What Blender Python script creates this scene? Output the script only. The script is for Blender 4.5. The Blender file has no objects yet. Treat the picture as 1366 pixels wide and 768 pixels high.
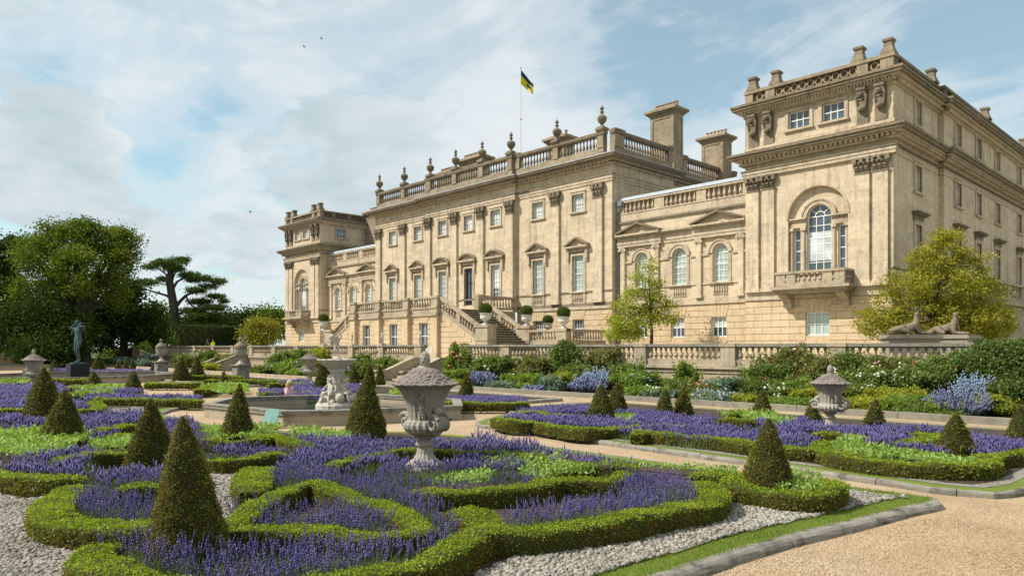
import bpy, bmesh, math, random
import numpy as np
from mathutils import Vector, Matrix
R = math.radians
rng = np.random.default_rng(7)
random.seed(7)
C = bpy.context.scene.collection
scene = bpy.context.scene

# ------------------------------------------------------------------ camera
FWD = Vector((-0.7252, 0.6886, 0)).normalized()
cam_d = bpy.data.cameras.new('camera')
cam = bpy.data.objects.new('camera', cam_d); C.objects.link(cam)
cam.location = (0, 0, 2.2)
cam.rotation_euler = FWD.to_track_quat('-Z', 'Y').to_euler()
cam_d.sensor_width = 36; cam_d.lens = 36 * 972 / 1366
cam_d.shift_y = (463 - 384) / 1366
cam_d.clip_end = 5000; cam_d.clip_start = 0.1
scene.camera = cam

# ------------------------------------------------------------------ sun, sky
SUN_EL = R(47)
sd = Vector((-0.62, -0.785, 0)).normalized()
SUN = Vector((sd.x * math.cos(SUN_EL), sd.y * math.cos(SUN_EL), math.sin(SUN_EL)))
sl = bpy.data.lights.new('sun', 'SUN'); sl.energy = 5.0; sl.angle = R(0.6); sl.color = (1.0, 0.945, 0.86)
so = bpy.data.objects.new('sun', sl); C.objects.link(so)
so.rotation_euler = (-SUN).to_track_quat('-Z', 'Y').to_euler(); so.location = (0, 0, 60)

F_ = 972.0
def ray(x):
    return F_ * -0.7252 + (x - 683) * 0.6886, F_ * 0.6886 + (x - 683) * 0.7252
def G(x, y, z=0.0):            # photo point -> ground point at height z
    t = (2.2 - z) / (y - 463); a, b = ray(x); return (a * t, b * t)
def skydir(x, y):
    a, b = ray(x); return Vector((a, b, 463 - y)).normalized()

def nt(m):
    m.use_nodes = True; t = m.node_tree; t.nodes.clear()
    def n(ty, **kw):
        nd = t.nodes.new(ty)
        for k, v in kw.items():
            if k.startswith('i_'):
                key = k[2:]
                key = int(key) if key.isdigit() else key.replace('_', ' ')
                nd.inputs[key].default_value = v
            else: setattr(nd, k, v)
        return nd
    def l(a, b): t.links.new(a, b)
    return n, l

def math_(n, l, op, a, b=None, c=None, clamp=False):
    m = n('ShaderNodeMath', operation=op); m.use_clamp = clamp
    for i, v in enumerate((a, b, c)):
        if v is None: continue
        if isinstance(v, (int, float)): m.inputs[i].default_value = v
        else: l(v, m.inputs[i])
    return m.outputs[0]
def ramp(n, l, fac, stops, interp='LINEAR'):
    r = n('ShaderNodeValToRGB'); cr = r.color_ramp; cr.interpolation = interp
    while len(cr.elements) < len(stops): cr.elements.new(0.5)
    for e, (p, c) in zip(cr.elements, stops):
        e.position = p; e.color = (c, c, c, 1) if isinstance(c, (int, float)) else (*c, 1)
    l(fac, r.inputs[0]); return r.outputs[0]
def mixc(n, l, fac, a, b, blend='MIX'):
    m = n('ShaderNodeMix', data_type='RGBA', blend_type=blend)
    for i, v in ((0, fac), (6, a), (7, b)):
        if isinstance(v, (int, float)): m.inputs[i].default_value = v
        elif isinstance(v, tuple): m.inputs[i].default_value = (*v, 1)
        else: l(v, m.inputs[i])
    return m.outputs[2]

world = bpy.data.worlds.new('World'); scene.world = world; world.use_nodes = True
def build_world():
    n, l = nt(world)
    out = n('ShaderNodeOutputWorld'); bg = n('ShaderNodeBackground', i_Strength=0.60)
    sky = n('ShaderNodeTexSky', sky_type='NISHITA'); sky.sun_disc = False
    sky.sun_elevation = SUN_EL; sky.sun_rotation = math.atan2(sd.x, sd.y)
    sky.air_density = 1.0; sky.dust_density = 0.6; sky.ozone_density = 1.6
    tc = n('ShaderNodeTexCoord'); d = tc.outputs['Generated']
    s = n('ShaderNodeSeparateXYZ'); l(d, s.inputs[0])
    z = math_(n, l, 'MAXIMUM', s.outputs[2], 0.0)
    den = math_(n, l, 'ADD', z, 0.22)
    cx = math_(n, l, 'DIVIDE', s.outputs[0], den); cy = math_(n, l, 'DIVIDE', s.outputs[1], den)
    cv = n('ShaderNodeCombineXYZ'); l(cx, cv.inputs[0]); l(cy, cv.inputs[1]); cv.inputs[2].default_value = 3.7
    def noise(vec, sc_, det, ro, dist=0.0, off=None):
        if off:
            ad = n('ShaderNodeVectorMath', operation='ADD'); l(vec, ad.inputs[0]); ad.inputs[1].default_value = off; vec = ad.outputs[0]
        t = n('ShaderNodeTexNoise', i_Scale=sc_, i_Detail=det, i_Roughness=ro, i_Distortion=dist); l(vec, t.inputs['Vector']); return t.outputs[0]
    V0 = cv.outputs[0]
    mp = n('ShaderNodeMapping'); mp.inputs['Rotation'].default_value = (0, 0, R(28)); mp.inputs['Scale'].default_value = (0.9, 1.9, 1); l(V0, mp.inputs[0])
    cir = math_(n, l, 'MULTIPLY_ADD', noise(mp.outputs[0], 1.5, 9.0, 0.6, 0.7), 0.75, math_(n, l, 'MULTIPLY', noise(V0, 6.0, 8.0, 0.6), 0.25))
    c1 = noise(V0, 2.1, 9.0, 0.53, 0.15); sh = Vector((sd.x, sd.y, 0)) * 0.085
    c2 = noise(V0, 2.1, 9.0, 0.53, 0.15, (sh.x, sh.y, 0.05)); nb = noise(V0, 5.0, 6.0, 0.6)
    def blob(px, py, sz):
        v = n('ShaderNodeVectorMath', operation='DISTANCE'); l(d, v.inputs[0]); v.inputs[1].default_value = skydir(px, py)
        return ramp(n, l, math_(n, l, 'DIVIDE', math_(n, l, 'MULTIPLY_ADD', nb, 1.0 * sz, v.outputs['Value']), sz * 2), [(0.25, 1.0), (0.85, 0.0)], 'EASE')
    for (px, py, sz, w) in ((860, 75, .16, -.34), (1010, 20, .14, -.2), (1330, 60, .22, -.2), (640, 20, .18, -.10), (215, 200, .08, -.24), (60, 140, .06, -.2), (20, 215, .05, -.18), (290, 130, .05, -.12), (420, 25, .2, -.10), (700, 150, .2, .10), (1000, 120, .12, .1)):
        cir = math_(n, l, 'MULTIPLY_ADD', blob(px, py, sz), w, cir)
    for (px, py, sz, w) in ((40, 80, .10, .15), (90, 215, .11, .16), (330, 160, .16, .10), (500, 225, .13, .16), (230, 350, .14, .08), (420, 300, .1, .08), (200, 60, .12, -.08), (215, 200, .06, -.12), (860, 80, .3, -.2), (1250, 80, .3, -.2), (480, 40, .2, -.08)):
        c1 = math_(n, l, 'MULTIPLY_ADD', blob(px, py, sz), w, c1)
    cum = ramp(n, l, c1, [(0.49, 0.0), (0.575, 1.0)], 'EASE')
    lit = math_(n, l, 'MULTIPLY_ADD', math_(n, l, 'SUBTRACT', c1, c2), 3.0, 0.24, clamp=True)
    cf = ramp(n, l, cir, [(0.24, 0.30), (0.40, 0.66), (0.54, 0.93), (0.68, 1.0)], 'EASE')
    cf = math_(n, l, 'MAXIMUM', cf, cum)
    # horizon veil
    hz = ramp(n, l, s.outputs[2], [(0.0, 0.75), (0.3, 0.15), (0.6, 0.0)], 'EASE')
    cf = math_(n, l, 'MAXIMUM', cf, hz)
    g = math_(n, l, 'MULTIPLY', cum, lit)
    cc = mixc(n, l, g, (1.04, 1.12, 1.15), (0.70, 0.85, 0.92))
    skc = mixc(n, l, 1.0, sky.outputs[0], (0.15, 0.215, 0.19), 'MULTIPLY')
    col = mixc(n, l, cf, skc, cc)
    l(col, bg.inputs[0]); l(bg.outputs[0], out.inputs[0])
build_world()
vs = scene.view_settings
vs.view_transform = 'Standard'; vs.look = 'None'; vs.gamma = 1.0; vs.use_curve_mapping = False; vs.exposure = 0.34
scene.render.engine = 'CYCLES'
scene.cycles.max_bounces = 5; scene.cycles.diffuse_bounces = 3; scene.cycles.glossy_bounces = 2; scene.cycles.transmission_bounces = 3; scene.cycles.transparent_max_bounces = 4

# ------------------------------------------------------------------ materials
def wpos(n, l, scale=1.0):
    g = n('ShaderNodeNewGeometry'); return g.outputs['Position']
def principled(n, l, rough=0.8, spec=0.3):
    out = n('ShaderNodeOutputMaterial'); b = n('ShaderNodeBsdfPrincipled')
    b.inputs['Roughness'].default_value = rough; b.inputs['Specular IOR Level'].default_value = spec
    l(b.outputs[0], out.inputs[0]); return b, out
def mat_plain(name, col, rough=0.6, spec=0.3, metal=0.0, var=0.12, scale=6.0):
    m = bpy.data.materials.new(name); n, l = nt(m); b, o = principled(n, l, rough, spec)
    b.inputs['Metallic'].default_value = metal
    nz = n('ShaderNodeTexNoise', i_Scale=scale, i_Detail=4.0); l(wpos(n, l), nz.inputs['Vector'])
    f = ramp(n, l, nz.outputs[0], [(0.3, 1 - var * 2), (0.7, 1 + var)])
    l(mixc(n, l, 1.0, col, f, 'MULTIPLY'), b.inputs['Base Color']); return m
def mat_stone(name, c1, c2, stain, amount=0.5, joints=None, bump=0.25, streak=0.35):
    m = bpy.data.materials.new(name); n, l = nt(m); b, o = principled(n, l, 0.88, 0.2)
    p = wpos(n, l)
    na = n('ShaderNodeTexNoise', i_Scale=0.55, i_Detail=6.0, i_Roughness=0.6); l(p, na.inputs['Vector'])
    nb = n('ShaderNodeTexNoise', i_Scale=3.2, i_Detail=8.0, i_Roughness=0.65); l(p, nb.inputs['Vector'])
    mp = n('ShaderNodeMapping'); mp.inputs['Scale'].default_value = (2.1, 2.1, 0.2); l(p, mp.inputs[0])
    ns = n('ShaderNodeTexNoise', i_Scale=1.1, i_Detail=6.0, i_Roughness=0.65); l(mp.outputs[0], ns.inputs['Vector'])
    nf = n('ShaderNodeTexNoise', i_Scale=22.0, i_Detail=5.0, i_Roughness=0.7); l(p, nf.inputs['Vector'])
    col = mixc(n, l, ramp(n, l, na.outputs[0], [(0.35, 0), (0.65, 1)]), c1, c2)
    col = mixc(n, l, ramp(n, l, nb.outputs[0], [(0.50, 0), (0.72, amount)]), col, stain)
    col = mixc(n, l, ramp(n, l, ns.outputs[0], [(0.50, 0), (0.75, streak)]), col, stain)
    col = mixc(n, l, 0.35, col, ramp(n, l, nf.outputs[0], [(0.3, 0.55), (0.7, 1.25)]), 'MULTIPLY')
    h = nf.outputs[0]
    if joints:
        s = n('ShaderNodeSeparateXYZ'); l(p, s.inputs[0])
        u = math_(n, l, 'ADD', s.outputs[0], s.outputs[1])
        cv = n('ShaderNodeCombineXYZ'); l(u, cv.inputs[0]); l(s.outputs[2], cv.inputs[1])
        bt = n('ShaderNodeTexBrick', i_Scale=1.0); bt.offset = 0.5
        bt.inputs['Color1'].default_value = (.82, .80, .78, 1); bt.inputs['Color2'].default_value = (1.1, 1.09, 1.06, 1); bt.inputs['Mortar'].default_value = (.66, .63, .58, 1)
        bt.inputs['Mortar Size'].default_value = 0.012; bt.inputs['Mortar Smooth'].default_value = 0.4
        bt.inputs['Brick Width'].default_value = joints[0]; bt.inputs['Row Height'].default_value = joints[1]
        l(cv.outputs[0], bt.inputs['Vector'])
        col = mixc(n, l, joints[2], col, bt.outputs['Color'], 'MULTIPLY')
    l(col, b.inputs['Base Color'])
    bp = n('ShaderNodeBump', i_Strength=bump, i_Distance=0.03); l(h, bp.inputs['Height']); l(bp.outputs[0], b.inputs['Normal'])
    return m
def mat_leaf(name, cols, nscale=1.2, trans=0.35, rough=0.55, patch=None, spec=0.25):
    """cols: stops of leaf colours picked per leaf; patch=(colour, amount): growth or bronze patches of their own."""
    m = bpy.data.materials.new(name); n, l = nt(m)
    g = n('ShaderNodeNewGeometry')
    nz = n('ShaderNodeTexNoise', i_Scale=nscale, i_Detail=3.0); l(g.outputs['Position'], nz.inputs['Vector'])
    r = math_(n, l, 'MULTIPLY_ADD', g.outputs['Random Per Island'], 0.6, math_(n, l, 'MULTIPLY_ADD', nz.outputs[0], 0.9, -0.25))
    k = len(cols)
    col = ramp(n, l, r, [(0.1 + 0.8 * i / (k - 1), c) for i, c in enumerate(cols)])
    if patch:
        n2 = n('ShaderNodeTexNoise', i_Scale=nscale * 1.7, i_Detail=4.0, i_Roughness=0.6); l(g.outputs['Position'], n2.inputs['Vector'])
        col = mixc(n, l, ramp(n, l, n2.outputs[0], [(0.45, 0), (0.65, patch[1])]), col, patch[0])
    out = n('ShaderNodeOutputMaterial')
    b = n('ShaderNodeBsdfPrincipled'); b.inputs['Roughness'].default_value = rough; b.inputs['Specular IOR Level'].default_value = spec
    l(col, b.inputs['Base Color'])
    tr = n('ShaderNodeBsdfTranslucent'); l(mixc(n, l, 1.0, col, (1.25, 1.3, 0.7), 'MULTIPLY'), tr.inputs[0])
    mx = n('ShaderNodeMixShader', i_0=trans); l(b.outputs[0], mx.inputs[1]); l(tr.outputs[0], mx.inputs[2]); l(mx.outputs[0], out.inputs[0])
    return m
def mat_glass(name, col, rough=0.06, spec=0.9, wav=0.05):
    m = bpy.data.materials.new(name); n, l = nt(m); b, o = principled(n, l, rough, spec)
    nz = n('ShaderNodeTexNoise', i_Scale=0.9, i_Detail=3.0); l(wpos(n, l), nz.inputs['Vector'])
    l(mixc(n, l, 1.0, col, ramp(n, l, nz.outputs[0], [(0.35, 0.75), (0.65, 1.2)]), 'MULTIPLY'), b.inputs['Base Color'])
    bp = n('ShaderNodeBump', i_Strength=wav, i_Distance=0.1); l(nz.outputs[0], bp.inputs['Height']); l(bp.outputs[0], b.inputs['Normal'])
    return m
def mat_ground(name, cols, scale, bump=0.4, big=None, dist=0.02, rough=0.9):
    m = bpy.data.materials.new(name); n, l = nt(m); b, o = principled(n, l, rough, 0.15)
    p = wpos(n, l)
    v = n('ShaderNodeTexVoronoi', i_Scale=scale); l(p, v.inputs['Vector'])
    s = n('ShaderNodeSeparateColor'); l(v.outputs['Color'], s.inputs[0])
    k = len(cols)
    col = ramp(n, l, s.outputs[0], [(i / (k - 1), c) for i, c in enumerate(cols)])
    nz = n('ShaderNodeTexNoise', i_Scale=0.7, i_Detail=6.0, i_Roughness=0.6); l(p, nz.inputs['Vector'])
    col = mixc(n, l, 1.0, col, ramp(n, l, nz.outputs[0], [(0.3, 0.78), (0.7, 1.12)]), 'MULTIPLY')
    if big:
        n2 = n('ShaderNodeTexNoise', i_Scale=big[1], i_Detail=5.0); l(p, n2.inputs['Vector'])
        col = mixc(n, l, ramp(n, l, n2.outputs[0], [(0.45, 0), (0.7, big[2])]), col, big[0])
    l(col, b.inputs['Base Color'])
    bp = n('ShaderNodeBump', i_Strength=bump, i_Distance=dist); l(v.outputs['Distance'], bp.inputs['Height']); bp.invert = True
    l(bp.outputs[0], b.inputs['Normal']); return m

M = {}
M['ashlar'] = mat_stone('ashlar_stone', (0.61, 0.505, 0.365), (0.53, 0.43, 0.305), (0.215, 0.175, 0.13), 0.55, (1.25, 0.42, 0.6), streak=.72)
M['trim'] = mat_stone('dressed_stone', (0.54, 0.445, 0.32), (0.45, 0.365, 0.255), (0.15, 0.122, 0.09), 0.6, streak=.65)
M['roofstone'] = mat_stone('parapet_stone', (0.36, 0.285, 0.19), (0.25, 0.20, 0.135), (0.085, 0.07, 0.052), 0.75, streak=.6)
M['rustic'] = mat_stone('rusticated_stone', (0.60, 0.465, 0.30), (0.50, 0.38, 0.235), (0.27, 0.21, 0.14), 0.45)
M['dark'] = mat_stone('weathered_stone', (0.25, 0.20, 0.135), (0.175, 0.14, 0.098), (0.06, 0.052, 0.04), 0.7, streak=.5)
M['capital'] = mat_stone('soot_darkened_stone', (0.25, 0.20, 0.14), (0.165, 0.135, 0.095), (0.06, 0.052, 0.04), 0.7, bump=0.6)
M['terrace'] = mat_stone('terrace_stone', (0.45, 0.365, 0.25), (0.34, 0.28, 0.20), (0.13, 0.115, 0.09), 0.7, streak=.7)
M['rail'] = mat_stone('lichened_stone', (0.27, 0.245, 0.19), (0.20, 0.185, 0.145), (0.095, 0.09, 0.075), 0.6)
M['urn'] = mat_stone('urn_stone', (0.37, 0.335, 0.275), (0.29, 0.26, 0.215), (0.13, 0.12, 0.105), 0.6, bump=0.6)
M['lid'] = mat_stone('lichen_lid_stone', (0.28, 0.24, 0.20), (0.20, 0.165, 0.15), (0.085, 0.07, 0.068), 0.8, bump=0.9)
M['pale'] = mat_stone('pale_statue_stone', (0.50, 0.46, 0.38), (0.42, 0.385, 0.32), (0.22, 0.20, 0.17), 0.6, bump=0.5)
M['kerb'] = mat_stone('grey_kerb_stone', (0.30, 0.275, 0.225), (0.20, 0.185, 0.155), (0.045, 0.043, 0.038), 1.0, bump=0.6)
M['pool'] = mat_stone('pool_stone', (0.42, 0.35, 0.25), (0.35, 0.295, 0.215), (0.20, 0.175, 0.14), 0.55)
M['weather'] = mat_stone('rain_darkened_stone', (0.20, 0.16, 0.11), (0.27, 0.215, 0.145), (0.07, 0.058, 0.045), 0.7, streak=.5)
M['riser'] = mat_stone('shaded_riser_stone', (0.13, 0.105, 0.075), (0.10, 0.085, 0.06), (0.05, 0.043, 0.035), 0.5)  # step stone with the shade below each nosing put into the riser colour
M['plinth'] = mat_stone('black_granite', (0.03, 0.032, 0.034), (0.022, 0.023, 0.025), (0.05, 0.05, 0.05), 0.4)
M['lead'] = mat_plain('sheet_lead', (0.33, 0.36, 0.39), 0.5, 0.4, var=0.1)
M['white'] = mat_plain('white_paint', (0.76, 0.75, 0.70), 0.5, 0.3, var=0.05)
M['dimwhite'] = mat_plain('stone_white_lead', (0.55, 0.53, 0.49), 0.7, 0.2, var=0.12)
M['pipe'] = mat_plain('grey_painted_iron', (0.16, 0.19, 0.22), 0.5, 0.3)
M['pot'] = mat_plain('clay_pot', (0.36, 0.24, 0.165), 0.8, 0.2, var=0.2)
M['glass'] = mat_glass('dark_glass', (0.05, 0.075, 0.10))
M['glassb'] = mat_glass('bluish_glass', (0.06, 0.085, 0.105))
M['blind'] = mat_glass('glass_before_white_blind', (0.50, 0.545, 0.545), 0.12, 0.7)
M['blindg'] = mat_glass('glass_before_green_blind', (0.33, 0.415, 0.385), 0.12, 0.7)
M['water'] = mat_glass('pool_water', (0.05, 0.055, 0.04), 0.04, 0.6, 0.15)
M['wood'] = mat_plain('dark_painted_door', (0.07, 0.045, 0.045), 0.5, 0.3)
M['bronze'] = mat_stone('patinated_bronze', (0.055, 0.085, 0.085), (0.085, 0.135, 0.135), (0.22, 0.32, 0.33), 0.5, bump=0.3)
M['bark'] = mat_stone('bark', (0.085, 0.07, 0.055), (0.06, 0.05, 0.04), (0.03, 0.027, 0.022), 0.6, bump=0.8)
M['soil'] = mat_ground('dark_soil', [(0.035, 0.027, 0.018), (0.06, 0.046, 0.03), (0.09, 0.07, 0.045)], 25, 0.6)
M['gravel'] = mat_ground('tan_gravel', [(0.28, 0.195, 0.108), (0.41, 0.30, 0.18), (0.335, 0.24, 0.14), (0.50, 0.385, 0.25)], 55, 0.5, ((0.44, 0.35, 0.25), 0.5, 0.5))
M['pebble'] = mat_ground('grey_pebble_bed', [(0.15, 0.13, 0.105), (0.26, 0.235, 0.195), (0.20, 0.18, 0.148), (0.35, 0.32, 0.275)], 30, 0.8)
M['grass'] = mat_ground('mown_grass', [(0.10, 0.15, 0.022), (0.14, 0.19, 0.03), (0.12, 0.165, 0.025)], 60, 0.5, ((0.17, 0.19, 0.04), 1.5, 0.5))
M['lawn'] = mat_ground('distant_lawn', [(0.05, 0.09, 0.02), (0.07, 0.12, 0.025)], 4, 0.2)
M['pave'] = mat_ground('terrace_paving', [(0.40, 0.34, 0.25), (0.46, 0.39, 0.29)], 12, 0.2)

# ------------------------------------------------------------------ mesh helpers
def put(name, mesh, parent=None, label=None, cat=None, group=None, kind=None):
    o = bpy.data.objects.new(name, mesh); C.objects.link(o)
    if parent is not None: o.parent = parent
    if label: o['label'] = label
    if cat: o['category'] = cat
    if group: o['group'] = group
    if kind: o['kind'] = kind
    return o
def wloc(o):
    v = Vector(o.location)
    while o.parent: o = o.parent; v = v + Vector(o.location)
    return v
class MB:
    def __init__(s): s.v = []; s.f = []; s.mi = []; s.cur = 0
    def add(s, vs, fs):
        o = len(s.v); s.v += [tuple(p) for p in vs]; s.f += [tuple(i + o for i in f) for f in fs]; s.mi += [s.cur] * len(fs); return s
    def box(s, x0, x1, y0, y1, z0, z1):
        return s.add([(x0, y0, z0), (x1, y0, z0), (x1, y1, z0), (x0, y1, z0), (x0, y0, z1), (x1, y0, z1), (x1, y1, z1), (x0, y1, z1)],
                     [(0, 3, 2, 1), (4, 5, 6, 7), (0, 1, 5, 4), (1, 2, 6, 5), (2, 3, 7, 6), (3, 0, 4, 7)])
    def frus(s, cx, cy, z0, z1, a0, b0, a1, b1):
        q = [(-1, -1), (1, -1), (1, 1), (-1, 1)]
        return s.add([(cx + i * a0, cy + j * b0, z0) for i, j in q] + [(cx + i * a1, cy + j * b1, z1) for i, j in q],
                     [(0, 3, 2, 1), (4, 5, 6, 7), (0, 1, 5, 4), (1, 2, 6, 5), (2, 3, 7, 6), (3, 0, 4, 7)])
    def sqlathe(s, cx, cy, prof, ax=1.0, ay=1.0):
        for (r0, z0), (r1, z1) in zip(prof, prof[1:]): s.frus(cx, cy, z0, z1, r0 * ax, r0 * ay, r1 * ax, r1 * ay)
        return s
    def lathe(s, cx, cy, prof, n=16, fl=None, cap=True, sx=1, sy=1, ph=0.0):
        vs = []
        for k, (r, z) in enumerate(prof):
            for i in range(n):
                a = 2 * math.pi * i / n + ph
                rr = r * (1 + (fl(a, k) if fl else 0))
                vs.append((cx + rr * math.cos(a) * sx, cy + rr * math.sin(a) * sy, z))
        fs = []
        for k in range(len(prof) - 1):
            for i in range(n):
                j = (i + 1) % n; fs.append((k * n + i, k * n + j, (k + 1) * n + j, (k + 1) * n + i))
        if cap: fs.append(tuple(range(n - 1, -1, -1))); fs.append(tuple((len(prof) - 1) * n + i for i in range(n)))
        return s.add(vs, fs)
    def tube(s, pts, rad, n=6):
        pts = [Vector(p) for p in pts]; vs = []; fs = []
        if not hasattr(rad, '__len__'): rad = [rad] * len(pts)
        for k, p in enumerate(pts):
            d = (pts[min(k + 1, len(pts) - 1)] - pts[max(k - 1, 0)])
            d = d.normalized() if d.length > 1e-9 else Vector((0, 0, 1))
            a = d.orthogonal().normalized() if abs(d.z) > 0.9 else d.cross(Vector((0, 0, 1))).normalized()
            b = d.cross(a)
            for i in range(n):
                t = 2 * math.pi * i / n; q = p + (a * math.cos(t) + b * math.sin(t)) * rad[k]; vs.append(q)
        for k in range(len(pts) - 1):
            for i in range(n):
                j = (i + 1) % n; fs.append((k * n + i, k * n + j, (k + 1) * n + j, (k + 1) * n + i))
        fs.append(tuple(range(n - 1, -1, -1))); fs.append(tuple((len(pts) - 1) * n + i for i in range(n)))
        return s.add(vs, fs)
    def fb(s, F, u0, u1, z0, z1, d0, d1):          # box in facade coordinates (d = outward)
        P = [F(u0, z0, d0), F(u1, z0, d0), F(u1, z0, d1), F(u0, z0, d1), F(u0, z1, d0), F(u1, z1, d0), F(u1, z1, d1), F(u0, z1, d1)]
        return s.add(P, [(0, 1, 2, 3), (7, 6, 5, 4), (0, 4, 5, 1), (1, 5, 6, 2), (2, 6, 7, 3), (3, 7, 4, 0)])
    def fpoly(s, F, pts, d0, d1):                  # prism from an outline in facade coordinates
        n = len(pts); P = [F(u, z, d0) for u, z in pts] + [F(u, z, d1) for u, z in pts]
        return s.add(P, [tuple(range(n)), tuple(range(2 * n - 1, n - 1, -1))] + [(i, i + n, (i + 1) % n + n, (i + 1) % n) for i in range(n)])
    def farch(s, F, cu, cz, r0, r1, d0, d1, a0=0.0, a1=math.pi, n=14):   # arched band
        for i in range(n):
            t0 = a0 + (a1 - a0) * i / n; t1 = a0 + (a1 - a0) * (i + 1) / n
            s.fpoly(F, [(cu + r0 * math.cos(t0), cz + r0 * math.sin(t0)), (cu + r1 * math.cos(t0), cz + r1 * math.sin(t0)),
                        (cu + r1 * math.cos(t1), cz + r1 * math.sin(t1)), (cu + r0 * math.cos(t1), cz + r0 * math.sin(t1))], d0, d1)
        return s
    def wall(s, F, u0, u1, z0, z1, holes=(), depth=0.3, d=0.0):
        us = sorted({u0, u1} | {h[0] for h in holes} | {h[1] for h in holes}); zs = sorted({z0, z1} | {h[2] for h in holes} | {h[3] for h in holes})
        us = [u for u in us if u0 <= u <= u1]; zs = [z for z in zs if z0 <= z <= z1]
        for a, b in zip(us, us[1:]):
            for c, e in zip(zs, zs[1:]):
                mu, mz = (a + b) / 2, (c + e) / 2
                if any(h[0] < mu < h[1] and h[2] < mz < h[3] for h in holes): continue
                s.add([F(a, c, d), F(b, c, d), F(b, e, d), F(a, e, d)], [(0, 1, 2, 3)])
        for h in holes:
            a, b, c, e = h[:4]; arch = len(h) > 4 and h[4]
            ze = e - (b - a) / 2 if arch else e
            for p, q in (((a, c), (a, ze)), ((b, c), (b, ze)), ((a, c), (b, c))) + ((() if arch else (((a, e), (b, e)),))):
                s.add([F(p[0], p[1], d), F(q[0], q[1], d), F(q[0], q[1], d - depth), F(p[0], p[1], d - depth)], [(0, 1, 2, 3)])
            if arch:
                cu, r, n = (a + b) / 2, (b - a) / 2, 16
                arc = [(cu + r * math.cos(math.pi * i / n), ze + r * math.sin(math.pi * i / n)) for i in range(n + 1)]
                for i in range(n):
                    p, q = arc[i], arc[i + 1]
                    s.add([F(p[0], p[1], d), F(q[0], q[1], d), F(q[0], q[1], d - depth), F(p[0], p[1], d - depth)], [(0, 1, 2, 3)])
                    s.add([F(p[0], p[1], d), F(p[0], e, d), F(q[0], e, d), F(q[0], q[1], d)], [(0, 1, 2, 3)])
        return s
    def build(s, name, mat, parent=None, label=None, cat=None, group=None, kind=None, smooth=False, loc=None):
        me = bpy.data.meshes.new(name)
        base = Vector(loc) if loc is not None else Vector((0, 0, 0))
        off = base + (wloc(parent) if parent is not None else Vector((0, 0, 0)))
        me.from_pydata([(p[0] - off.x, p[1] - off.y, p[2] - off.z) for p in s.v], [], s.f)
        for m in (mat if isinstance(mat, (list, tuple)) else [mat]): me.materials.append(m)
        if any(s.mi): me.polygons.foreach_set('material_index', s.mi)
        me.update()
        bm = bmesh.new(); bm.from_mesh(me); bmesh.ops.recalc_face_normals(bm, faces=bm.faces)
        bm.to_mesh(me); bm.free()
        if smooth:
            me.polygons.foreach_set('use_smooth', [True] * len(me.polygons))
        o = put(name, me, parent, label, cat, group, kind)
        o.location = base if loc is not None else (0, 0, 0)
        return o
def thing(name, label, cat, loc=(0, 0, 0), group=None, rotz=0.0):
    o = bpy.data.objects.new(name, None); C.objects.link(o); o.location = loc; o.rotation_euler = (0, 0, rotz)
    o.empty_display_size = 0.3
    o['label'] = label; o['category'] = cat
    if group: o['group'] = group
    return o
def dup(root, loc, rotz=0.0, label=None, group=None, scale=1.0):
    def cp(o, par):
        c = o.copy(); C.objects.link(c); c.parent = par
        for ch in o.children: cp(ch, c)
        return c
    r = cp(root, None); r.location = loc; r.rotation_euler = (0, 0, rotz); r.scale = (scale,) * 3
    if label: r['label'] = label
    if group: r['group'] = group
    return r
def np_mesh(name, V, faces, mats, mi=None):
    """V (n,3); faces: (m,k) array with one k."""
    me = bpy.data.meshes.new(name); V = np.asarray(V, np.float32); faces = np.asarray(faces, np.int32)
    m, k = faces.shape
    me.vertices.add(len(V)); me.vertices.foreach_set('co', V.ravel())
    me.loops.add(m * k); me.loops.foreach_set('vertex_index', faces.ravel())
    me.polygons.add(m); me.polygons.foreach_set('loop_start', np.arange(0, m * k, k, dtype=np.int32))
    for mm in (mats if isinstance(mats, (list, tuple)) else [mats]): me.materials.append(mm)
    if mi is not None: me.polygons.foreach_set('material_index', np.asarray(mi, np.int32))
    me.update(calc_edges=True); return me
def unit(v): return v / (np.linalg.norm(v, axis=1, keepdims=True) + 1e-9)
def leaf_geo(P, N, L, W, flop=0.7, fold=True):
    """P points, N outward normals; one rhombic leaf (two triangles folded -> 4 verts quad) per point."""
    n = len(P); L = np.broadcast_to(L, n) * rng.uniform(0.7, 1.3, n); W = np.broadcast_to(W, n) * rng.uniform(0.7, 1.3, n)
    D = unit(N * (1 - flop) + flop * rng.normal(size=(n, 3)))
    S = unit(np.cross(D, rng.normal(size=(n, 3))))
    a = P; b = P + D * (L * 0.5)[:, None] + S * (W * 0.5)[:, None]; c = P + D * L[:, None]; d = P + D * (L * 0.5)[:, None] - S * (W * 0.5)[:, None]
    V = np.stack([a, b, c, d], 1).reshape(-1, 3)
    Fc = np.arange(n * 4).reshape(n, 4)
    return V, Fc
def skin_mesh(name, joints, edges, radii, mat, sub=2):
    """continuous figure: joints with radii grown by a Skin modifier and subdivided, baked to a mesh."""
    me = bpy.data.meshes.new(name); me.from_pydata(joints, edges, []); me.update()
    o = bpy.data.objects.new(name, me); C.objects.link(o)
    md = o.modifiers.new('s', 'SKIN'); md.use_smooth_shade = True
    for v, r in zip(me.skin_vertices[0].data, radii): v.radius = (r, r) if not hasattr(r, '__len__') else r
    me.skin_vertices[0].data[0].use_root = True
    ss = o.modifiers.new('u', 'SUBSURF'); ss.levels = sub; ss.render_levels = sub
    dg = bpy.context.evaluated_depsgraph_get(); ev = o.evaluated_get(dg)
    m2 = bpy.data.meshes.new_from_object(ev); m2.name = name
    bpy.data.objects.remove(o); bpy.data.meshes.remove(me)
    m2.materials.clear(); m2.materials.append(mat); return m2
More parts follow.
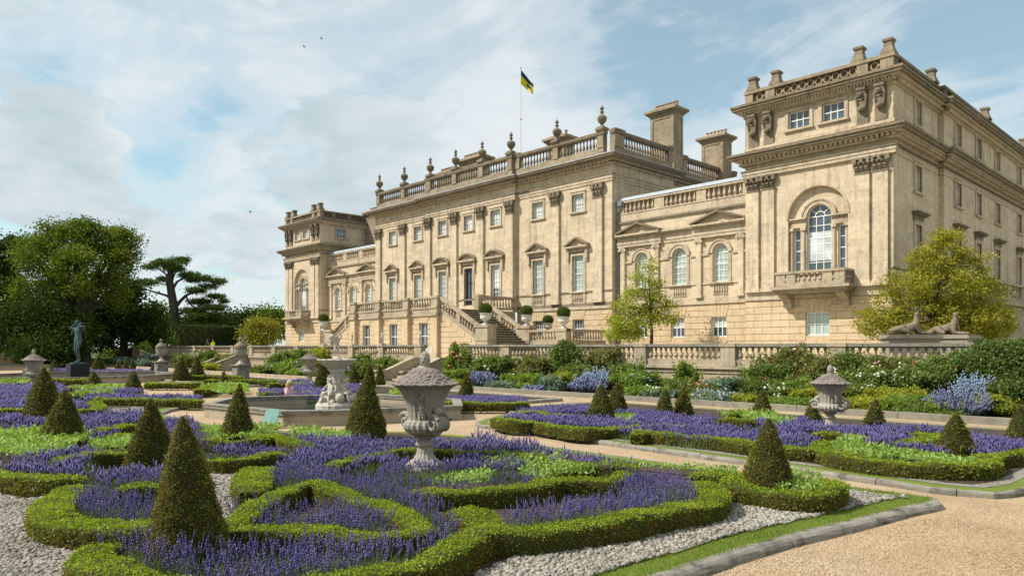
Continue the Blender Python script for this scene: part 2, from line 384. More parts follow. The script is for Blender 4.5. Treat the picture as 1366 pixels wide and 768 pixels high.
# ------------------------------------------------------------------ the ground (one gravel and lawn base, laid in thin sheets)
def sheet(name, poly, z, mat, kind='structure', label=None, cat=None, thick=None, parent=None):
    m = MB(); n = len(poly)
    if thick: m.add([(x, y, z - thick) for x, y in poly] + [(x, y, z) for x, y in poly], [tuple(range(n - 1, -1, -1)), tuple(range(n, 2 * n))] + [(i, (i + 1) % n, (i + 1) % n + n, i + n) for i in range(n)])
    else: m.add([(x, y, z) for x, y in poly], [tuple(range(n))])
    return m.build(name, mat, parent, label, cat, None, kind)
sheet('ground', [(-1500, -700), (700, -700), (700, 1600), (-1500, 1600)], -0.03, M['lawn'])
sheet('gravel_path', [(-112, -12), (24, -12), (24, 24.4), (-112, 24.4)], 0.0, M['gravel'])
sheet('planting_soil', [(-112, 24.45), (24, 24.45), (24, 30.1), (-112, 30.1)], 0.05, M['soil'])
sheet('upper_terrace', [(-100, 30.35), (26, 30.35), (26, 120), (-100, 120)], 1.3, M['pave'], thick=1.3)

# ------------------------------------------------------------------ the house
HC = -54.5
house = thing('country_house', 'long sandstone country house with columns, roof balustrades and corner pavilions', 'mansion', (HC, 46, 1.3))
def front(Y): return lambda u, z, d: (u, Y - d, z)
def east(X): return lambda u, z, d: (X + d, u, z)
def mir(x): return 2 * HC - x
BAL = [(.055, 0), (.055, .06), (.035, .1), (.075, .3), (.07, .38), (.035, .62), (.03, .78), (.05, .9), (.055, 1)]
def baluster(mb, x, y, z0, z1, fat=1.0, n=7):
    h = z1 - z0; mb.lathe(x, y, [(r * fat * 1.25, z0 + t * h) for r, t in BAL], n)

def window(F, u0, u1, z0, z1, cols=3, rows=4, arch=False, glass='glass', blind=0.0, bmat='blind', depth=0.22, name='window', parent=None, bw=0.038):
    fr = MB(); t = 0.075
    r = (u1 - u0) / 2; cu = (u0 + u1) / 2; zs = z1 - r if arch else z1
    d0, d1 = -depth - 0.05, -depth + 0.03
    fr.fb(F, u0, u0 + t, z0, zs, d0, d1); fr.fb(F, u1 - t, u1, z0, zs, d0, d1); fr.fb(F, u0 + t, u1 - t, z0, z0 + t, d0, d1 + .02)
    zm = z0 + (z1 - z0) * 0.5
    fr.fb(F, u0 + t, u1 - t, zm - .03, zm + .03, d0 + .01, d1 - .005)
    if arch:
        fr.farch(F, cu, zs, r - t, r, d0, d1, n=12)
        fr.farch(F, cu, zs, r * .38, r * .38 + bw, d0 + .01, d1 - .012, n=8)
        for a in (40, 90, 140):
            ca, sa = math.cos(R(a)), math.sin(R(a)); w = bw / 2
            fr.fpoly(F, [(cu + ca * r * .42 - sa * w, zs + sa * r * .42 + ca * w), (cu + ca * r * .42 + sa * w, zs + sa * r * .42 - ca * w), (cu + ca * (r - t) + sa * w, zs + sa * (r - t) - ca * w), (cu + ca * (r - t) - sa * w, zs + sa * (r - t) + ca * w)], d0 + .01, d1 - .014)
        fr.fb(F, u0 + t, u1 - t, zs - .03, zs + .02, d0 + .01, d1 - .01)
    else: fr.fb(F, u0 + t, u1 - t, z1 - t, z1, d0, d1)
    for i in range(1, cols):
        u = u0 + t + (u1 - u0 - 2 * t) * i / cols; fr.fb(F, u - bw / 2, u + bw / 2, z0 + t, zs - (0 if arch else t), d0 + .015, d1 - .016)
    for j in range(1, rows):
        z = z0 + (zs - z0) * j / rows
        if abs(z - zm) > .08: fr.fb(F, u0 + t, u1 - t, z - bw / 2, z + bw / 2, d0 + .015, d1 - .02)
    w = fr.build(name, M['white'], parent or house)
    zb = z1 - blind * (z1 - z0)
    arcp = [(cu + r * math.cos(math.pi * i / 12), zs + r * math.sin(math.pi * i / 12)) for i in range(13)] if arch else [(u1, z1), (u0, z1)]
    if blind < 0.999:
        top = [(u1, zb), (u0, zb)] if blind > 0 else arcp
        MB().fpoly(F, [(u0, z0), (u1, z0)] + top, d0 - .03, d0 + .02).build('pane', M[glass], w)
    if blind > 0:
        MB().fpoly(F, [(u0, zb), (u1, zb)] + arcp, d0 - .03, d0 + .02).build('blind', M[bmat], w)
    return w
def surround(F, u0, u1, z0, z1, w=.2, p=.07, sill=True, parent=None):
    s = MB(); s.fb(F, u0 - w, u0, z0, z1 + w, -.05, p); s.fb(F, u1, u1 + w, z0, z1 + w, -.05, p); s.fb(F, u0, u1, z1, z1 + w, -.05, p)
    s.fb(F, u0 - w - .03, u1 + w + .03, z1 + w, z1 + w + .05, -.05, p + .05)
    if sill: s.fb(F, u0 - w - .06, u1 + w + .06, z0 - .14, z0, -.05, p + .08)
    return s.build('window_surround', M['trim'], parent or house)
def dentils(mb, F, u0, u1, z0, z1, d0, d1, step, w):
    n = max(1, int((u1 - u0) / step))
    for i in range(n):
        u = u0 + (i + .5) * (u1 - u0) / n; mb.fb(F, u - w / 2, u + w / 2, z0, z1, d0, d1)
def rusticated(F, u0, u1, z0, z1, holes, name='basement_wall'):
    mb = MB(); back = [(h[0], h[1], h[2], h[3]) for h in holes]
    mb.wall(F, u0, u1, z0, z1, back, .3, -.045)
    n = round((z1 - z0) / .43); hh = (z1 - z0) / n; k = 0; rr = random.Random(int(abs(u0 * 10)))
    for i in range(n):
        a, b = z0 + i * hh, z0 + (i + 1) * hh - .035
        cuts = [u0]; u = u0 + (0.62 if i % 2 else 1.24)
        while u < u1 - .3: cuts.append(u); u += 1.24 + rr.uniform(-.06, .06)
        cuts.append(u1)
        for c, e in zip(cuts, cuts[1:]):
            segs = [(c, e)]
            for h in holes:
                if h[3] <= a + .02 or h[2] >= b - .02: continue
                ns = []
                for p, q in segs:
                    if h[1] <= p or h[0] >= q: ns.append((p, q)); continue
                    if h[0] > p: ns.append((p, h[0]))
                    if h[1] < q: ns.append((h[1], q))
                segs = ns
            for p, q in segs:
                if q - p > .05: mb.fb(F, p + .012, q - .012, a, b, -.06, rr.uniform(-.002, .004))
    for h in holes:      # flat-arch voussoirs over the opening
        cu = (h[0] + h[1]) / 2; w = (h[1] - h[0])
        for j in range(5):
            t0 = (j / 5 - .5); t1 = ((j + 1) / 5 - .5)
            mb.fpoly(F, [(cu + t0 * w + .012, h[3]), (cu + t1 * w - .012, h[3]), (cu + t1 * w * 1.35 - .012, h[3] + .78), (cu + t0 * w * 1.35 + .012, h[3] + .78)], -.05, .03)
    return mb.build(name, M['rustic'], house)
def leafy_capital(F, u, z0, z1, w, p, parent):
    c = MB(); h = z1 - z0
    c.fb(F, u - w * .42, u + w * .42, z0, z1 - .12 * h, 0, p)
    c.fb(F, u - w * .52, u + w * .52, z0 - .05 * h, z0 + .04 * h, 0, p + .04)
    c.fb(F, u - w * .68, u + w * .68, z1 - .12 * h, z1, 0, p + .16)
    def leaf(cu, za, zb, ww, pr):
        zt = zb - (zb - za) * .12
        q = [(-.5, za, .0), (.5, za, .0), (.55, za + (zb - za) * .6, .05), (-.55, za + (zb - za) * .6, .05), (.42, zb, .13), (-.42, zb, .13), (.3, zt - .04, .19), (-.3, zt - .04, .19)]
        P = [F(cu + a * ww, z, pr + dd) for a, z, dd in q] + [F(cu + a * ww, z, pr - .06) for a, z, dd in q[:2]] 
        c.add(P, [(0, 1, 2, 3), (3, 2, 4, 5), (5, 4, 6, 7), (7, 6, 1, 0), (1, 6, 4, 2), (0, 3, 5, 7)])
    for i in range(3): leaf(u + (i - 1) * w * .33, z0 + .02 * h, z0 + .42 * h, w * .29, p)
    for i in range(4): leaf(u + (i - 1.5) * w * .3, z0 + .36 * h, z0 + .70 * h, w * .24, p + .02)
    for s in (-1, 1):
        for k in range(8):
            a0, a1 = k * math.pi / 4, (k + 1) * math.pi / 4; rr = .15 * h * 1.1
            cu, cz = u + s * w * .5, z1 - .24 * h
            c.fpoly(F, [(cu, cz), (cu + rr * math.cos(a0), cz + rr * math.sin(a0)), (cu + rr * math.cos(a1), cz + rr * math.sin(a1))], p - .04, p + .17)
    c.fb(F, u - w * .12, u + w * .12, z1 - .34 * h, z1 - .02 * h, p, p + .2)
    return c.build('capital', M['capital'], parent)
def pilaster(F, u, z0, zc, z1, w, p=.2, plinth=.42):
    m = MB(); m.fb(F, u - w / 2, u + w / 2, z0 + plinth, zc, -.03, p)
    m.fb(F, u - w / 2 - .1, u + w / 2 + .1, z0, z0 + plinth * .55, -.03, p + .1)
    m.fb(F, u - w / 2 - .06, u + w / 2 + .06, z0 + plinth * .55, z0 + plinth * .85, -.03, p + .06)
    m.fb(F, u - w / 2 - .03, u + w / 2 + .03, z0 + plinth * .85, z0 + plinth, -.03, p + .03)
    o = m.build('pilaster', M['ashlar'], house)
    leafy_capital(F, u, zc, z1, w, p, o); return o
def chimney(x0, x1, y0, y1, z0, z1, pots, rowdir='x', mat='roofstone'):
    m = MB(); m.box(x0, x1, y0, y1, z0, z1)
    w = .13
    m.box(x0 - .1, x1 + .1, y0 - .1, y1 + .1, z0, z0 + .5)
    # raised frame round each sunk panel
    for (a, b) in ((x0, x0 + .28), (x1 - .28, x1)): m.box(a, b, y0 - .06, y0, z0 + .5, z1 - .1)
    m.box(x0 + .28, x1 - .28, y0 - .06, y0, z0 + .5, z0 + .8); m.box(x0 + .28, x1 - .28, y0 - .06, y0, z1 - .45, z1 - .1)
    for (a, b) in ((y0, y0 + .25), (y1 - .25, y1)): m.box(x1, x1 + .06, a, b, z0 + .5, z1 - .1)
    m.box(x1, x1 + .06, y0 + .25, y1 - .25, z1 - .45, z1 - .1); m.box(x1, x1 + .06, y0 + .25, y1 - .25, z0 + .5, z0 + .8)
    for k, (g, a, b) in enumerate(((.14, -.1, .06), (.3, .06, .2), (.45, .2, .42))): m.box(x0 - g, x1 + g, y0 - g, y1 + g, z1 + a, z1 + b)
    m.frus((x0 + x1) / 2, (y0 + y1) / 2, z1 + .42, z1 + .7, (x1 - x0) / 2 + .25, (y1 - y0) / 2 + .25, (x1 - x0) / 2 - .1, (y1 - y0) / 2 - .1)
    o = m.build('chimney', M[mat], house)
    for i in range(pots):
        t = (i + .5) / pots; x, y = (x0 + (x1 - x0) * t, (y0 + y1) / 2) if rowdir == 'x' else ((x0 + x1) / 2, y0 + (y1 - y0) * t)
        MB().lathe(x, y, [(.15, z1 + .62), (.13, z1 + 1.0), (.165, z1 + 1.02), (.16, z1 + 1.1), (.1, z1 + 1.1), (.09, z1 + .9)], 9).build('chimney_pot', M['pot'], o)
    return o
def finial(x, y, z, parent, h=2.1):
    m = MB(); k = h / 2.1
    m.frus(x, y, z, z + .22 * k, .42 * k, .42 * k, .38 * k, .38 * k); m.frus(x, y, z + .22 * k, z + .34 * k, .32 * k, .32 * k, .22 * k, .22 * k)
    m.lathe(x, y, [(r * k, z + t * k) for r, t in ((.2, .34), (.12, .45), (.13, .52), (.3, .68), (.4, .85), (.42, 1.02), (.36, 1.14), (.22, 1.25), (.1, 1.33), (.09, 1.42), (.17, 1.5), (.17, 1.55), (.08, 1.6), (.09, 1.68), (.17, 1.78), (.16, 1.86), (.06, 1.98), (.015, 2.1))], 12, fl=lambda a, i: .05 * math.cos(8 * a) if 3 <= i <= 7 else 0)
    return m.build('finial', M['capital'], parent, smooth=False)
def stub(x, y, z, parent):       # square waisted roof ornament
    m = MB(); m.sqlathe(x, y, [(.40, z), (.40, z + .1), (.36, z + .17), (.34, z + .24), (.25, z + .45), (.225, z + .7), (.23, z + .74), (.30, z + .80), (.31, z + .92), (.22, z + .99), (.1, z + 1.02)])
    return m.build('roof_ornament', M['dark'], parent)

# ---- main block
YM, YC = 46.5, 46.2
FM, FC = front(YM), front(YC)
XL, XR, CL, CR = -71.7, -37.2, -61.75, -48.3
ucent = [-68.35, -63.6, -58.95, -54.85, -50.9, -45.6, -40.85]
loww = []
wallm = MB()
for (a, b, Fx, hs) in ((XL, CL, FM, ucent[:2]), (CL, CR, FC, ucent[2:5]), (CR, XR, FM, ucent[5:])):
    holes = []
    for c in hs:
        holes += [(c - .62, c + .62, 6.3 if abs(c + 54.85) < .1 else 6.93, 9.93), (c - .66, c + .66, 13.66, 15.12)]
    wallm.wall(Fx, a, b, 5.4, 17.1, holes, .3)
wallm.box(CL - .02, CL, YC, YM, 5.4, 17.1); wallm.box(CR, CR + .02, YC, YM, 5.4, 17.1)
wallm.build('wall', M['ashlar'], house)
sw = MB(); sw.wall(east(XR), YM, 55.2, 1.3, 17.1); sw.wall(east(XR - .9), 55.2, 68, 1.3, 17.1); sw.wall(front(55.2), XR - .9, XR, 1.3, 17.1); sw.build('wall', M['ashlar'], house)
MB().wall(lambda u, z, d: (XL - d, u, z), YM, 68, 1.3, 17.1).build('wall', M['ashlar'], house)
bh = [(c - .62, c + .62, 3.0, 4.55) for c in ucent]
rusticated(FM, XL, CL, 1.3, 5.38, bh[:2]); rusticated(FC, CL, CR, 1.3, 5.38, bh[2:5]); rusticated(FM, CR, XR, 1.3, 5.38, bh[5:])
for i, c in enumerate(ucent):
    Fx = FC if 2 <= i <= 4 else FM
    window(Fx, c - .62, c + .62, 3.0, 4.55, 4, 2, glass='glass')
    window(Fx, c - .66, c + .66, 13.66, 15.12, 3, 4, blind=.97, bmat='blind')
    surround(Fx, c - .66, c + .66, 13.66, 15.12, .2)
    if i == 3:      # garden door
        dm = MB(); dm.fb(Fx, c - .62, c - .5, 6.3, 9.93, -.28, -.18); dm.fb(Fx, c + .5, c + .62, 6.3, 9.93, -.28, -.18); dm.fb(Fx, c - .5, c + .5, 8.55, 8.65, -.28, -.18); dm.fb(Fx, c - .04, c + .04, 6.3, 9.93, -.28, -.19); dm.fb(Fx, c - .5, c + .5, 6.3, 6.7, -.27, -.2)
        d = dm.build('door', M['wood'], house); MB().fb(Fx, c - .5, c + .5, 6.3, 9.93, -.3, -.26).build('pane', M['glassb'], d)
        surround(Fx, c - .62, c + .62, 6.3, 9.93, .24, sill=False)
    else:
        window(Fx, c - .62, c + .62, 6.93, 9.93, 3, 6, blind=[.97, .97, .97, 0, .72, .97, .97][i], bmat=['blindg', 'blindg', 'blindg', 'blind', 'blind', 'blindg', 'blindg'][i])
        surround(Fx, c - .62, c + .62, 6.93, 9.93, .24)
        pm = MB()
        if i not in (2, 4):
            pm.fb(Fx, c - .62, c + .62, 6.0, 6.1, -.03, .02)
            for j in range(6): p = Fx(c - .5 + j * .2, 0, .03); baluster(pm, p[0], p[1], 6.1, 6.78, .9, 6)
            for s in (-1, 1): pm.fb(Fx, c + s * .74 - .12, c + s * .74 + .12, 5.9, 6.79, -.03, .08)
            pm.build('apron_balusters', M['trim'], house)
    pd = MB(); zt = 10.17
    pd.fb(Fx, c - .9, c + .9, zt, zt + .42, -.03, .12); pd.fb(Fx, c - 1.28, c + 1.28, zt + .42, zt + .56, -.03, .42); pd.fb(Fx, c - 1.15, c + 1.15, zt + .34, zt + .42, -.03, .3)
    for s in (-1, 1): pd.fb(Fx, c + s * 1.02 - .11, c + s * 1.02 + .11, zt - .55, zt + .34, -.03, .22); pd.fb(Fx, c + s * 1.02 - .09, c + s * 1.02 + .09, zt - .75, zt - .55, -.03, .14)
    za = zt + .56
    if i in (2, 3, 4):
        rr = 1.9; cz = za - (rr - .66)
        a0 = math.asin((rr - .66) / rr)
        pd.cur = 1; pd.farch(Fx, c, cz, rr - .16, rr, -.03, .42, a0, math.pi - a0, 12); pd.cur = 0
        arc = [(c + (rr - .1) * math.cos(a0 + (math.pi - 2 * a0) * k / 12), cz + (rr - .1) * math.sin(a0 + (math.pi - 2 * a0) * k / 12)) for k in range(13)]
        pd.fpoly(Fx, arc, -.03, .13)
    else:
        pd.cur = 1
        for s in (-1, 1): pd.fpoly(Fx, [(c, za + .62), (c, za + .78), (c + s * 1.32, za + .12), (c + s * 1.32, za - .02)][::s], -.03, .42)
        pd.cur = 0; pd.fpoly(Fx, [(c - 1.2, za), (c + 1.2, za), (c, za + .66)], -.03, .13)
        dentils(pd, Fx, c - 1.1, c + 1.1, zt + .34, zt + .41, .3, .37, .14, .07)
    pd.build('window_pediment', [M['trim'], M['weather']], house)
# string course, dado, sill band
def run(F, u0, u1, parts, mb): 
    for z0, z1, d in parts: mb.fb(F, u0 - (d if d > .02 else 0) * 0, u1, z0, z1, -.04, d)
SEGS = [(XL, CL, FM), (CL, CR, FC), (CR, XR, FM)]
ENT = [(15.72, 15.95, .06), (15.95, 16.22, .1), (16.22, 16.32, .16), (17.05, 17.15, .3), (17.28, 17.38, .52), (17.38, 17.52, .72), (17.52, 17.66, .86), (17.66, 17.74, .92)]
band = MB(); ent = MB(); lead = MB()
for a, b, Fx in SEGS:
    for z0, z1, d in ((5.38, 5.62, .1), (5.62, 5.9, .05), (6.79, 6.92, .07)): band.cur = int(z0 > 5.4); band.fb(Fx, a + .003, b - .003, z0, z1, -.04, d)
    o = .0
    for z0, z1, d in ENT: ent.cur = int(z0 > 17.3 or 16.2 < z0 < 16.3); ent.fb(Fx, a - (d if a != CR else 0) + .001, b + (d if b != CL else 0) - .001, z0, z1, -.2, d)
    ent.cur = 0
    dentils(ent, Fx, a, b, 17.15, 17.28, .0, .44, .42, .2)
    lead.fb(Fx, a - (.9 if a != CR else 0), b + (.9 if b != CL else 0), 17.745, 17.80, -.4, .9)
    lead.fpoly(Fx, [(a - .5, 17.8), (b + .5, 17.8), (b + .1, 18.0), (a - .1, 18.0)], -.2, .35)
for (Fx, a, b) in ((east(XR), YM, 55.2), (east(XR - .9), 55.2, 68)):
    for z0, z1, d in ENT: ent.cur = int(z0 > 17.3); ent.fb(Fx, a + .3, b + d, z0 + .001, z1 - .001, -.2, d - .003)
    dentils(ent, Fx, a - .3, b + .4, 17.15, 17.28, .0, .44, .42, .2)
    lead.fb(Fx, a + .5, b + .9, 17.747, 17.802, -.4, .897); lead.fb(Fx, a, b, 17.8, 17.95, -.2, .3)
    for z0, z1, d in ((5.38, 5.62, .1), (5.62, 5.9, .05)): band.fb(Fx, a + .3, b, z0 + .001, z1 - .001, -.04, d - .004)
for z0, z1, d in ENT: ent.box(XL - d, XL, YM + .3, 68, z0 + .001, z1 - .001)
ent.box(XL + .1, XR - 1.2, 47, 68, 16.9, 17.72)
band.build('string_course', [M['trim'], M['weather']], house); ent.build('cornice', [M['trim'], M['weather']], house); lead.build('roof_flashing', M['lead'], house)
for u in (-71.1, -66.3, -61.3, -57.0, -52.95, -48.85, -43.4, -38.6):
    Fx = FC if -62 < u < -48 else FM
    pilaster(Fx, u, 5.9, 14.5, 15.7, .95, .2)
# roof balustrade
def roof_balustrade(F, stops, z0, pier=.62, mat='roofstone', d=-.12, fin=True, drop=0):
    m = MB()
    rb = MB()
    a, b = stops[0], stops[-1]
    m.fb(F, a - .31, b + .31, z0, z0 + .55, d - .25, d + .2)
    m.cur = 1; m.fb(F, a - .36, b + .36, z0 + 1.52, z0 + 1.62, d - .2, d + .22); m.fb(F, a - .4, b + .4, z0 + 1.62, z0 + 1.86, d - .24, d + .28); m.cur = 0
    for u in stops: m.fb(F, u - pier / 2, u + pier / 2, z0 + .55, z0 + 1.52, d - .28, d + .26); m.fb(F, u - pier / 2 - .05, u + pier / 2 + .05, z0 + 1.86, z0 + 1.99, d - .3, d + .33)
    for u, v in zip(stops, stops[1:]):
        n = max(3, int(round((v - u - pier) / .37)))
        for i in range(n):
            t = u + pier / 2 + (v - u - pier) * (i + .5) / n; p = F(t, 0, d); m.cur = 1; baluster(m, p[0], p[1], z0 + .55, z0 + 1.52, 1.35, 7); m.cur = 0
    o = m.build('roof_balustrade', [M[mat], M['dark']], house)
    if fin:
        for u in (stops[:-1] if drop > 0 else stops[1:] if drop < 0 else stops): p = F(u, 0, d); finial(p[0], p[1], z0 + 1.99, o)
    return o
zb = 18.0
roof_balustrade(FM, [-71.2, -66.3, -61.9], zb, drop=1); roof_balustrade(FC, [-61.2, -57.0, -52.95, -48.9], zb); roof_balustrade(FM, [-48.2, -43.4, -38.35], zb, drop=-1)
roof_balustrade(east(XR), [47.0, 47.65, 54.6], zb, fin=False); roof_balustrade(east(XR - .9), [56.4, 58.3, 67.2], zb, fin=False)
chimney(-39.95, -37.45, 55.6, 57.0, 18.2, 23.4, 8); chimney(-40.0, -37.6, 64.3, 65.8, 18.2, 22.7, 6)
chimney(-49.6, -47.4, 52, 53.2, 17.8, 22.2, 3); chimney(-63.2, -59.6, 52, 53.2, 17.8, 22.6, 8); chimney(-67.4, -64.6, 52, 53.2, 17.8, 21.8, 7)
chimney(-83.6, -81.2, 52.6, 54, 14, 19.6, 5)
# flagpole
fp = MB().tube([(-59.14, 57.5, 17.7), (-59.14, 57.5, 33.7)], [.1, .05], 8); fp.lathe(-59.14, 57.5, [(.02, 33.68), (.14, 33.75), (.14, 33.85), (.02, 33.92)], 8); fp.lathe(-59.14, 57.5, [(.05, 27.9), (.16, 27.95), (.16, 28.1), (.05, 28.15)], 8)
fp.build('flagpole', M['white'], house)

# ---- linking wings
def wing(sg):
    X = (lambda x: x) if sg > 0 else mir
    Y = 47.1; F = front(Y)
    a, b = sorted((X(-37.2), X(-25.2)))
    cs = [X(-34.7), X(-31.22), X(-27.76)]
    holes = [(c - .6, c + .6, 6.93, 9.66, True) for c in cs]
    w = MB(); w.wall(F, a, b, 5.4, 12.9, holes, .3); w.build('wall', M['ashlar'], house)
    bhs = [(c - .6, c + .6, 2.95, 4.42) for c in (X(-34.8), X(-31.4), X(-27.9))]
    rusticated(F, a, b, 1.3, 5.36, bhs)
    for k, h in enumerate(bhs):
        window(F, h[0], h[1], h[2], h[3], 3, 2, blind=.5, bmat='blind', glass='glass', bw=.06)
    for k, c in enumerate(cs):
        window(F, c - .6, c + .6, 6.93, 9.66, 3, 5, arch=True, glass='glassb', blind=.97, bmat='blindg')
        s = MB(); s.farch(F, c, 9.06, .62, .86, -.03, .1); s.farch(F, c, 9.06, .86, .95, -.03, .15)
        for q in (-1, 1): s.fb(F, c + q * .74 - .12, c + q * .74 + .12, 6.93, 8.9, -.03, .06)
        s.fb(F, c - .95, c + .95, 6.8, 6.92, -.03, .16)
        s.fb(F, c - .62, c + .62, 5.98, 6.05, -.03, .04)
        for j in range(6): p = F(c - .5 + j * .2, 0, .03); baluster(s, p[0], p[1], 6.05, 6.78, .9, 6)
        s.build('window_surround', M['trim'], house)
    t = MB()
    for z0, z1, d in ((5.36, 5.6, .1), (5.6, 5.82, .05)): t.fb(F, a, b, z0, z1, -.04, d)
    pu = sorted(X(u) for u in (-36.5, -33.25, -29.5, -26.1))
    edges = [a] + [e for u in sorted(cs) for e in (u - .95, u + .95)] + [b]
    for i in range(0, len(edges), 2): t.fb(F, edges[i], edges[i + 1], 8.9, 9.06, -.04, .09); t.fb(F, edges[i], edges[i + 1], 6.8, 6.92, -.04, .07)
    for z0, z1, d in ((10.2, 10.42, .06), (10.42, 10.6, .1), (10.95, 11.05, .22), (11.05, 11.2, .36)): t.fb(F, a, b, z0, z1, -.04, d)
    t.cur = 1; t.fb(F, a, b, 12.15, 12.3, -.04, .14); t.cur = 0
    for z0, z1, d in ((10.2, 10.42, .24), (10.42, 10.6, .28), (10.6, 10.95, .2), (10.95, 11.05, .4), (11.05, 11.2, .55)):
        for u0, u1 in ((pu[0] - .5, pu[1] + .5), (pu[2] - .5, pu[3] + .5)): t.fb(F, u0, u1, z0 + .002, z1 - .002, -.04, d)
    t.build('cornice', [M['trim'], M['weather']], house)
    for u0, u1 in ((pu[0] - .55, pu[1] + .55), (pu[2] - .55, pu[3] + .55)):
        c, h = (u0 + u1) / 2, (u1 - u0) / 2; pd = MB()
        for s in (-1, 1): pd.cur = 1; pd.fpoly(F, [(c, 11.92), (c, 12.08), (c + s * h, 11.34), (c + s * h, 11.2)][::s], -.03, .55); pd.cur = 0
        pd.fpoly(F, [(c - h + .1, 11.2), (c + h - .1, 11.2), (c, 11.95)], -.03, .18)
        pd.build('pediment', [M['trim'], M['weather']], house)
    for u in pu:
        m = MB(); m.fb(F, u - .21, u + .21, 6.05, 9.85, -.03, .16); m.fb(F, u - .28, u + .28, 5.82, 6.05, -.03, .22)
        o = m.build('pilaster', M['ashlar'], house)
        c = MB(); c.fb(F, u - .24, u + .24, 9.85, 9.95, -.03, .2); c.fb(F, u - .32, u + .32, 9.95, 10.08, -.03, .24); c.fb(F, u - .27, u + .27, 10.08, 10.19, -.03, .26)
        for q in (-1, 1): c.fpoly(F, [(u + q * .27 + .12 * math.cos(k * math.pi / 4), 9.98 + .12 * math.sin(k * math.pi / 4)) for k in range(8)], .1, .28)
        c.build('capital', M['trim'], o)
    # parapet with three groups of balusters, lead coping
    p = MB(); groups = [tuple(sorted((X(u), X(v)))) for u, v in ((-36.5, -33.5), (-32.6, -29.75), (-28.95, -26.0))]; groups.sort()
    p.wall(F, a, b, 12.3, 12.95, (), .3, .02); p.fb(F, a, b, 12.9, 13.0, -.3, .06)
    xs = [a] + [e for g in groups for e in g] + [b]
    for i in range(0, len(xs), 2): p.fb(F, xs[i], xs[i + 1], 13.0, 13.82, -.3, .03)
    for g in groups:
        p.fb(F, g[0], g[1], 13.0, 13.82, -.32, -.27)
        for i in range(7): q = F(g[0] + (g[1] - g[0]) * (i + .5) / 7, 0, -.08); baluster(p, q[0], q[1], 13.0, 13.82, 1.5, 8)
    p.fb(F, a, b, 13.82, 13.98, -.34, .1)
    p.build('parapet', M['trim'], house)
    MB().fpoly(lambda u, z, d: (d, Y + u, z), [(-.14, 13.985), (.5, 13.985), (.5, 14.3), (.1, 14.28)], a, b).build('roof_coping', M['lead'], house)
    MB().box(a, b, Y + .6, 60, 13.3, 13.9).build('roof', M['lead'], house)
wing(1); wing(-1)
MB().tube([(-36.95, 46.98, 1.4), (-36.95, 46.98, 13.0), (-36.75, 46.98, 13.4), (-36.75, 46.98, 13.9)], .09, 8).fb(front(46.98), -37.0, -36.5, 13.6, 14.0, -.1, .15).build('drainpipe', M['pipe'], house)

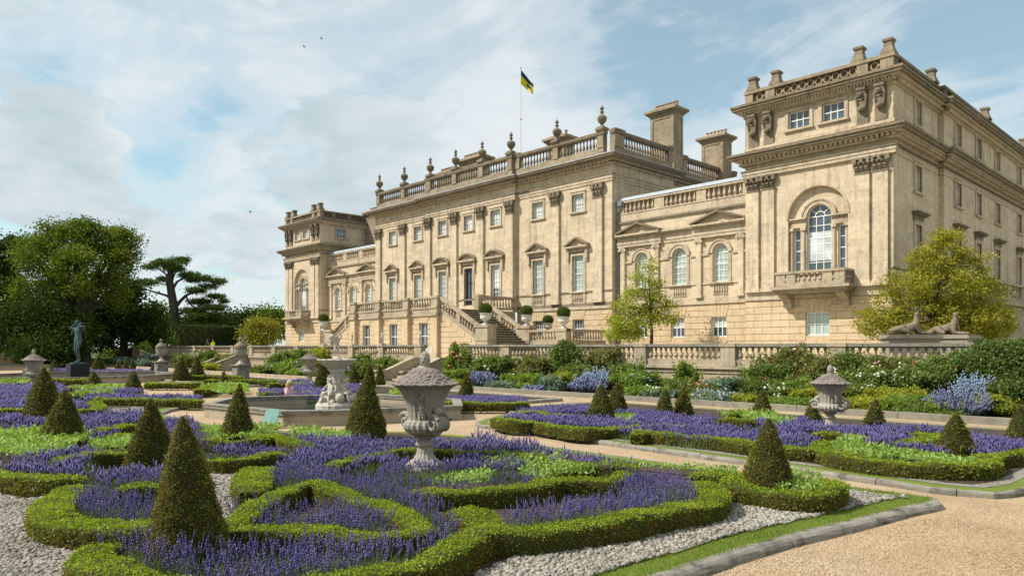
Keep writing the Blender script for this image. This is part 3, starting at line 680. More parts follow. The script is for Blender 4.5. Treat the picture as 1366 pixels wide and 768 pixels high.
# ---- corner pavilions
def pavilion(sg):
    X = (lambda x: x) if sg > 0 else mir
    Y = 46.0; F = front(Y); a, b = sorted((X(-25.2), X(-15.7))); cx = X(-20.25); ye = 92 if sg > 0 else 60
    hole = (cx - 1.92, cx + 1.92, 5.9, 12.45, True)
    w = MB(); w.wall(F, a, b, 5.4, 14.7, [hole], .28)
    wins = [(X(-22.15), X(-20.75)), (X(-19.95), X(-18.55))]; wins = [tuple(sorted(q)) for q in wins]
    w.wall(F, a, b, 15.2, 17.95, [(q[0], q[1], 16.4, 17.54) for q in wins], .3, -.02)
    # inside the great arch
    zs = 10.53; Fr = front(Y + .28)
    w.wall(Fr, cx - 2.0, cx + 2.0, 5.9, 12.6, [(cx - .78, cx + .78, 7.05, 11.36, True), (cx - 1.66, cx - 1.2, 7.05, 9.88), (cx + 1.2, cx + 1.66, 7.05, 9.88)], .3)
    w.build('wall', M['ashlar'], house)
    window(Fr, cx - .78, cx + .78, 7.05, 11.36, 3, 6, arch=True, glass='glassb', blind=0, depth=.18, bw=.045)
    wb = MB().fpoly(Fr, [(cx - .70, 7.75), (cx + .70, 7.75), (cx + .70, 9.6), (cx - .70, 9.6)], -.185, -.178).build('blind', M['blind'], house)
    for q in (-1, 1): window(Fr, cx + q * 1.43 - .23, cx + q * 1.43 + .23, 7.05, 9.88, 1, 4, glass='glassb', depth=.18, name='side_light')
    s = MB(); s.farch(Fr, cx, zs, .8, 1.05, -.02, .1, n=18); s.farch(Fr, cx, zs, 1.05, 1.15, -.02, .15, n=18)
    for q in (-1, 1):
        u0, u1 = sorted((cx + q * .8, cx + q * 1.9))
        for z0, z1, d in ((9.95, 10.1, .12), (10.1, 10.33, .09), (10.33, 10.4, .16), (10.46, 10.56, .26)): s.fb(Fr, u0, u1, z0, z1, -.02, d)
        dentils(s, Fr, u0, u1, 10.4, 10.46, .0, .2, .13, .07)
        for u in (cx + q * .98, cx + q * 1.79):
            p = Fr(u, 0, .02); s.lathe(p[0], p[1], [(.13, 7.0), (.13, 7.1), (.105, 7.15), (.11, 8), (.095, 9.65), (.12, 9.7), (.12, 9.76)], 10); s.fb(Fr, u - .17, u + .17, 9.76, 9.95, -.02, .2)
    s.fb(Fr, cx - 1.9, cx + 1.9, 6.9, 7.04, -.02, .14)
    s.build('window_surround', M['trim'], house)
    t = MB(); t.farch(F, cx, 12.45 - 1.92, 1.92, 2.03, -.02, .05, n=22); t.build('arch_moulding', M['trim'], house)
    for u in (X(-24.6), X(-23.5), X(-17.45), X(-16.4)): pilaster(F, u, 5.9, 12.75, 13.68, .86, .16, .36)
    # basement
    rusticated(F, a, b, 1.3, 5.36, [(cx - .75, cx + .75, 2.95, 4.45)])
    window(F, cx - .75, cx + .75, 2.95, 4.45, 3, 2, blind=.97, bmat='blindg', bw=.05)
    # east side wall (and hidden sides)
    Fe = east(b); jog = 54.3
    if sg > 0:
        e1 = [(50.2 - .62, 50.2 + .62)]; e2 = [(c - .68, c + .68) for c in (57.4, 62.4, 67.7, 74.7, 80.5)]
        for Fx, y0, y1, hs in ((Fe, Y, jog, e1), (east(b + .3), jog, ye, e2)):
            hh = []
            for h in hs: hh += [(h[0], h[1], 11.95, 13.6), (h[0], h[1], 7.2, 9.9)]
            m = MB(); m.wall(Fx, y0, y1, 1.3, 14.7, hh, .35); m.wall(Fx, y0, y1, 15.2, 17.95, [(h[0], h[1], 16.1, 17.7) for h in hs], .35, -.02)
            if y0 == jog: m.box(b, b + .3, jog, jog + .02, 1.3, 17.95)
            m.build('wall', M['ashlar'], house)
            for h in hs:
                window(Fx, h[0], h[1], 11.95, 13.6, 3, 4, blind=.6, depth=.25); surround(Fx, h[0], h[1], 11.95, 13.6, .18)
                window(Fx, h[0], h[1], 16.1, 17.7, 3, 4, glass='glassb', blind=.4, depth=.25); surround(Fx, h[0], h[1], 16.1, 17.7, .16)
                window(Fx, h[0], h[1], 7.2, 9.9, 3, 6, glass='glassb', blind=.6, depth=.25); surround(Fx, h[0], h[1], 7.2, 9.9, .2)
                q = MB(); q.fb(Fx, h[0] - .3, h[1] + .3, 10.12, 10.45, -.02, .09); q.fb(Fx, h[0] - .45, h[1] + .45, 10.45, 10.55, -.02, .3); q.fb(Fx, h[0] - .5, h[1] + .5, 10.55, 10.66, -.02, .42); q.build('window_hood', M['dark'], house)
    else:
        m = MB(); m.wall(Fe, Y, ye, 1.3, 14.7); m.wall(Fe, Y, ye, 15.2, 17.95, [(48.3, 49.75, 16.3, 17.55)], .3, -.02)
        m.build('wall', M['ashlar'], house); window(Fe, 48.3, 49.75, 16.3, 17.55, 3, 2, glass='glass', depth=.2)
        surround(Fe, 48.3, 49.75, 16.3, 17.55, .16)
    m = MB(); m.wall(lambda u, z, d: (a - d, u, z), Y, ye, 1.3, 18); m.build('wall', M['ashlar'], house)
    # bands, cornices
    t = MB()
    FEs = [(Fe, Y, jog), (east(b + .3), jog, ye)] if sg > 0 else [(Fe, Y, ye)]
    BANDS = [(5.36, 5.6, .1), (5.6, 5.9, .05), (6.85, 6.97, .06), (13.68, 13.9, .16), (13.9, 14.12, .2), (14.12, 14.2, .26), (14.55, 14.65, .34), (14.85, 14.95, .6), (14.95, 15.12, .8), (15.12, 15.26, .9), (15.26, 15.42, .3), (15.55, 15.75, .06), (17.78, 17.92, .1), (18.15, 18.28, .5), (18.28, 18.45, .68), (18.45, 18.6, .76)]
    for z0, z1, d in BANDS:
        t.cur = int(z0 in (6.85, 14.95, 15.12, 18.28, 18.45, 14.12))
        if z0 in (6.85,):
            xs = [a, X(-24.6), X(-23.5), X(-17.45), X(-16.4), b]; 
            for u0, u1 in ((a, cx - 2.05), (cx + 2.05, b)): t.fb(F, u0, u1, z0, z1, -.04, d)
        else: t.fb(F, a - (d if z0 > 13 else 0), b + (d if z0 > 13 else d), z0, z1, -.2, d)
        for Fx, y0, y1 in FEs: t.fb(Fx, y0 + (.1 if y0 == Y else -d + .004), y1 + (.004 if y0 == Y else 0), z0 + .001, z1 - .001, -.2, (.06 if 13.6 < z0 < 14.1 else d) - .003)
        if z0 > 13: t.fb(lambda u, z, dd: (a - dd, u, z), Y + .1, ye, z0 + .001, z1 - .001, -.2, d - .003)
    t.cur = 0; t.fb(F, a, b, 14.6, 14.86, -.2, .3); t.fb(F, a, b, 17.92, 18.15, -.2, .3)
    dentils(t, F, a - .2, b + .3, 14.66, 14.85, .0, .52, .3, .16); dentils(t, F, a - .1, b + .2, 17.98, 18.14, .0, .44, .2, .1)
    for Fx, y0, y1 in FEs: t.fb(Fx, y0 + .2, y1, 14.6, 14.86, -.2, .3); t.fb(Fx, y0 + .2, y1, 17.92, 18.15, -.2, .3); dentils(t, Fx, y0 - .2, y1, 14.66, 14.85, .0, .52, .3, .16)
    t.build('cornice', [M['trim'], M['weather']], house)
    t = MB(); t.box(a + .1, b - .1, Y + .3, ye, 18.2, 18.62); t.build('roof', M['lead'], house)
    for q in wins:
        window(F, q[0], q[1], 16.4, 17.54, 3, 2, glass='glassb', blind=0 if sg > 0 else .9, depth=.2, bw=.05)
        surround(F, q[0], q[1], 16.4, 17.54, .22, .05)
    # carved consoles on the attic
    for u in (X(-24.6), X(-23.5), X(-17.45), X(-16.4)):
        m = MB(); zt = 17.9
        m.fb(F, u - .34, u + .34, 15.75, 17.78, -.03, .08)
        m.fb(F, u - .27, u + .27, zt - .16, zt, .05, .42); 
        for k in range(6):
            z = zt - .16 - k * .19; dd = (.36, .33, .26, .20, .2, .24)[k]; ww = (.22, .25, .24, .2, .21, .23)[k]
            m.fb(F, u - ww, u + ww, z - .185, z, .05, dd)
        for q in (-1, 1): m.tube([F(u + q * .2, zt - .2, .3), F(u + q * .29, zt - .6, .26), F(u + q * .24, zt - 1.1, .22), F(u + q * .1, zt - 1.4, .2)], [.06, .08, .07, .09], 6)
        c0 = F(u, zt - .42, .36); m.lathe(c0[0], c0[1], [(.02, c0[2] - .15), (.13, c0[2] - .08), (.15, c0[2]), (.12, c0[2] + .1), (.02, c0[2] + .16)], 8)
        c0 = F(u, zt - 1.28, .26); m.lathe(c0[0], c0[1], [(.02, c0[2] - .17), (.17, c0[2] - .08), (.19, c0[2]), (.15, c0[2] + .1), (.02, c0[2] + .15)], 8)
        m.build('carved_console', M['capital'], house)
    # pierced parapet
    def pierced(Fx, u0, u1, pier_us, d=.0):
        m = MB(); m.fb(Fx, u0, u1, 18.6, 18.8, d - .3, d); m.fb(Fx, u0 - .08, u1 + .08, 19.42, 19.62, d - .38, d + .1)
        xs = [u0] + [e for u in pier_us for e in (u[0], u[1])] + [u1]
        for p in pier_us: m.fb(Fx, p[0], p[1], 18.8, 19.42, d - .3, d + .04)
        for i in range(len(pier_us) - 1):
            g0, g1 = pier_us[i][1], pier_us[i + 1][0]; n = max(1, int((g1 - g0) / .5))
            for k in range(n):
                c = g0 + (g1 - g0) * (k + .5) / n; rr = .25
                m.farch(Fx, c, 19.11, rr - .08, rr, d - .16, d - .06, 0, 2 * math.pi, 12)
                m.fb(Fx, c + rr - .03, c + rr + (g1 - g0) / n - 2 * rr + .03, 19.06, 19.16, d - .15, d - .07)
                for zz in (18.8, 19.33): m.fb(Fx, c - .06, c + .06, zz, zz + .09, d - .15, d - .07)
            m.fb(Fx, g0, g1, 18.8, 19.42, d - .32, d - .26)
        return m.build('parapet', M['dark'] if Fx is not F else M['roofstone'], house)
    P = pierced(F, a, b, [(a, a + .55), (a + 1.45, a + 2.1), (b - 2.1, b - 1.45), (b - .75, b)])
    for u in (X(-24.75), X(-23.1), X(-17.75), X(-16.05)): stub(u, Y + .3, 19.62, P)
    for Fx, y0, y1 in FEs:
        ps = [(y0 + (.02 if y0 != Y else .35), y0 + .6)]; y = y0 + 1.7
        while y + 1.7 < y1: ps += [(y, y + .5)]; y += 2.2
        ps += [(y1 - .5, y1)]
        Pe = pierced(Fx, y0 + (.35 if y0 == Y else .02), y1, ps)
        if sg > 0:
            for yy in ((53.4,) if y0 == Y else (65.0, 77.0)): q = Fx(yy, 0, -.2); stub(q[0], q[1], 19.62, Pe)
    # balcony
    m = MB(); u0, u1 = cx - 2.15, cx + 2.2
    m.fb(F, u0 - .35, u1 + .35, 5.88, 6.06, -.02, 1.42); m.fb(F, u0 - .22, u1 + .22, 5.76, 5.88, -.02, 1.28); m.fb(F, u0 - .1, u1 + .1, 5.64, 5.76, -.02, 1.15)
    for u in (u0 + .35, u1 - .35):
        m.fpoly(lambda d, z, w: F(u + w, z, d), [(0, 4.75), (.3, 4.75), (.42, 4.95), (.42, 5.15), (.75, 5.3), (1.05, 5.5), (1.05, 5.64), (0, 5.64)], -.27, .27)
    m.fb(F, u0, u1, 6.06, 6.26, 1.0, 1.25); m.fb(F, u0 - .06, u1 + .06, 6.86, 7.0, .95, 1.3)
    for u in (u0 + .3, cx - 1.15, cx + 1.15, u1 - .3): m.fb(F, u - .3, u + .3, 6.26, 6.86, 1.0, 1.24)
    for g0, g1, n in ((u0 + .6, cx - 1.45, 2), (cx - .85, cx + .85, 5), (cx + 1.45, u1 - .6, 2)):
        for i in range(n): q = F(g0 + (g1 - g0) * (i + .5) / n, 0, 1.12); baluster(m, q[0], q[1], 6.26, 6.86, 1.35, 8)
    for u in (u0 + .1, u1 - .1):
        m.fb(F, u - .12, u + .12, 6.06, 6.26, -.02, 1.0); m.fb(F, u - .15, u + .15, 6.86, 7.0, -.02, .95)
        for i in range(4): q = F(u, 0, .12 + i * .24); baluster(m, q[0], q[1], 6.26, 6.86, 1.2, 8)
    m.build('balcony', M['terrace'], house)
pavilion(1); pavilion(-1)
# east terrace at piano nobile level, beside the near pavilion
m = MB(); Fx = east(-13.4)
m.box(-15.35, -13.4, 57.5, 92, 1.3, 5.2); m.fb(Fx, 57.4, 92, 5.2, 5.5, -1.9, .25); m.fb(Fx, 57.5, 92, 5.5, 5.75, -.3, .1); m.fb(Fx, 57.4, 92, 6.65, 6.85, -.34, .16); m.fb(front(57.5), -15.3, -13.2, 6.65, 6.85, -.34, .1)
y = 58.0
while y < 91:
    m.fb(Fx, y - .4, y + .4, 5.75, 6.65, -.28, .08)
    for i in range(7): q = Fx(y + .75 + i * .42, 0, -.1); baluster(m, q[0], q[1], 5.75, 6.65, 1.4, 7)
    y += 3.9
m.build('side_terrace', M['terrace'], house)

# ---- raised garden platform with two flights of steps
YP = 37.5; FP = front(YP); px0, px1 = -61.95, -48.2
def platform():
    hs = [(c - .6, c + .6, 2.0, 4.3) for c in (-59.55, -55.05, -50.55)]
    rusticated(FP, px0, px1, 1.3, 5.0, hs)
    for h in hs: window(FP, h[0], h[1], h[2], h[3], 2, 2, glass='glass', blind=.0, bw=.05)
    MB().wall(east(px1), YP, YC, 1.3, 5.0).build('platform_wall', M['rustic'], house); MB().wall(lambda u, z, d: (px0 - d, u, z), YP, YC, 1.3, 5.0).build('platform_wall', M['rustic'], house)
    for c in (px0 + .45, -57.3, -52.8, px1 - .45): MB().fb(FP, c - .42, c + .42, 1.3, 5.0, -.05, .35).build('platform_pier', M['rustic'], house)
    m = MB(); m.box(px0 + .05, px1 - .05, YP + .05, YC - .1, 5.0, 5.45)
    for z0, z1, d in ((4.85, 5.05, .12), (5.05, 5.45, .04), (5.45, 5.6, .1)):
        m.fb(FP, px0 - .05, px1 + .05, z0, z1, -.1, d)
        for c in (px0 + .45, -57.3, -52.8, px1 - .45): m.fb(FP, c - .5, c + .5, z0 + .002, z1 - .002, -.05, d + .36)
    m.fb(FP, px0, px1, 6.3, 6.45, -.22, .16)
    for c in (px0 + .45, -57.3, -52.8, px1 - .45): m.fb(FP, c - .42, c + .42, 5.6, 6.3, -.2, .3); m.fb(FP, c - .48, c + .48, 6.3, 6.5, -.25, .36)
    for g0, g1 in ((px0 + .87, -57.72), (-56.88, -53.22), (-52.38, px1 - .87)):
        for i in range(9): q = FP(g0 + (g1 - g0) * (i + .5) / 9, 0, -.03); baluster(m, q[0], q[1], 5.6, 6.3, 1.3, 8)
    for Xs, sgn in ((px1, 1), (px0, -1)):
        Fs = (lambda u, z, d: (Xs + d * sgn, u, z))
        m.fb(Fs, 41.8, YC, 5.6, 5.75, -.3, .06); m.fb(Fs, 41.8, YC, 6.55, 6.75, -.34, .1); m.fb(Fs, 41.6, 42.4, 5.0, 6.8, -.45, .12)
        for i in range(10): q = Fs(42.6 + i * .36, 0, -.12); baluster(m, q[0], q[1], 5.75, 6.55, 1.3, 8)
    m.build('platform_balustrade', M['terrace'], house)
    for sgn in (1, -1):
        X = (lambda x: x) if sgn > 0 else mir
        xt = -48.2; n = 20; rise = (5.45 - 1.3) / n; tread = 8.2 / n
        s = MB()
        for i in range(n):
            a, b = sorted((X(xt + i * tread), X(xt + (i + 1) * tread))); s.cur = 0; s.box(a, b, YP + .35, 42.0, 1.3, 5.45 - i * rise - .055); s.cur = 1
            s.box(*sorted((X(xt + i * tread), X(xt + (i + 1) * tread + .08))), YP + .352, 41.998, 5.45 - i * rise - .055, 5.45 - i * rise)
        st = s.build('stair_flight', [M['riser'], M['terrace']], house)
        for yf in (YP, 42.0):
            f = MB(); xe = -43.4; zt0, zt1 = 6.45, 4.0
            sl = lambda x, z: z + (zt1 - zt0) * (x - xt) / (xe - xt)
            Q = lambda x, z: (X(x), z)
            Ff = front(yf)
            def para(x0, x1, za, zb, d0, d1):
                pts = [Q(x0, sl(x0, za)), Q(x1, sl(x1, za)), Q(x1, sl(x1, zb)), Q(x0, sl(x0, zb))]
                f.fpoly(Ff, pts if sgn > 0 else pts[::-1], d0, d1)
            para(xt, xe, 6.2, 6.45, -.3, .1); para(xt, xe, 5.2, 5.5, -.28, .06)
            para(-45.95, -45.55, 5.5, 6.2, -.26, .05)
            for g0, g1 in ((xt + .15, -45.95), (-45.55, xe - .1)):
                for i in range(6):
                    x = g0 + (g1 - g0) * (i + .5) / 6; q = Ff(X(x), 0, -.1); baluster(f, q[0], q[1], sl(x, 5.5), sl(x, 6.2), 1.3, 8)
            pts = [Q(xt, 1.3), Q(xe, 1.3), Q(xe, sl(xe, 5.2)), Q(xt, 5.2)]
            f.build('stair_balustrade', M['terrace'], house)
            mb = MB(); mb.fpoly(Ff, pts if sgn > 0 else pts[::-1], -.25, .02); 
            for k in range(1, 9): 
                z = 1.3 + k * .43; x1 = xe if z < sl(xe, 5.2) else xt + (z - 5.2) * (xe - xt) / (zt1 - zt0)
                if x1 - xt > .4: mb.fb(Ff, *sorted((X(xt), X(x1 - .2))), z - .41, z - .03, 0, .05)
            mb.build('stair_wall', M['rustic'], house)
            p = MB(); c = X(xe + .75)
            p.fb(Ff, c - .72, c + .72, 1.3, 3.75, -.62, .3); p.fb(Ff, c - .8, c + .8, 3.75, 3.95, -.7, .38); p.fb(Ff, c - .78, c + .78, 2.7, 2.8, -.66, .34)
            p.build('pier', M['terrace'], house)
    # basement area balustrade east and west of the flights
    for X in ((lambda x: x), mir):
        m = MB(); Fb = front(41.8); a, b = sorted((X(-41.9), X(-37.8))); pc = X(-38.35)
        m.fb(Fb, a, b, 1.3, 2.75, -.3, .02); m.fb(Fb, a, b, 3.42, 3.6, -.34, .1); m.fb(Fb, pc - .5, pc + .5, 2.75, 3.45, -.5, .14); m.fb(Fb, pc - .55, pc + .55, 3.45, 3.66, -.55, .2)
        for i in range(9):
            q = Fb(min(a, b) + .3 + i * .33 if X(0) == 0 else max(a, b) - .3 - i * .33, 0, -.12); baluster(m, q[0], q[1], 2.75, 3.42, 1.25, 8)
        e0 = X(-37.85); m.box(e0 - .15, e0 + .15, 42.1, 46.3, 1.3, 2.75); m.box(e0 - .18, e0 + .18, 42.1, 46.3, 3.42, 3.6)
        for i in range(11): baluster(m, e0, 42.6 + i * .33, 2.75, 3.42, 1.25, 8)
        m.build('area_balustrade', M['terrace'], house)
platform()
# ------------------------------------------------------------------ terrace wall and balustrade
LEAF = {}
def terrace_wall():
    stair = [(-40.35, -37.25), (-71.75, -68.65)]
    runs = [(-98, -71.75), (-68.65, -40.35), (-37.25, 26)]
    root = thing('terrace_wall', 'long stone retaining wall with balustrade and broad piers below the house', 'balustrade', (-40, 30, 0))
    piers = [[-97.4, -92.6, -87.6, -82.6, -77.4, -72.4], [-68.0, -63.2, -58.8, -54.3, -49.9, -45.7, -41.0], [-36.7, -32.2, -27.2, -22.2, -17.3, -12.4, -7.4, -2.4, 2.6, 7.6, 12.6, 17.6, 22.6]]
    F = front(30.0)
    for (a, b), ps in zip(runs, piers):
        w = MB(); w.box(a, b, 30.0, 30.35, 0, 1.3); w.fb(F, a, b, 1.0, 1.06, -.02, .05); w.fb(F, a, b, 1.2, 1.32, -.1, .13); w.fb(F, a, b, 1.32, 1.36, -.3, .06)
        w.build('wall', M['terrace'], root)
        w = MB(); w.fb(F, a, b, 1.36, 1.63, -.32, -.02); w.build('plinth', M['terrace'], root)
        r = MB(); r.fb(F, a, b, 2.17, 2.23, -.30, -.03); r.fb(F, a, b, 2.23, 2.36, -.36, .04); r.build('rail', M['rail'], root)
        for p in ps:
            m = MB(); m.fb(F, p - .36, p + .36, 1.34, 2.225, -.37, .045); m.fb(F, p - .4, p + .4, 1.34, 1.6, -.39, .075); m.fb(F, p - .40, p + .40, 2.225, 2.375, -.40, .09)
            m.build('pier', M['terrace'], root)
        for p, q in zip(ps, ps[1:]):
            n = int(round((q - p - .8) / .30)); m = MB()
            for i in range(n): baluster(m, p + .4 + (q - p - .8) * (i + .5) / n, 30.17, 1.63, 2.17, 1.18, 8)
            m.build('baluster_row', M['terrace'], root)
    for k, (a, b) in enumerate(stair):
        st = thing('garden_steps', ['stone steps down from terrace, nearer flight with white planter at its top', 'far stone steps down from terrace behind the pedestal urns'][k], 'steps', ((a + b) / 2, 28, 0), 'flights of garden steps')
        n = 8; s = MB()
        for i in range(n):
            z = 1.3 - (i + 1) * 1.3 / n * .999; y1 = 29.9 - i * .42
            s.box(a + .3, b - .3, y1 - .42, y1 + .001 * i, 0, z + .001) if z > .05 else None
        s.box(a + .3, b - .3, 29.88, 30.36, .5, 1.302)
        s.build('tread', M['terrace'], st)
        for x0, x1 in ((a - .12, a + .3), (b - .3, b + .12)):
            m = MB(); E = lambda y, z, d: (x0 + d * (x1 - x0), y, z)
            m.fpoly(E, [(30, 0), (30, 1.42), (29.0, 1.42), (26.9, .62), (26.1, .62), (26.1, 0)], .1, .9)
            m.fpoly(E, [(30, 1.42), (30, 1.54), (28.98, 1.54), (26.87, .74), (26.0, .74), (26.0, .62), (26.9, .62), (29.0, 1.42)], 0, 1)
            m.build('wing_wall', M['terrace'], st)
terrace_wall()
# border edging
def kerb_line(name, pts, w, h, z0=0.0, mat='kerb', rnd=True, seglen=1.1):
    """rounded stone kerb along a ground polyline, in stones with open joints"""
    P = [Vector((p[0], p[1], 0)) for p in pts]; out = MB()
    L = [0]
    for a, b in zip(P, P[1:]): L.append(L[-1] + (b - a).length)
    tot = L[-1]
    def at(s):
        for i in range(len(P) - 1):
            if s <= L[i + 1] + 1e-6:
                t = (s - L[i]) / max(1e-6, L[i + 1] - L[i]); return P[i].lerp(P[i + 1], t), (P[i + 1] - P[i]).normalized()
        return P[-1], (P[-1] - P[-2]).normalized()
    n = max(1, int(tot / seglen)); rr = random.Random(3)
    prof = [(-.5, 0), (-.5, .6), (-.44, .86), (-.25, .98), (.02, 1), (.24, .92), (.41, .72), (.5, .4), (.52, 0)] if rnd else [(-.5, 0), (-.5, 1), (.5, 1), (.5, 0)]
    for k in range(n):
        s0, s1 = tot * k / n + .006, tot * (k + 1) / n - .006; q = 5; vs = []; dz = rr.uniform(-.008, .008); dw = rr.uniform(-.01, .01)
        for j in range(q + 1):
            p, d = at(s0 + (s1 - s0) * j / q); nn = Vector((d.y, -d.x, 0))
            for (u, v) in prof: c = p + nn * (u * w + dw + rr.uniform(-.006, .006)); vs.append((c.x, c.y, z0 + v * (h + dz) + (rr.uniform(-.005, .005) if v else 0)))
        m = len(prof); fs = []
        for j in range(q):
            for i in range(m - 1): fs.append((j * m + i, j * m + i + 1, (j + 1) * m + i + 1, (j + 1) * m + i))
        fs += [tuple(range(m)), tuple(q * m + i for i in range(m - 1, -1, -1))]
        out.add(vs, fs)
    return out.build(name, M[mat], None, None, None, None, 'structure', smooth=False)
kerb_line('border_kerb', [(24, 24.25), (-37, 24.25)], .3, .2, mat='rail', rnd=False, seglen=1.6)
kerb_line('border_kerb', [(-40.6, 24.25), (-98, 24.25)], .3, .2, mat='terrace', rnd=False, seglen=1.6)

# ------------------------------------------------------------------ the parterre: beds, verges, pebbles
def smooth_line(pts, it=2, closed=False):
    pts = [tuple(p) for p in pts]
    for _ in range(it):
        q = [] if closed else [pts[0]]
        rngp = range(len(pts)) if closed else range(len(pts) - 1)
        for i in rngp:
            a, b = pts[i], pts[(i + 1) % len(pts)]
            q.append((a[0] * .75 + b[0] * .25, a[1] * .75 + b[1] * .25)); q.append((a[0] * .25 + b[0] * .75, a[1] * .25 + b[1] * .75))
        if not closed: q.append(pts[-1])
        pts = q
    return pts
GP = lambda L, z=0.0: [G(x, y, z) for x, y in L]
A_front = [(-4.2, -.6), (-4.05, 3.4), (-3.95, 5.46), (-3.91, 6.18), (-3.87, 6.94), (-3.81, 7.6), (-3.72, 8.2), (-3.61, 8.8), (-3.51, 9.5), (-3.41, 10.26), (-3.28, 10.85), (-3.24, 11.1), (-3.36, 11.28), (-3.7, 11.3)]
A_back = [(-3.7, 11.3), (-7, 11.2), (-13.2, 11.2), (-15.0, 10.6), (-16.3, 9.2), (-17.6, 8.15), (-19.5, 7.75), (-24.4, 7.7), (-26.0, 8.6), (-27.2, 9.6), (-34.5, 9.75)]
A_poly = A_front + A_back[1:] + [(-34.5, -.6)]
B_poly = [(-15.7, 13.6), (-15.04, 13.1), (-12.95, 13.08), (-9.6, 12.75), (-6.5, 12.55), (-5.2, 12.45), (-3.5, 12.2), (-2.85, 12.4), (-2.6, 13.2), (-2.5, 22.2), (-16.9, 22.2), (-18.4, 21.2), (-18.5, 17.2), (-17.2, 16.4), (-16.6, 15.2)]
C_poly = [(-20.2, 21.9), (-20.2, 17.6), (-21.5, 16.7), (-36, 16.7), (-36, 22.2), (-20.6, 22.2)]
D_poly = [(-39, 22.2), (-39, 14.4), (-41, 13.6), (-44, 16.0), (-70, 17.2), (-70, 22.2)]
E_poly = [(-36.3, 9.75), (-43.5, 9.75), (-47, 8.2), (-62, 8.2), (-62, -.6), (-36.3, -.6)]
def inset(poly, d):
    P = [Vector((x, y)) for x, y in poly]; n = len(P); ar = sum(P[i].x * P[(i + 1) % n].y - P[(i + 1) % n].x * P[i].y for i in range(n)); sg = 1 if ar > 0 else -1; out = []
    for i in range(n):
        a, b, c = P[i - 1], P[i], P[(i + 1) % n]; d1 = (b - a).normalized(); d2 = (c - b).normalized(); n1 = Vector((-d1.y, d1.x)) * sg; n2 = Vector((-d2.y, d2.x)) * sg
        m = (n1 + n2); m = m / max(.35, m.length_squared) * 2; out.append(tuple(b + m * d * .5 * 1.0))
    return out
for nm, poly in (('a', A_poly), ('b', B_poly), ('c', C_poly), ('d', D_poly), ('e', E_poly)):
    sheet('grass_verge', poly, .098, M['grass'], thick=.085)
    if nm != 'a': sheet('pebble_bed', inset(poly, .5), .104, M['pebble'])
    sheet('bed_soil', inset(poly, .75 if nm == 'a' else .95), .11, M['soil'])
kerb_line('stone_kerb', A_front[:-1], .22, .105)
kerb_line('stone_kerb', [(p[0], p[1]) for p in A_back], .16, .1)
kerb_line('stone_kerb', B_poly[:10][::-1] , .17, .1)
kerb_line('stone_kerb', B_poly[9:] + [B_poly[0]], .17, .1)
for P in (C_poly, D_poly, E_poly): kerb_line('stone_kerb', P + [P[0]], .2, .13, seglen=1.5)

# ------------------------------------------------------------------ leaf materials
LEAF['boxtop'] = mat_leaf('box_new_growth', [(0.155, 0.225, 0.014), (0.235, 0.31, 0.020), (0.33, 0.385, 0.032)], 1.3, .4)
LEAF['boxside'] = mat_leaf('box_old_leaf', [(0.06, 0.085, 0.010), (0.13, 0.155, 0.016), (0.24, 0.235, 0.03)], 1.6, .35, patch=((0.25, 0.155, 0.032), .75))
LEAF['core'] = mat_plain('hedge_twigs', (0.045, 0.046, 0.012), 0.9, 0.1)
LEAF['yew'] = mat_leaf('yew_leaf', [(0.052, 0.066, 0.010), (0.13, 0.138, 0.016), (0.28, 0.255, 0.03)], 2.5, .25, patch=((0.20, 0.12, 0.025), .5))
LEAF['yewcore'] = mat_plain('yew_twigs', (0.03, 0.032, 0.010), 0.9, 0.1)
LEAF['lav'] = mat_leaf('lavender_flower', [(0.06, 0.053, 0.175), (0.12, 0.106, 0.30), (0.235, 0.21, 0.45)], 1.5, .3, patch=((0.17, 0.125, 0.245), .65))
LEAF['lavleaf'] = mat_leaf('lavender_leaf', [(0.075, 0.12, 0.035), (0.12, 0.18, 0.055), (0.16, 0.215, 0.085)], 1.5, .35)
LEAF['sage'] = mat_leaf('pale_bedding_leaf', [(0.16, 0.26, 0.045), (0.26, 0.38, 0.08), (0.38, 0.49, 0.15)], 2.0, .35)
LEAF['blade'] = mat_leaf('grass_blade', [(0.10, 0.155, 0.018), (0.15, 0.21, 0.026), (0.21, 0.26, 0.045)], 1.5, .4)

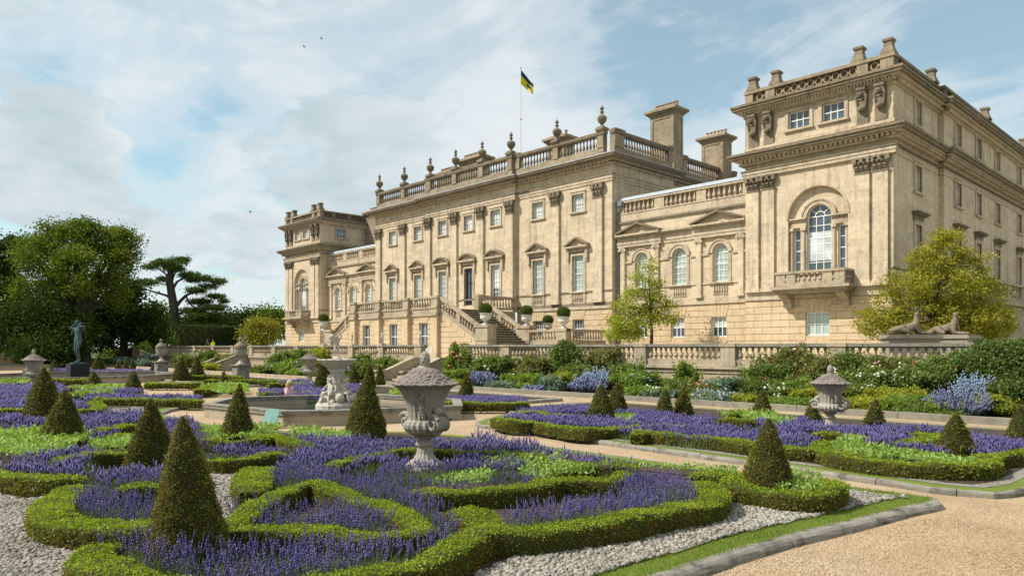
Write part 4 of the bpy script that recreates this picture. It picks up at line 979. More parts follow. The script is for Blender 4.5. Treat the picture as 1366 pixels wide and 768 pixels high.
CAMXY = np.array([0.0, 0.0])
def dcam(p): return math.hypot(p[0], p[1])
def resample(pts, step):
    P = np.array(pts, float); seg = np.linalg.norm(np.diff(P, axis=0), axis=1); s = np.concatenate([[0], np.cumsum(seg)])
    n = max(3, int(s[-1] / step) + 1); t = np.linspace(0, s[-1], n)
    return np.stack([np.interp(t, s, P[:, 0]), np.interp(t, s, P[:, 1])], 1)
HEDGE_LINES = []
def box_hedge(label, pts, h=.265, w=.30, z0=.085, closed=False, sm=2, group='clipped box hedges of the parterre'):
    pts = smooth_line(pts, sm, closed)
    if closed: pts = pts + [pts[0]]
    P = resample(pts, .16); HEDGE_LINES.append((P, w))
    n = len(P); T = np.gradient(P, axis=0); T /= np.linalg.norm(T, axis=1, keepdims=True) + 1e-9; Nn = np.stack([T[:, 1], -T[:, 0]], 1)
    prof = np.array([(-.48, 0), (-.5, .45), (-.5, .9), (-.45, .985), (0, 1.0), (.45, .985), (.5, .9), (.5, .45), (.48, 0)])
    K = len(prof)
    ph = rng.uniform(0, 50)
    s = np.arange(n) * .16
    wob = .03 * np.sin(s * 2.1 + ph) + .02 * np.sin(s * 5.3 + ph * 2); hob = .018 * np.sin(s * 3.1 + ph) + .012 * np.sin(s * 7.7)
    sc = np.ones(n)
    if not closed: sc[0] = sc[-1] = .78; sc[1] = sc[-2] = .97
    inn = .93
    V = np.zeros((n, K, 3))
    V[:, :, :2] = P[:, None, :] + Nn[:, None, :] * (prof[None, :, 0, None] * (w * sc + wob)[:, None, None])
    V[:, :, 2] = z0 + prof[None, :, 1] * ((h + hob) * (.6 + .4 * sc))[:, None]
    V += rng.normal(0, .009, V.shape); Vc = V.reshape(-1, 3); F = []
    for i in range(n - 1):
        for k in range(K - 1): F.append((i * K + k, i * K + k + 1, (i + 1) * K + k + 1, (i + 1) * K + k))
    for i in (0, n - 1):
        for k in range(K // 2): F.append((i * K + k, i * K + k + 1, i * K + K - 2 - k, i * K + K - 1 - k))
    F = np.array(F)
    # leaves on the clipped surface
    quads = Vc[F]; A = np.linalg.norm(np.cross(quads[:, 1] - quads[:, 0], quads[:, 3] - quads[:, 0]), axis=1) + 1e-9
    nrm = unit(np.cross(quads[:, 1] - quads[:, 0], quads[:, 3] - quads[:, 0]))
    cen = quads.mean(1); axis = np.concatenate([P[np.minimum(F[:, 0] // K, n - 1)], np.full((len(F), 1), z0 + h * .5)], 1)
    flip = np.sum(nrm * (cen - axis), 1) < 0; nrm[flip] *= -1
    d = np.linalg.norm(P, axis=1); dm = max(4.5, np.percentile(d, 25))
    L = min(.14, max(.024, .0029 * dm)); Wd = L * .78
    cnt = int(min(70000, A.sum() * 1.5 / (.5 * L * Wd)))
    idx = rng.choice(len(F), cnt, p=A / A.sum()); u = rng.random((cnt, 1)); v = rng.random((cnt, 1)); q = quads[idx]
    Pt = (q[:, 0] * (1 - u) + q[:, 1] * u) * (1 - v) + (q[:, 3] * (1 - u) + q[:, 2] * u) * v
    nl = nrm[idx]; Pt = Pt + nl * rng.normal(0, .014, (cnt, 1)) - nl * L * .3
    LV, LF = leaf_geo(Pt, nl, L, Wd, .72)
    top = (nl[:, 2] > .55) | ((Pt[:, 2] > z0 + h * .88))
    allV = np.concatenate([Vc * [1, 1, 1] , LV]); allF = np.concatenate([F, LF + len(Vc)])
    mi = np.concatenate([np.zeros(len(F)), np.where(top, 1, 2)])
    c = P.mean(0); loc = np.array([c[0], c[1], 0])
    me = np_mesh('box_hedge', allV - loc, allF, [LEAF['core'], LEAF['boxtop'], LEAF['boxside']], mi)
    o = put('box_hedge', me, None, label, 'hedge', group); o.location = loc; return o
def ghedge(label, px, z=.35, **k):
    return box_hedge(label, GP(px, z), **k)
# ------------------------------------------------------------------ box hedges traced on the ground
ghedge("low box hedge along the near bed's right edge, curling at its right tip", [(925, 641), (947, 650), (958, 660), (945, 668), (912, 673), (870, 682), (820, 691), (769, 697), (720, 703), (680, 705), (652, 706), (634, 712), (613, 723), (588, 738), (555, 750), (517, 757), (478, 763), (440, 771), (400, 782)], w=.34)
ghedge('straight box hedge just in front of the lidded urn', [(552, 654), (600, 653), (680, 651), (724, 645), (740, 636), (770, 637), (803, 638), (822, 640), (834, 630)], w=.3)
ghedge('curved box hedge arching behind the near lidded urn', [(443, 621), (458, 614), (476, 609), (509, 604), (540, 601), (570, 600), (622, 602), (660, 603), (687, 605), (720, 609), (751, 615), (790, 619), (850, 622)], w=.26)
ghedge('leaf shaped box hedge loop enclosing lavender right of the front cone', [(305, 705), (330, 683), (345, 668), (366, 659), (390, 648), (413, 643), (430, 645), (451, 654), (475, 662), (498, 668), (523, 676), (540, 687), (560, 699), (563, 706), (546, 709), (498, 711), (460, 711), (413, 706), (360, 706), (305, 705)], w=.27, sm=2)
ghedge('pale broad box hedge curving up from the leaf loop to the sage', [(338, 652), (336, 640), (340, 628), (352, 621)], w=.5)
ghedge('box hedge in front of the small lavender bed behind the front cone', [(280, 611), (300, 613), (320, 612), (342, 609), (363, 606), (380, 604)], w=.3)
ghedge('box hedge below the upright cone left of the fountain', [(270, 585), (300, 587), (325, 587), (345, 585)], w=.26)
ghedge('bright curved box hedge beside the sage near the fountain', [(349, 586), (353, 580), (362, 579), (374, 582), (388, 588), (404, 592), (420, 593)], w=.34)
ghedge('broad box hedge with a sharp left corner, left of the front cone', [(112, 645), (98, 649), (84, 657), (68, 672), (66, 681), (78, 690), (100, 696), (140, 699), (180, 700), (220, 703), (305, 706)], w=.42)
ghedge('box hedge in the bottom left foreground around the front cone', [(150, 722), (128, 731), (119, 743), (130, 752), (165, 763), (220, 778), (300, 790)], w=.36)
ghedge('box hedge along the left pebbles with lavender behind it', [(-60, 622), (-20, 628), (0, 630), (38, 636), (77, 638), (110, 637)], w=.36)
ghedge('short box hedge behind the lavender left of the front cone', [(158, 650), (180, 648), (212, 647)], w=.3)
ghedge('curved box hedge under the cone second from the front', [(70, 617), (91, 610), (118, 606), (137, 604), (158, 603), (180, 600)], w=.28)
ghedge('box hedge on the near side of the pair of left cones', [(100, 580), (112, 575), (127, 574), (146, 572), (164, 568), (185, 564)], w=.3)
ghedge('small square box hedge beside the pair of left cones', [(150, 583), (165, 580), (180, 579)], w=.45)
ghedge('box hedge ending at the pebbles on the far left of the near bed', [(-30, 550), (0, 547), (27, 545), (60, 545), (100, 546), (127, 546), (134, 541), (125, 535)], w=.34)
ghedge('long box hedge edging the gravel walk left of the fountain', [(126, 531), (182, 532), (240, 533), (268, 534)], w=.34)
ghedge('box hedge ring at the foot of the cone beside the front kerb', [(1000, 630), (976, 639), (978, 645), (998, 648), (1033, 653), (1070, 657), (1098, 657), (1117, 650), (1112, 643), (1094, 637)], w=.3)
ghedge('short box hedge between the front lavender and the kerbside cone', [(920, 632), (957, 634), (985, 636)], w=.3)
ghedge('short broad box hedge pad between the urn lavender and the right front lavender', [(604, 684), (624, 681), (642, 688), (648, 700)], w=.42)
# bed across the gravel walk
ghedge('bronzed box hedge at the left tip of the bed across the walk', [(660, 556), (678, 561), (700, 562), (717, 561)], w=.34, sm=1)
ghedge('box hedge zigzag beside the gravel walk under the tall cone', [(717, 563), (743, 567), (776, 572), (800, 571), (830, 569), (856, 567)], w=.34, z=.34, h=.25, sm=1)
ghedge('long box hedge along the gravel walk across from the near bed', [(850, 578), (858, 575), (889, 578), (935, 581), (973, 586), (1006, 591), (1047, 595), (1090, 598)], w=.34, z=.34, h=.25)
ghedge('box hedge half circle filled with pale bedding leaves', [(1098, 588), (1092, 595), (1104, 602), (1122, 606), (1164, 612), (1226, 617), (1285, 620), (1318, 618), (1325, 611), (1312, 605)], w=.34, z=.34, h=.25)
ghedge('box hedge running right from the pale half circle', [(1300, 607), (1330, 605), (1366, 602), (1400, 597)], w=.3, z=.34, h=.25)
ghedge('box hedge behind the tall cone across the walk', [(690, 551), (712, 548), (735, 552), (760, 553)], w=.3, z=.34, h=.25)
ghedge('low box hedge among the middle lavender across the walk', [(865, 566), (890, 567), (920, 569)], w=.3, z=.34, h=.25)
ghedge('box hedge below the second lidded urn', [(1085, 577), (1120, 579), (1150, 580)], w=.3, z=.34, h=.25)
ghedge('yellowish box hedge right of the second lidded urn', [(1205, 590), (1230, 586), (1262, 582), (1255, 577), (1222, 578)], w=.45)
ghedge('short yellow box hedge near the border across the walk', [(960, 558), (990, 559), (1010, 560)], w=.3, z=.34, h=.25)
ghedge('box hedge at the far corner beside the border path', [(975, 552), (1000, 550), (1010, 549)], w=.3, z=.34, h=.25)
# beds beyond the fountain
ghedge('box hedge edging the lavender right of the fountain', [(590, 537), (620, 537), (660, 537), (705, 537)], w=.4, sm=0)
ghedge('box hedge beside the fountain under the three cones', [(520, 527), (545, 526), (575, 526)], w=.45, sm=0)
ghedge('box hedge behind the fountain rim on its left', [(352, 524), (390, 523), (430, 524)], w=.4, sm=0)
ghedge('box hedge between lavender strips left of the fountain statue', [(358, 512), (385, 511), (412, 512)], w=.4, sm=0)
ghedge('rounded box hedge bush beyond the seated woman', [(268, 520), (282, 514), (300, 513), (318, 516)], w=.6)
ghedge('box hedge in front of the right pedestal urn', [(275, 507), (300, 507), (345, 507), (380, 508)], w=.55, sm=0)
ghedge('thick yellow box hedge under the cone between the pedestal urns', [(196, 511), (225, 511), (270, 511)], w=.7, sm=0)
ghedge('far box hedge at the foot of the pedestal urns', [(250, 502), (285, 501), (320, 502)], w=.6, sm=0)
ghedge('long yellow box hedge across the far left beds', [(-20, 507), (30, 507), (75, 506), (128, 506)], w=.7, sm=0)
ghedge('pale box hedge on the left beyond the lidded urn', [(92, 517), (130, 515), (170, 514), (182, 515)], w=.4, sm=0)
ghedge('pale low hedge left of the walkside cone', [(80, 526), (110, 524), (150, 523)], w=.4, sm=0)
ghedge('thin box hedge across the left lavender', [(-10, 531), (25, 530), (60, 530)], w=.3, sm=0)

# ------------------------------------------------------------------ yew cones
def cone_geo(seed, H, Rb, L, cov=1.7):
    rg = np.random.default_rng(seed); nz, na = 22, 30
    t = np.linspace(0, 1, nz)
    prof = np.where(t < .06, .93 + t / .06 * .07, np.maximum(0.0, (1 - (t - .06) / .94)) ** .74); prof[-1] = .03
    ang = np.linspace(0, 2 * np.pi, na, endpoint=False)
    lob = 1 + .05 * np.sin(2 * ang + seed) + .035 * np.sin(3 * ang + seed * 1.3) + .025 * np.sin(5 * ang + 2 * seed)
    rr = Rb * prof[:, None] * (lob[None, :] + .03 * np.sin(t[:, None] * 17 + seed + 2 * np.sin(ang)[None, :]))
    lean = (rg.uniform(-.05, .05), rg.uniform(-.05, .05))
    V = np.stack([rr * np.cos(ang) + lean[0] * t[:, None] * H, rr * np.sin(ang) + lean[1] * t[:, None] * H, np.repeat((t * H)[:, None], na, 1)], 2).reshape(-1, 3)
    F = np.array([(i * na + j, i * na + (j + 1) % na, (i + 1) * na + (j + 1) % na, (i + 1) * na + j) for i in range(nz - 1) for j in range(na)])
    q = V[F]; cr = np.cross(q[:, 1] - q[:, 0], q[:, 3] - q[:, 0]); A = np.linalg.norm(cr, axis=1) + 1e-9; nr = cr / A[:, None]
    W = L * .5; cnt = int(min(26000, A.sum() * cov / (.5 * L * W)))
    idx = rg.choice(len(F), cnt, p=A / A.sum()); u = rg.random((cnt, 1)); v = rg.random((cnt, 1)); qq = q[idx]
    Pt = (qq[:, 0] * (1 - u) + qq[:, 1] * u) * (1 - v) + (qq[:, 3] * (1 - u) + qq[:, 2] * u) * v
    nl = unit(nr[idx] + [0, 0, .35]); lump = .02 * np.sin(Pt[:, 0:1] * 23 + seed) * np.sin(Pt[:, 1:2] * 19) * np.sin(Pt[:, 2:3] * 21 + seed); Pt = Pt + nl * (rg.normal(0, .013, (cnt, 1)) + lump) - nl * L * .4
    LV, LF = leaf_geo(Pt, nl, L, W, .6)
    return np.concatenate([V * [.97, .97, 1], LV]), np.concatenate([F, LF + len(V)]), np.concatenate([np.zeros(len(F)), np.ones(cnt)])
CONES = [
 (252, 752, 555, 106, 'large yew cone standing in lavender in the left foreground'),
 (200, 626, 532, 62, 'yew cone just behind the large front cone'),
 (84, 592, 520, 53, 'brownish yew cone, right one of the overlapping pair on the left'),
 (60, 568, 490, 52, 'taller yew cone, left one of the overlapping pair on the left'),
 (316, 590, 512, 43, 'dark yew cone left of the fountain basin notice'),
 (487, 584, 501, 56, 'yew cone beside the near lidded urn, in front of the fountain'),
 (1023, 661, 558, 72, 'bronzed yew cone ringed by a hedge beside the front kerb'),
 (1273, 611, 550, 52, 'yew cone set in pale bedding on the right'),
 (803, 562, 512, 40, 'taller of the two overlapping yew cones across the walk'),
 (823, 546, 511, 27, 'yew cone peeping out behind the taller cone across the walk'),
 (886, 555, 518, 24, 'left one of two neighbouring yew cones near the border'),
 (911, 554, 516, 26, 'right one of two neighbouring yew cones near the border'),
 (1016, 557, 518, 27, 'yew cone above the kerbside cone, near the border wall'),
 (1084, 564, 536, 27, 'yew cone half hidden by the second lidded urn'),
 (1167, 570, 532, 29, 'yew cone right of the second lidded urn'),
 (1362, 585, 540, 34, 'yew cone cut by the right edge beside the tall shrubs'),
 (622, 528, 496, 19, 'yew cone in the lavender right of the fountain'),
 (429, 523, 486, 23, 'yew cone left of the fountain statue'),
 (178, 525, 495, 26, 'yew cone beside the gravel walk left of the fountain'),
 (126, 514, 495, 19, 'small yew cone before the black plinth'),
 (131, 497, 473, 18, 'tall orange tinged yew cone right of the bronze statue'),
 (242, 507, 476, 22, 'yew cone between the two pedestal urns, nearer one'),
 (264, 501, 475, 17, 'yew cone between the two pedestal urns, farther one'),
 (299, 515, 495, 14, 'small yew cone left of the right pedestal urn'),
 (472, 515, 486, 16, 'yew cone right of the fountain statue, below the pink flowers'),
 (492, 517, 485, 18, 'yew cone behind the fountainside cone, left of two'),
 (507, 513, 487, 14, 'yew cone behind the fountainside cone, right of two'),
 (511, 505, 486, 9, 'narrow yew cone at the foot of the stone steps'),
 (158, 494, 481, 8, 'tiny yew cone far off, left of three in a row'),
 (168, 494, 479, 9, 'tiny yew cone far off, middle of three in a row'),
 (177, 494, 478, 9, 'tiny yew cone far off, right of three in a row'),
 (205, 494, 479, 8, 'tiny yew cone left of the left pedestal urn'),
 (72, 496, 480, 11, 'yew cone behind the left lidded urn'),
 (28, 487, 471, 14, 'far yew cone at the left by the low wall'),
]
CONE_POS = []
for k, (x, yb, yt, wpx, lab) in enumerate(CONES):
    X, Y = G(x, yb, .12); d = -0.7252 * X + .6886 * Y; s = d / 972
    H = (yb - yt) * s; Rb = wpx * s / 2 * 1.03
    L = min(.16, max(.024, .0033 * d))
    V, F, mi = cone_geo(k + 3, H, Rb, L, 1.35)
    me = np_mesh('yew_cone', V, F, [LEAF['yewcore'], LEAF['yew']], mi)
    o = put('yew_cone', me, None, lab, 'topiary', 'clipped yew cones of the parterre'); o.location = (X, Y, .12)
    CONE_POS.append((X, Y, Rb))

# ------------------------------------------------------------------ bedding: lavender, pale leaves, pebbles, turf
def pip(P, poly):
    x, y = P[:, 0], P[:, 1]; ins = np.zeros(len(P), bool); n = len(poly)
    for i in range(n):
        x0, y0 = poly[i]; x1, y1 = poly[(i + 1) % n]
        c = ((y0 > y) != (y1 > y)) & (x < (x1 - x0) * (y - y0) / (y1 - y0 + 1e-12) + x0); ins ^= c
    return ins
def sample_poly(poly, dens, mx=400000):
    a = np.array(poly); lo, hi = a.min(0), a.max(0); n = int(min(mx, (hi - lo).prod() * dens)); P = lo + rng.random((n, 2)) * (hi - lo)
    return P[pip(P, poly)]
def hedge_clear(P, extra=.05):
    keep = np.ones(len(P), bool)
    for Q, w in HEDGE_LINES:
        lo, hi = Q.min(0) - 1, Q.max(0) + 1; near = keep & (P[:, 0] > lo[0]) & (P[:, 0] < hi[0]) & (P[:, 1] > lo[1]) & (P[:, 1] < hi[1]); ii = np.where(near)[0]
        for ch in np.array_split(ii, max(1, len(ii) // 4000)):
            if len(ch) == 0: continue
            d = np.min(np.linalg.norm(P[ch][:, None, :] - Q[None, :, :], axis=2), axis=1); keep[ch[d < w / 2 + extra]] = False
    for X, Y, r in CONE_POS:
        keep &= np.hypot(P[:, 0] - X, P[:, 1] - Y) > r * .85
    return keep
def in_any(P, polys):
    m = np.zeros(len(P), bool)
    for q in polys: m |= pip(P, q)
    return m
def frustum(P, mg=60):
    d = -0.7252 * P[:, 0] + .6886 * P[:, 1]; r = .6886 * P[:, 0] + .7252 * P[:, 1]
    px = 683 + 972 * r / np.maximum(d, .1); py = 463 + 2.0 * 972 / np.maximum(d, .1)
    return (d > 2) & (px > -mg) & (px < 1366 + mg) & (py < 1000)
def tri_mesh(name, V, F, mats, mi, label, cat, kind='stuff'):
    me = np_mesh(name, V, F, mats, mi); return put(name, me, None, label, cat, None, kind)
OCT = np.array([(1, 0, 0), (-1, 0, 0), (0, 1, 0), (0, -1, 0), (0, 0, 1), (0, 0, -1)], float)
OCTF = np.array([(0, 2, 4), (2, 1, 4), (1, 3, 4), (3, 0, 4), (2, 0, 5), (1, 2, 5), (3, 1, 5), (0, 3, 5)])
def octs(P, sx, sz, dirs=None):
    n = len(P); sx = np.broadcast_to(sx, n); sz = np.broadcast_to(sz, n)
    a = rng.uniform(0, 6.28, n); ca, sa = np.cos(a), np.sin(a)
    V = np.empty((n, 6, 3)); o = OCT
    lx = o[None, :, 0] * sx[:, None]; ly = o[None, :, 1] * sx[:, None]; lz = o[None, :, 2] * sz[:, None]
    V[:, :, 0] = lx * ca[:, None] - ly * sa[:, None]; V[:, :, 1] = lx * sa[:, None] + ly * ca[:, None]; V[:, :, 2] = lz
    if dirs is not None:
        V[:, :, 0] += lz * dirs[:, 0:1]; V[:, :, 1] += lz * dirs[:, 1:2]
    V += P[:, None, :]
    F = (OCTF[None] + (np.arange(n) * 6)[:, None, None]).reshape(-1, 3)
    return V.reshape(-1, 3), F
def blades(P, D, L, W):
    """thin triangles from P along D"""
    n = len(P); S = unit(np.cross(D, rng.normal(size=(n, 3)))); L = np.broadcast_to(L, n); W = np.broadcast_to(W, n)
    V = np.stack([P - S * W[:, None] / 2, P + S * W[:, None] / 2, P + D * L[:, None]], 1).reshape(-1, 3)
    return V, np.arange(n * 3).reshape(n, 3)
def vnoise(P, s, seed=0):
    return (np.sin(P[:, 0] * s + seed) * np.sin(P[:, 1] * s * 1.13 + seed * 1.7) + np.sin(P[:, 0] * s * 2.3 + 1 + seed) * np.sin(P[:, 1] * s * 2.1 + 2) * .5) / 1.5
def lavender(name_label, polys, excl, h0=.40):
    Vs, Fs, Ms, o = [], [], [], 0
    def push(V, F, m):
        nonlocal o
        Vs.append(V); Fs.append(F + o); Ms.append(np.full(len(F), m)); o += len(V)
    for poly in polys:
        c = np.array(poly); 
        P = sample_poly(poly, 620); P = P[frustum(P)]
        if len(P) == 0: continue
        P = P[hedge_clear(P) & ~in_any(P, excl)]
        d = np.linalg.norm(P, axis=1)
        keep = rng.random(len(P)) < np.where(d > 14, .8, 1) * np.clip(2300 / (d ** 2 * 6 + 900), .035, .62) * np.clip(1.0 + .4 * vnoise(P, 3.6, 2), .7, 1.3); P = P[keep]; d = d[keep]
        n = len(P); big = np.clip((d / 12) ** .75, .9, 3.2)
        hh = (h0 - .09) * (1 + .2 * vnoise(P, 2.3, 5) + rng.normal(0, .15, n)); hh = np.clip(hh, .14, .52)
        lean = rng.normal(0, .17, (n, 2))
        base = np.column_stack([P, np.full(n, .09)]); tip = base + np.column_stack([lean * hh[:, None], hh])
        dirs = lean
        nearm = d < 11.5
        # flower heads: whorls near the camera, single spindle farther off
        for k, (f, s) in enumerate(((-.075, .8), (-.05, 1.0), (-.025, .95), (0, .7))):
            q = nearm; cen = tip[q] + np.column_stack([lean[q] * f, np.full(q.sum(), f)]) + rng.normal(0, .0025, (q.sum(), 3))
            V, F = octs(cen, .0095 * s * big[q] * rng.uniform(.8, 1.2, q.sum()), .019, dirs[q]); push(V, F, 0)
        q = ~nearm
        if q.any(): V, F = octs(tip[q] - np.column_stack([np.zeros((q.sum(), 2)), np.full(q.sum(), .05)]), .0105 * big[q], .05 * np.sqrt(big[q]) * rng.uniform(.8, 1.3, q.sum()), dirs[q]); push(V, F, 0)
        q = d < 16
        D = unit(tip[q] - base[q]); V, F = blades(base[q] + D * .12, D, hh[q] - .2, .007); push(V, F, 1)
        # leafy mound
        for rep in range(3):
            Q = P + rng.normal(0, .05, P.shape); n2 = len(Q); D = unit(np.column_stack([rng.normal(0, .38, (n2, 2)), np.ones(n2)])); V, F = blades(np.column_stack([Q, np.full(n2, .09)]), D, hh * rng.uniform(.5, .82, n2), .016 * big); push(V, F, 1)
    return tri_mesh('lavender', np.concatenate(Vs), np.concatenate(Fs), [LEAF['lav'], LEAF['lavleaf']], np.concatenate(Ms), name_label, 'lavender')
def bedding(label, polys, zt=.27):
    Vs, Fs, o = [], [], 0
    for poly in polys:
        P = sample_poly(poly, 900, 60000); P = P[frustum(P)]; P = P[hedge_clear(P, .0)]; d = np.linalg.norm(P, axis=1)
        keep = rng.random(len(P)) < np.clip((11 / d) ** 1.6, .05, 1); P = P[keep]; d = d[keep]; n = len(P)
        z = zt * (.62 + .38 * rng.random(n)) * (1 + .16 * vnoise(P, 4.0, 1)) + .1
        N = unit(np.column_stack([rng.normal(0, .55, (n, 2)), np.ones(n)])); L = .055 * np.clip(d / 10, 1, 3)
        V, F = leaf_geo(np.column_stack([P, z]), N, L, L * .5, .55); Vs.append(V); Fs.append(F + o); o += len(V)
    me = np_mesh('bedding_leaves', np.concatenate(Vs), np.concatenate(Fs), LEAF['sage']); return put('bedding_leaves', me, None, label, 'bedding plants', None, 'stuff')
Z = .24
sageA = [GP(q, Z) for q in ([(-20, 580), (60, 577), (105, 580), (110, 590), (95, 603), (40, 612), (-20, 606)], [(118, 592), (150, 588), (185, 585), (190, 600), (160, 602), (125, 600)], [(272, 577), (300, 573), (350, 572), (378, 572), (372, 578), (350, 580), (345, 587), (280, 587)],
    [(384, 575), (430, 577), (468, 584), (465, 592), (430, 589), (390, 583)], [(575, 648), (625, 636), (655, 634), (660, 640), (640, 650)], [(718, 640), (690, 634), (705, 627), (745, 626), (800, 624), (850, 625), (900, 627), (985, 632), (985, 638), (920, 631), (860, 627), (810, 627), (785, 634)],
    [(1040, 632), (1085, 636), (1118, 650), (1110, 664), (1040, 660), (1000, 640)], [(108, 574), (118, 580), (122, 590), (108, 590)], [(640, 621), (690, 613), (760, 617), (740, 624), (690, 626)])]
sageB = [GP(q, Z) for q in ([(1108, 594), (1130, 588), (1160, 589), (1150, 596), (1215, 605), (1260, 612), (1312, 618), (1290, 622), (1230, 618), (1160, 611), (1110, 603)], [(955, 553), (990, 552), (1035, 553), (1040, 562), (1010, 563), (990, 558)], [(822, 557), (850, 556), (845, 564), (822, 563)], [(1020, 562), (1060, 561), (1065, 567), (1030, 569)])]
sageC = [GP(q, Z) for q in ([(268, 518), (300, 513), (330, 514), (330, 522), (290, 524)], [(-10, 508), (40, 506), (40, 511), (-10, 512)], [(525, 522), (560, 519), (580, 522), (560, 528), (520, 528)], [(95, 518), (170, 515), (170, 519), (95, 521)], [(100, 526), (150, 523), (150, 527), (95, 530)])]
pebA = [GP([(-120, 650), (0, 660), (30, 668), (62, 664), (50, 690), (62, 706), (100, 718), (134, 724), (110, 745), (120, 765), (220, 800), (300, 960), (-600, 960), (-300, 700)], .1),
        GP([(636, 767), (700, 738), (800, 723), (881, 706), (941, 688), (966, 666), (962, 655), (975, 640), (1000, 650), (1010, 665), (1120, 672), (1180, 668), (1000, 720), (700, 790), (600, 830), (560, 830), (600, 790)], .1),
        GP([(280, 622), (338, 626), (338, 650), (322, 680), (300, 700), (280, 700)], .1), GP([(1085, 676), (1126, 662), (1122, 648), (1105, 640), (1180, 650), (1250, 662), (1225, 680), (1060, 705)], .1), GP([(118, 555), (140, 546), (190, 543), (200, 552), (160, 560), (148, 566)], .1)]
urnA = (-10.22, 7.62)
def disc(c, r): return [(c[0] + r * math.cos(a * .4), c[1] + r * math.sin(a * .4)) for a in range(16)]
def LP(*pts): return [G(x, y, .43 if w == 'b' else .36) for x, y, w in pts]
b_, f_ = 'b', 'f'
lavA = [
 LP((646, 698, f_), (692, 707, f_), (760, 699, f_), (825, 689, f_), (881, 683, f_), (938, 666, f_), (931, 634, b_), (917, 630, b_), (841, 626, b_), (825, 647, b_), (785, 655, b_), (720, 669, b_), (658, 684, b_)),
 LP((356, 630, f_), (378, 652, f_), (400, 648, f_), (432, 644, f_), (460, 660, f_), (517, 675, f_), (541, 692, f_), (566, 708, f_), (572, 724, f_), (612, 708, f_), (602, 668, b_), (552, 652, b_), (520, 642, b_), (450, 628, b_), (440, 612, b_), (398, 600, b_), (365, 612, b_)),
 LP((372, 574, b_), (470, 578, b_), (540, 583, b_), (615, 583, b_), (640, 572, b_), (660, 576, b_), (714, 590, b_), (790, 602, b_), (853, 615, b_), (858, 624, f_), (800, 622, f_), (751, 618, f_), (687, 610, f_), (600, 606, f_), (509, 612, f_), (443, 626, f_), (400, 606, f_), (398, 592, f_)),
 LP((548, 652, f_), (600, 651, f_), (700, 650, f_), (738, 638, f_), (722, 630, b_), (640, 638, b_), (560, 638, b_), (470, 630, b_), (450, 636, f_)),
 LP((515, 608, b_), (600, 606, b_), (740, 613, b_), (735, 624, f_), (600, 622, f_), (505, 632, f_)),
 LP((306, 664, b_), (350, 662, b_), (400, 666, b_), (450, 666, b_), (505, 676, b_), (530, 690, b_), (532, 703, f_), (480, 706, f_), (410, 703, f_), (312, 702, f_)),
 LP((284, 592, b_), (330, 588, b_), (370, 592, b_), (386, 600, f_), (340, 607, f_), (290, 609, f_)),
 LP((104, 640, b_), (160, 649, b_), (207, 656, b_), (215, 682, f_), (180, 688, f_), (130, 686, f_), (98, 675, f_), (88, 664, f_)),
 LP((110, 622, b_), (150, 618, b_), (218, 618, b_), (222, 646, f_), (170, 648, f_), (112, 640, f_)),
 LP((2, 612, b_), (40, 600, b_), (90, 592, b_), (122, 590, b_), (126, 604, f_), (100, 632, f_), (50, 632, f_), (8, 628, f_)),
 LP((102, 553, b_), (150, 548, b_), (188, 546, b_), (191, 562, f_), (165, 568, f_), (110, 572, f_)),
 LP((218, 556, b_), (252, 552, b_), (262, 562, b_), (250, 592, f_), (234, 602, f_), (218, 596, f_)),
 LP((-30, 550, b_), (95, 549, b_), (96, 563, f_), (-30, 564, f_)), LP((-30, 566, b_), (46, 564, b_), (50, 574, f_), (-30, 578, f_)), LP((92, 575, b_), (160, 572, b_), (160, 582, f_), (95, 584, f_)),
 LP((132, 700, b_), (200, 704, b_), (300, 716, b_), (413, 714, b_), (498, 718, b_), (563, 714, b_), (612, 716, f_), (592, 730, f_), (555, 744, f_), (517, 751, f_), (455, 759, f_), (400, 772, f_), (330, 800, f_), (250, 790, f_), (190, 768, f_), (140, 745, f_), (134, 726, b_)),
 LP((225, 575, b_), (262, 572, b_), (270, 590, f_), (262, 610, f_), (230, 612, f_))]
lavender('dense purple lavender filling the near parterre bed between the clipped hedges', lavA, sageA + pebA + [disc(urnA, .6), disc((urnA[0] + .55, urnA[1] - .4), .5)])
lavB = [GP(q, .36) for q in ([(668, 556), (690, 551), (760, 553), (800, 556), (860, 560), (920, 562), (1010, 572), (1095, 582), (1090, 598), (1047, 595), (973, 586), (890, 579), (850, 573), (780, 566), (720, 560)],
    [(690, 545), (725, 541), (790, 541), (800, 547), (740, 549), (700, 550)], [(820, 547), (870, 546), (905, 552), (955, 556), (950, 562), (870, 560), (825, 557)], [(1010, 556), (1060, 556), (1110, 562), (1100, 574), (1040, 573), (1015, 565)],
    [(1105, 566), (1160, 566), (1220, 568), (1215, 580), (1170, 588), (1125, 586)], [(1140, 595), (1200, 590), (1255, 592), (1262, 603), (1200, 604), (1150, 600)], [(1292, 574), (1330, 580), (1380, 590), (1400, 603), (1300, 605)], [(1225, 568), (1262, 570), (1262, 576), (1230, 574)])]
lavender('purple lavender in the bed across the gravel walk, below the long border', lavB, sageB + [disc((-7.7, 18.3), .5), disc((-7.3, 17.9), .5)], .37)
lavC = [GP(q, .36) for q in ([(600, 529), (640, 527), (700, 530), (705, 535), (600, 535)], [(385, 513), (440, 510), (440, 528), (350, 524), (345, 518), (380, 518)], [(455, 512), (480, 512), (480, 520), (455, 521)], [(370, 507), (410, 506), (412, 509), (375, 510)], [(560, 527), (590, 529), (580, 533), (560, 532)], [(360, 530), (440, 523), (445, 530)],
    [(-20, 512), (80, 511), (90, 518), (70, 530), (110, 535), (120, 543), (-30, 545)], [(96, 521), (185, 517), (190, 521), (110, 526)], [(105, 529), (160, 526), (270, 527), (265, 533), (130, 531)], [(60, 492), (100, 491), (200, 493), (200, 496), (100, 496)])]
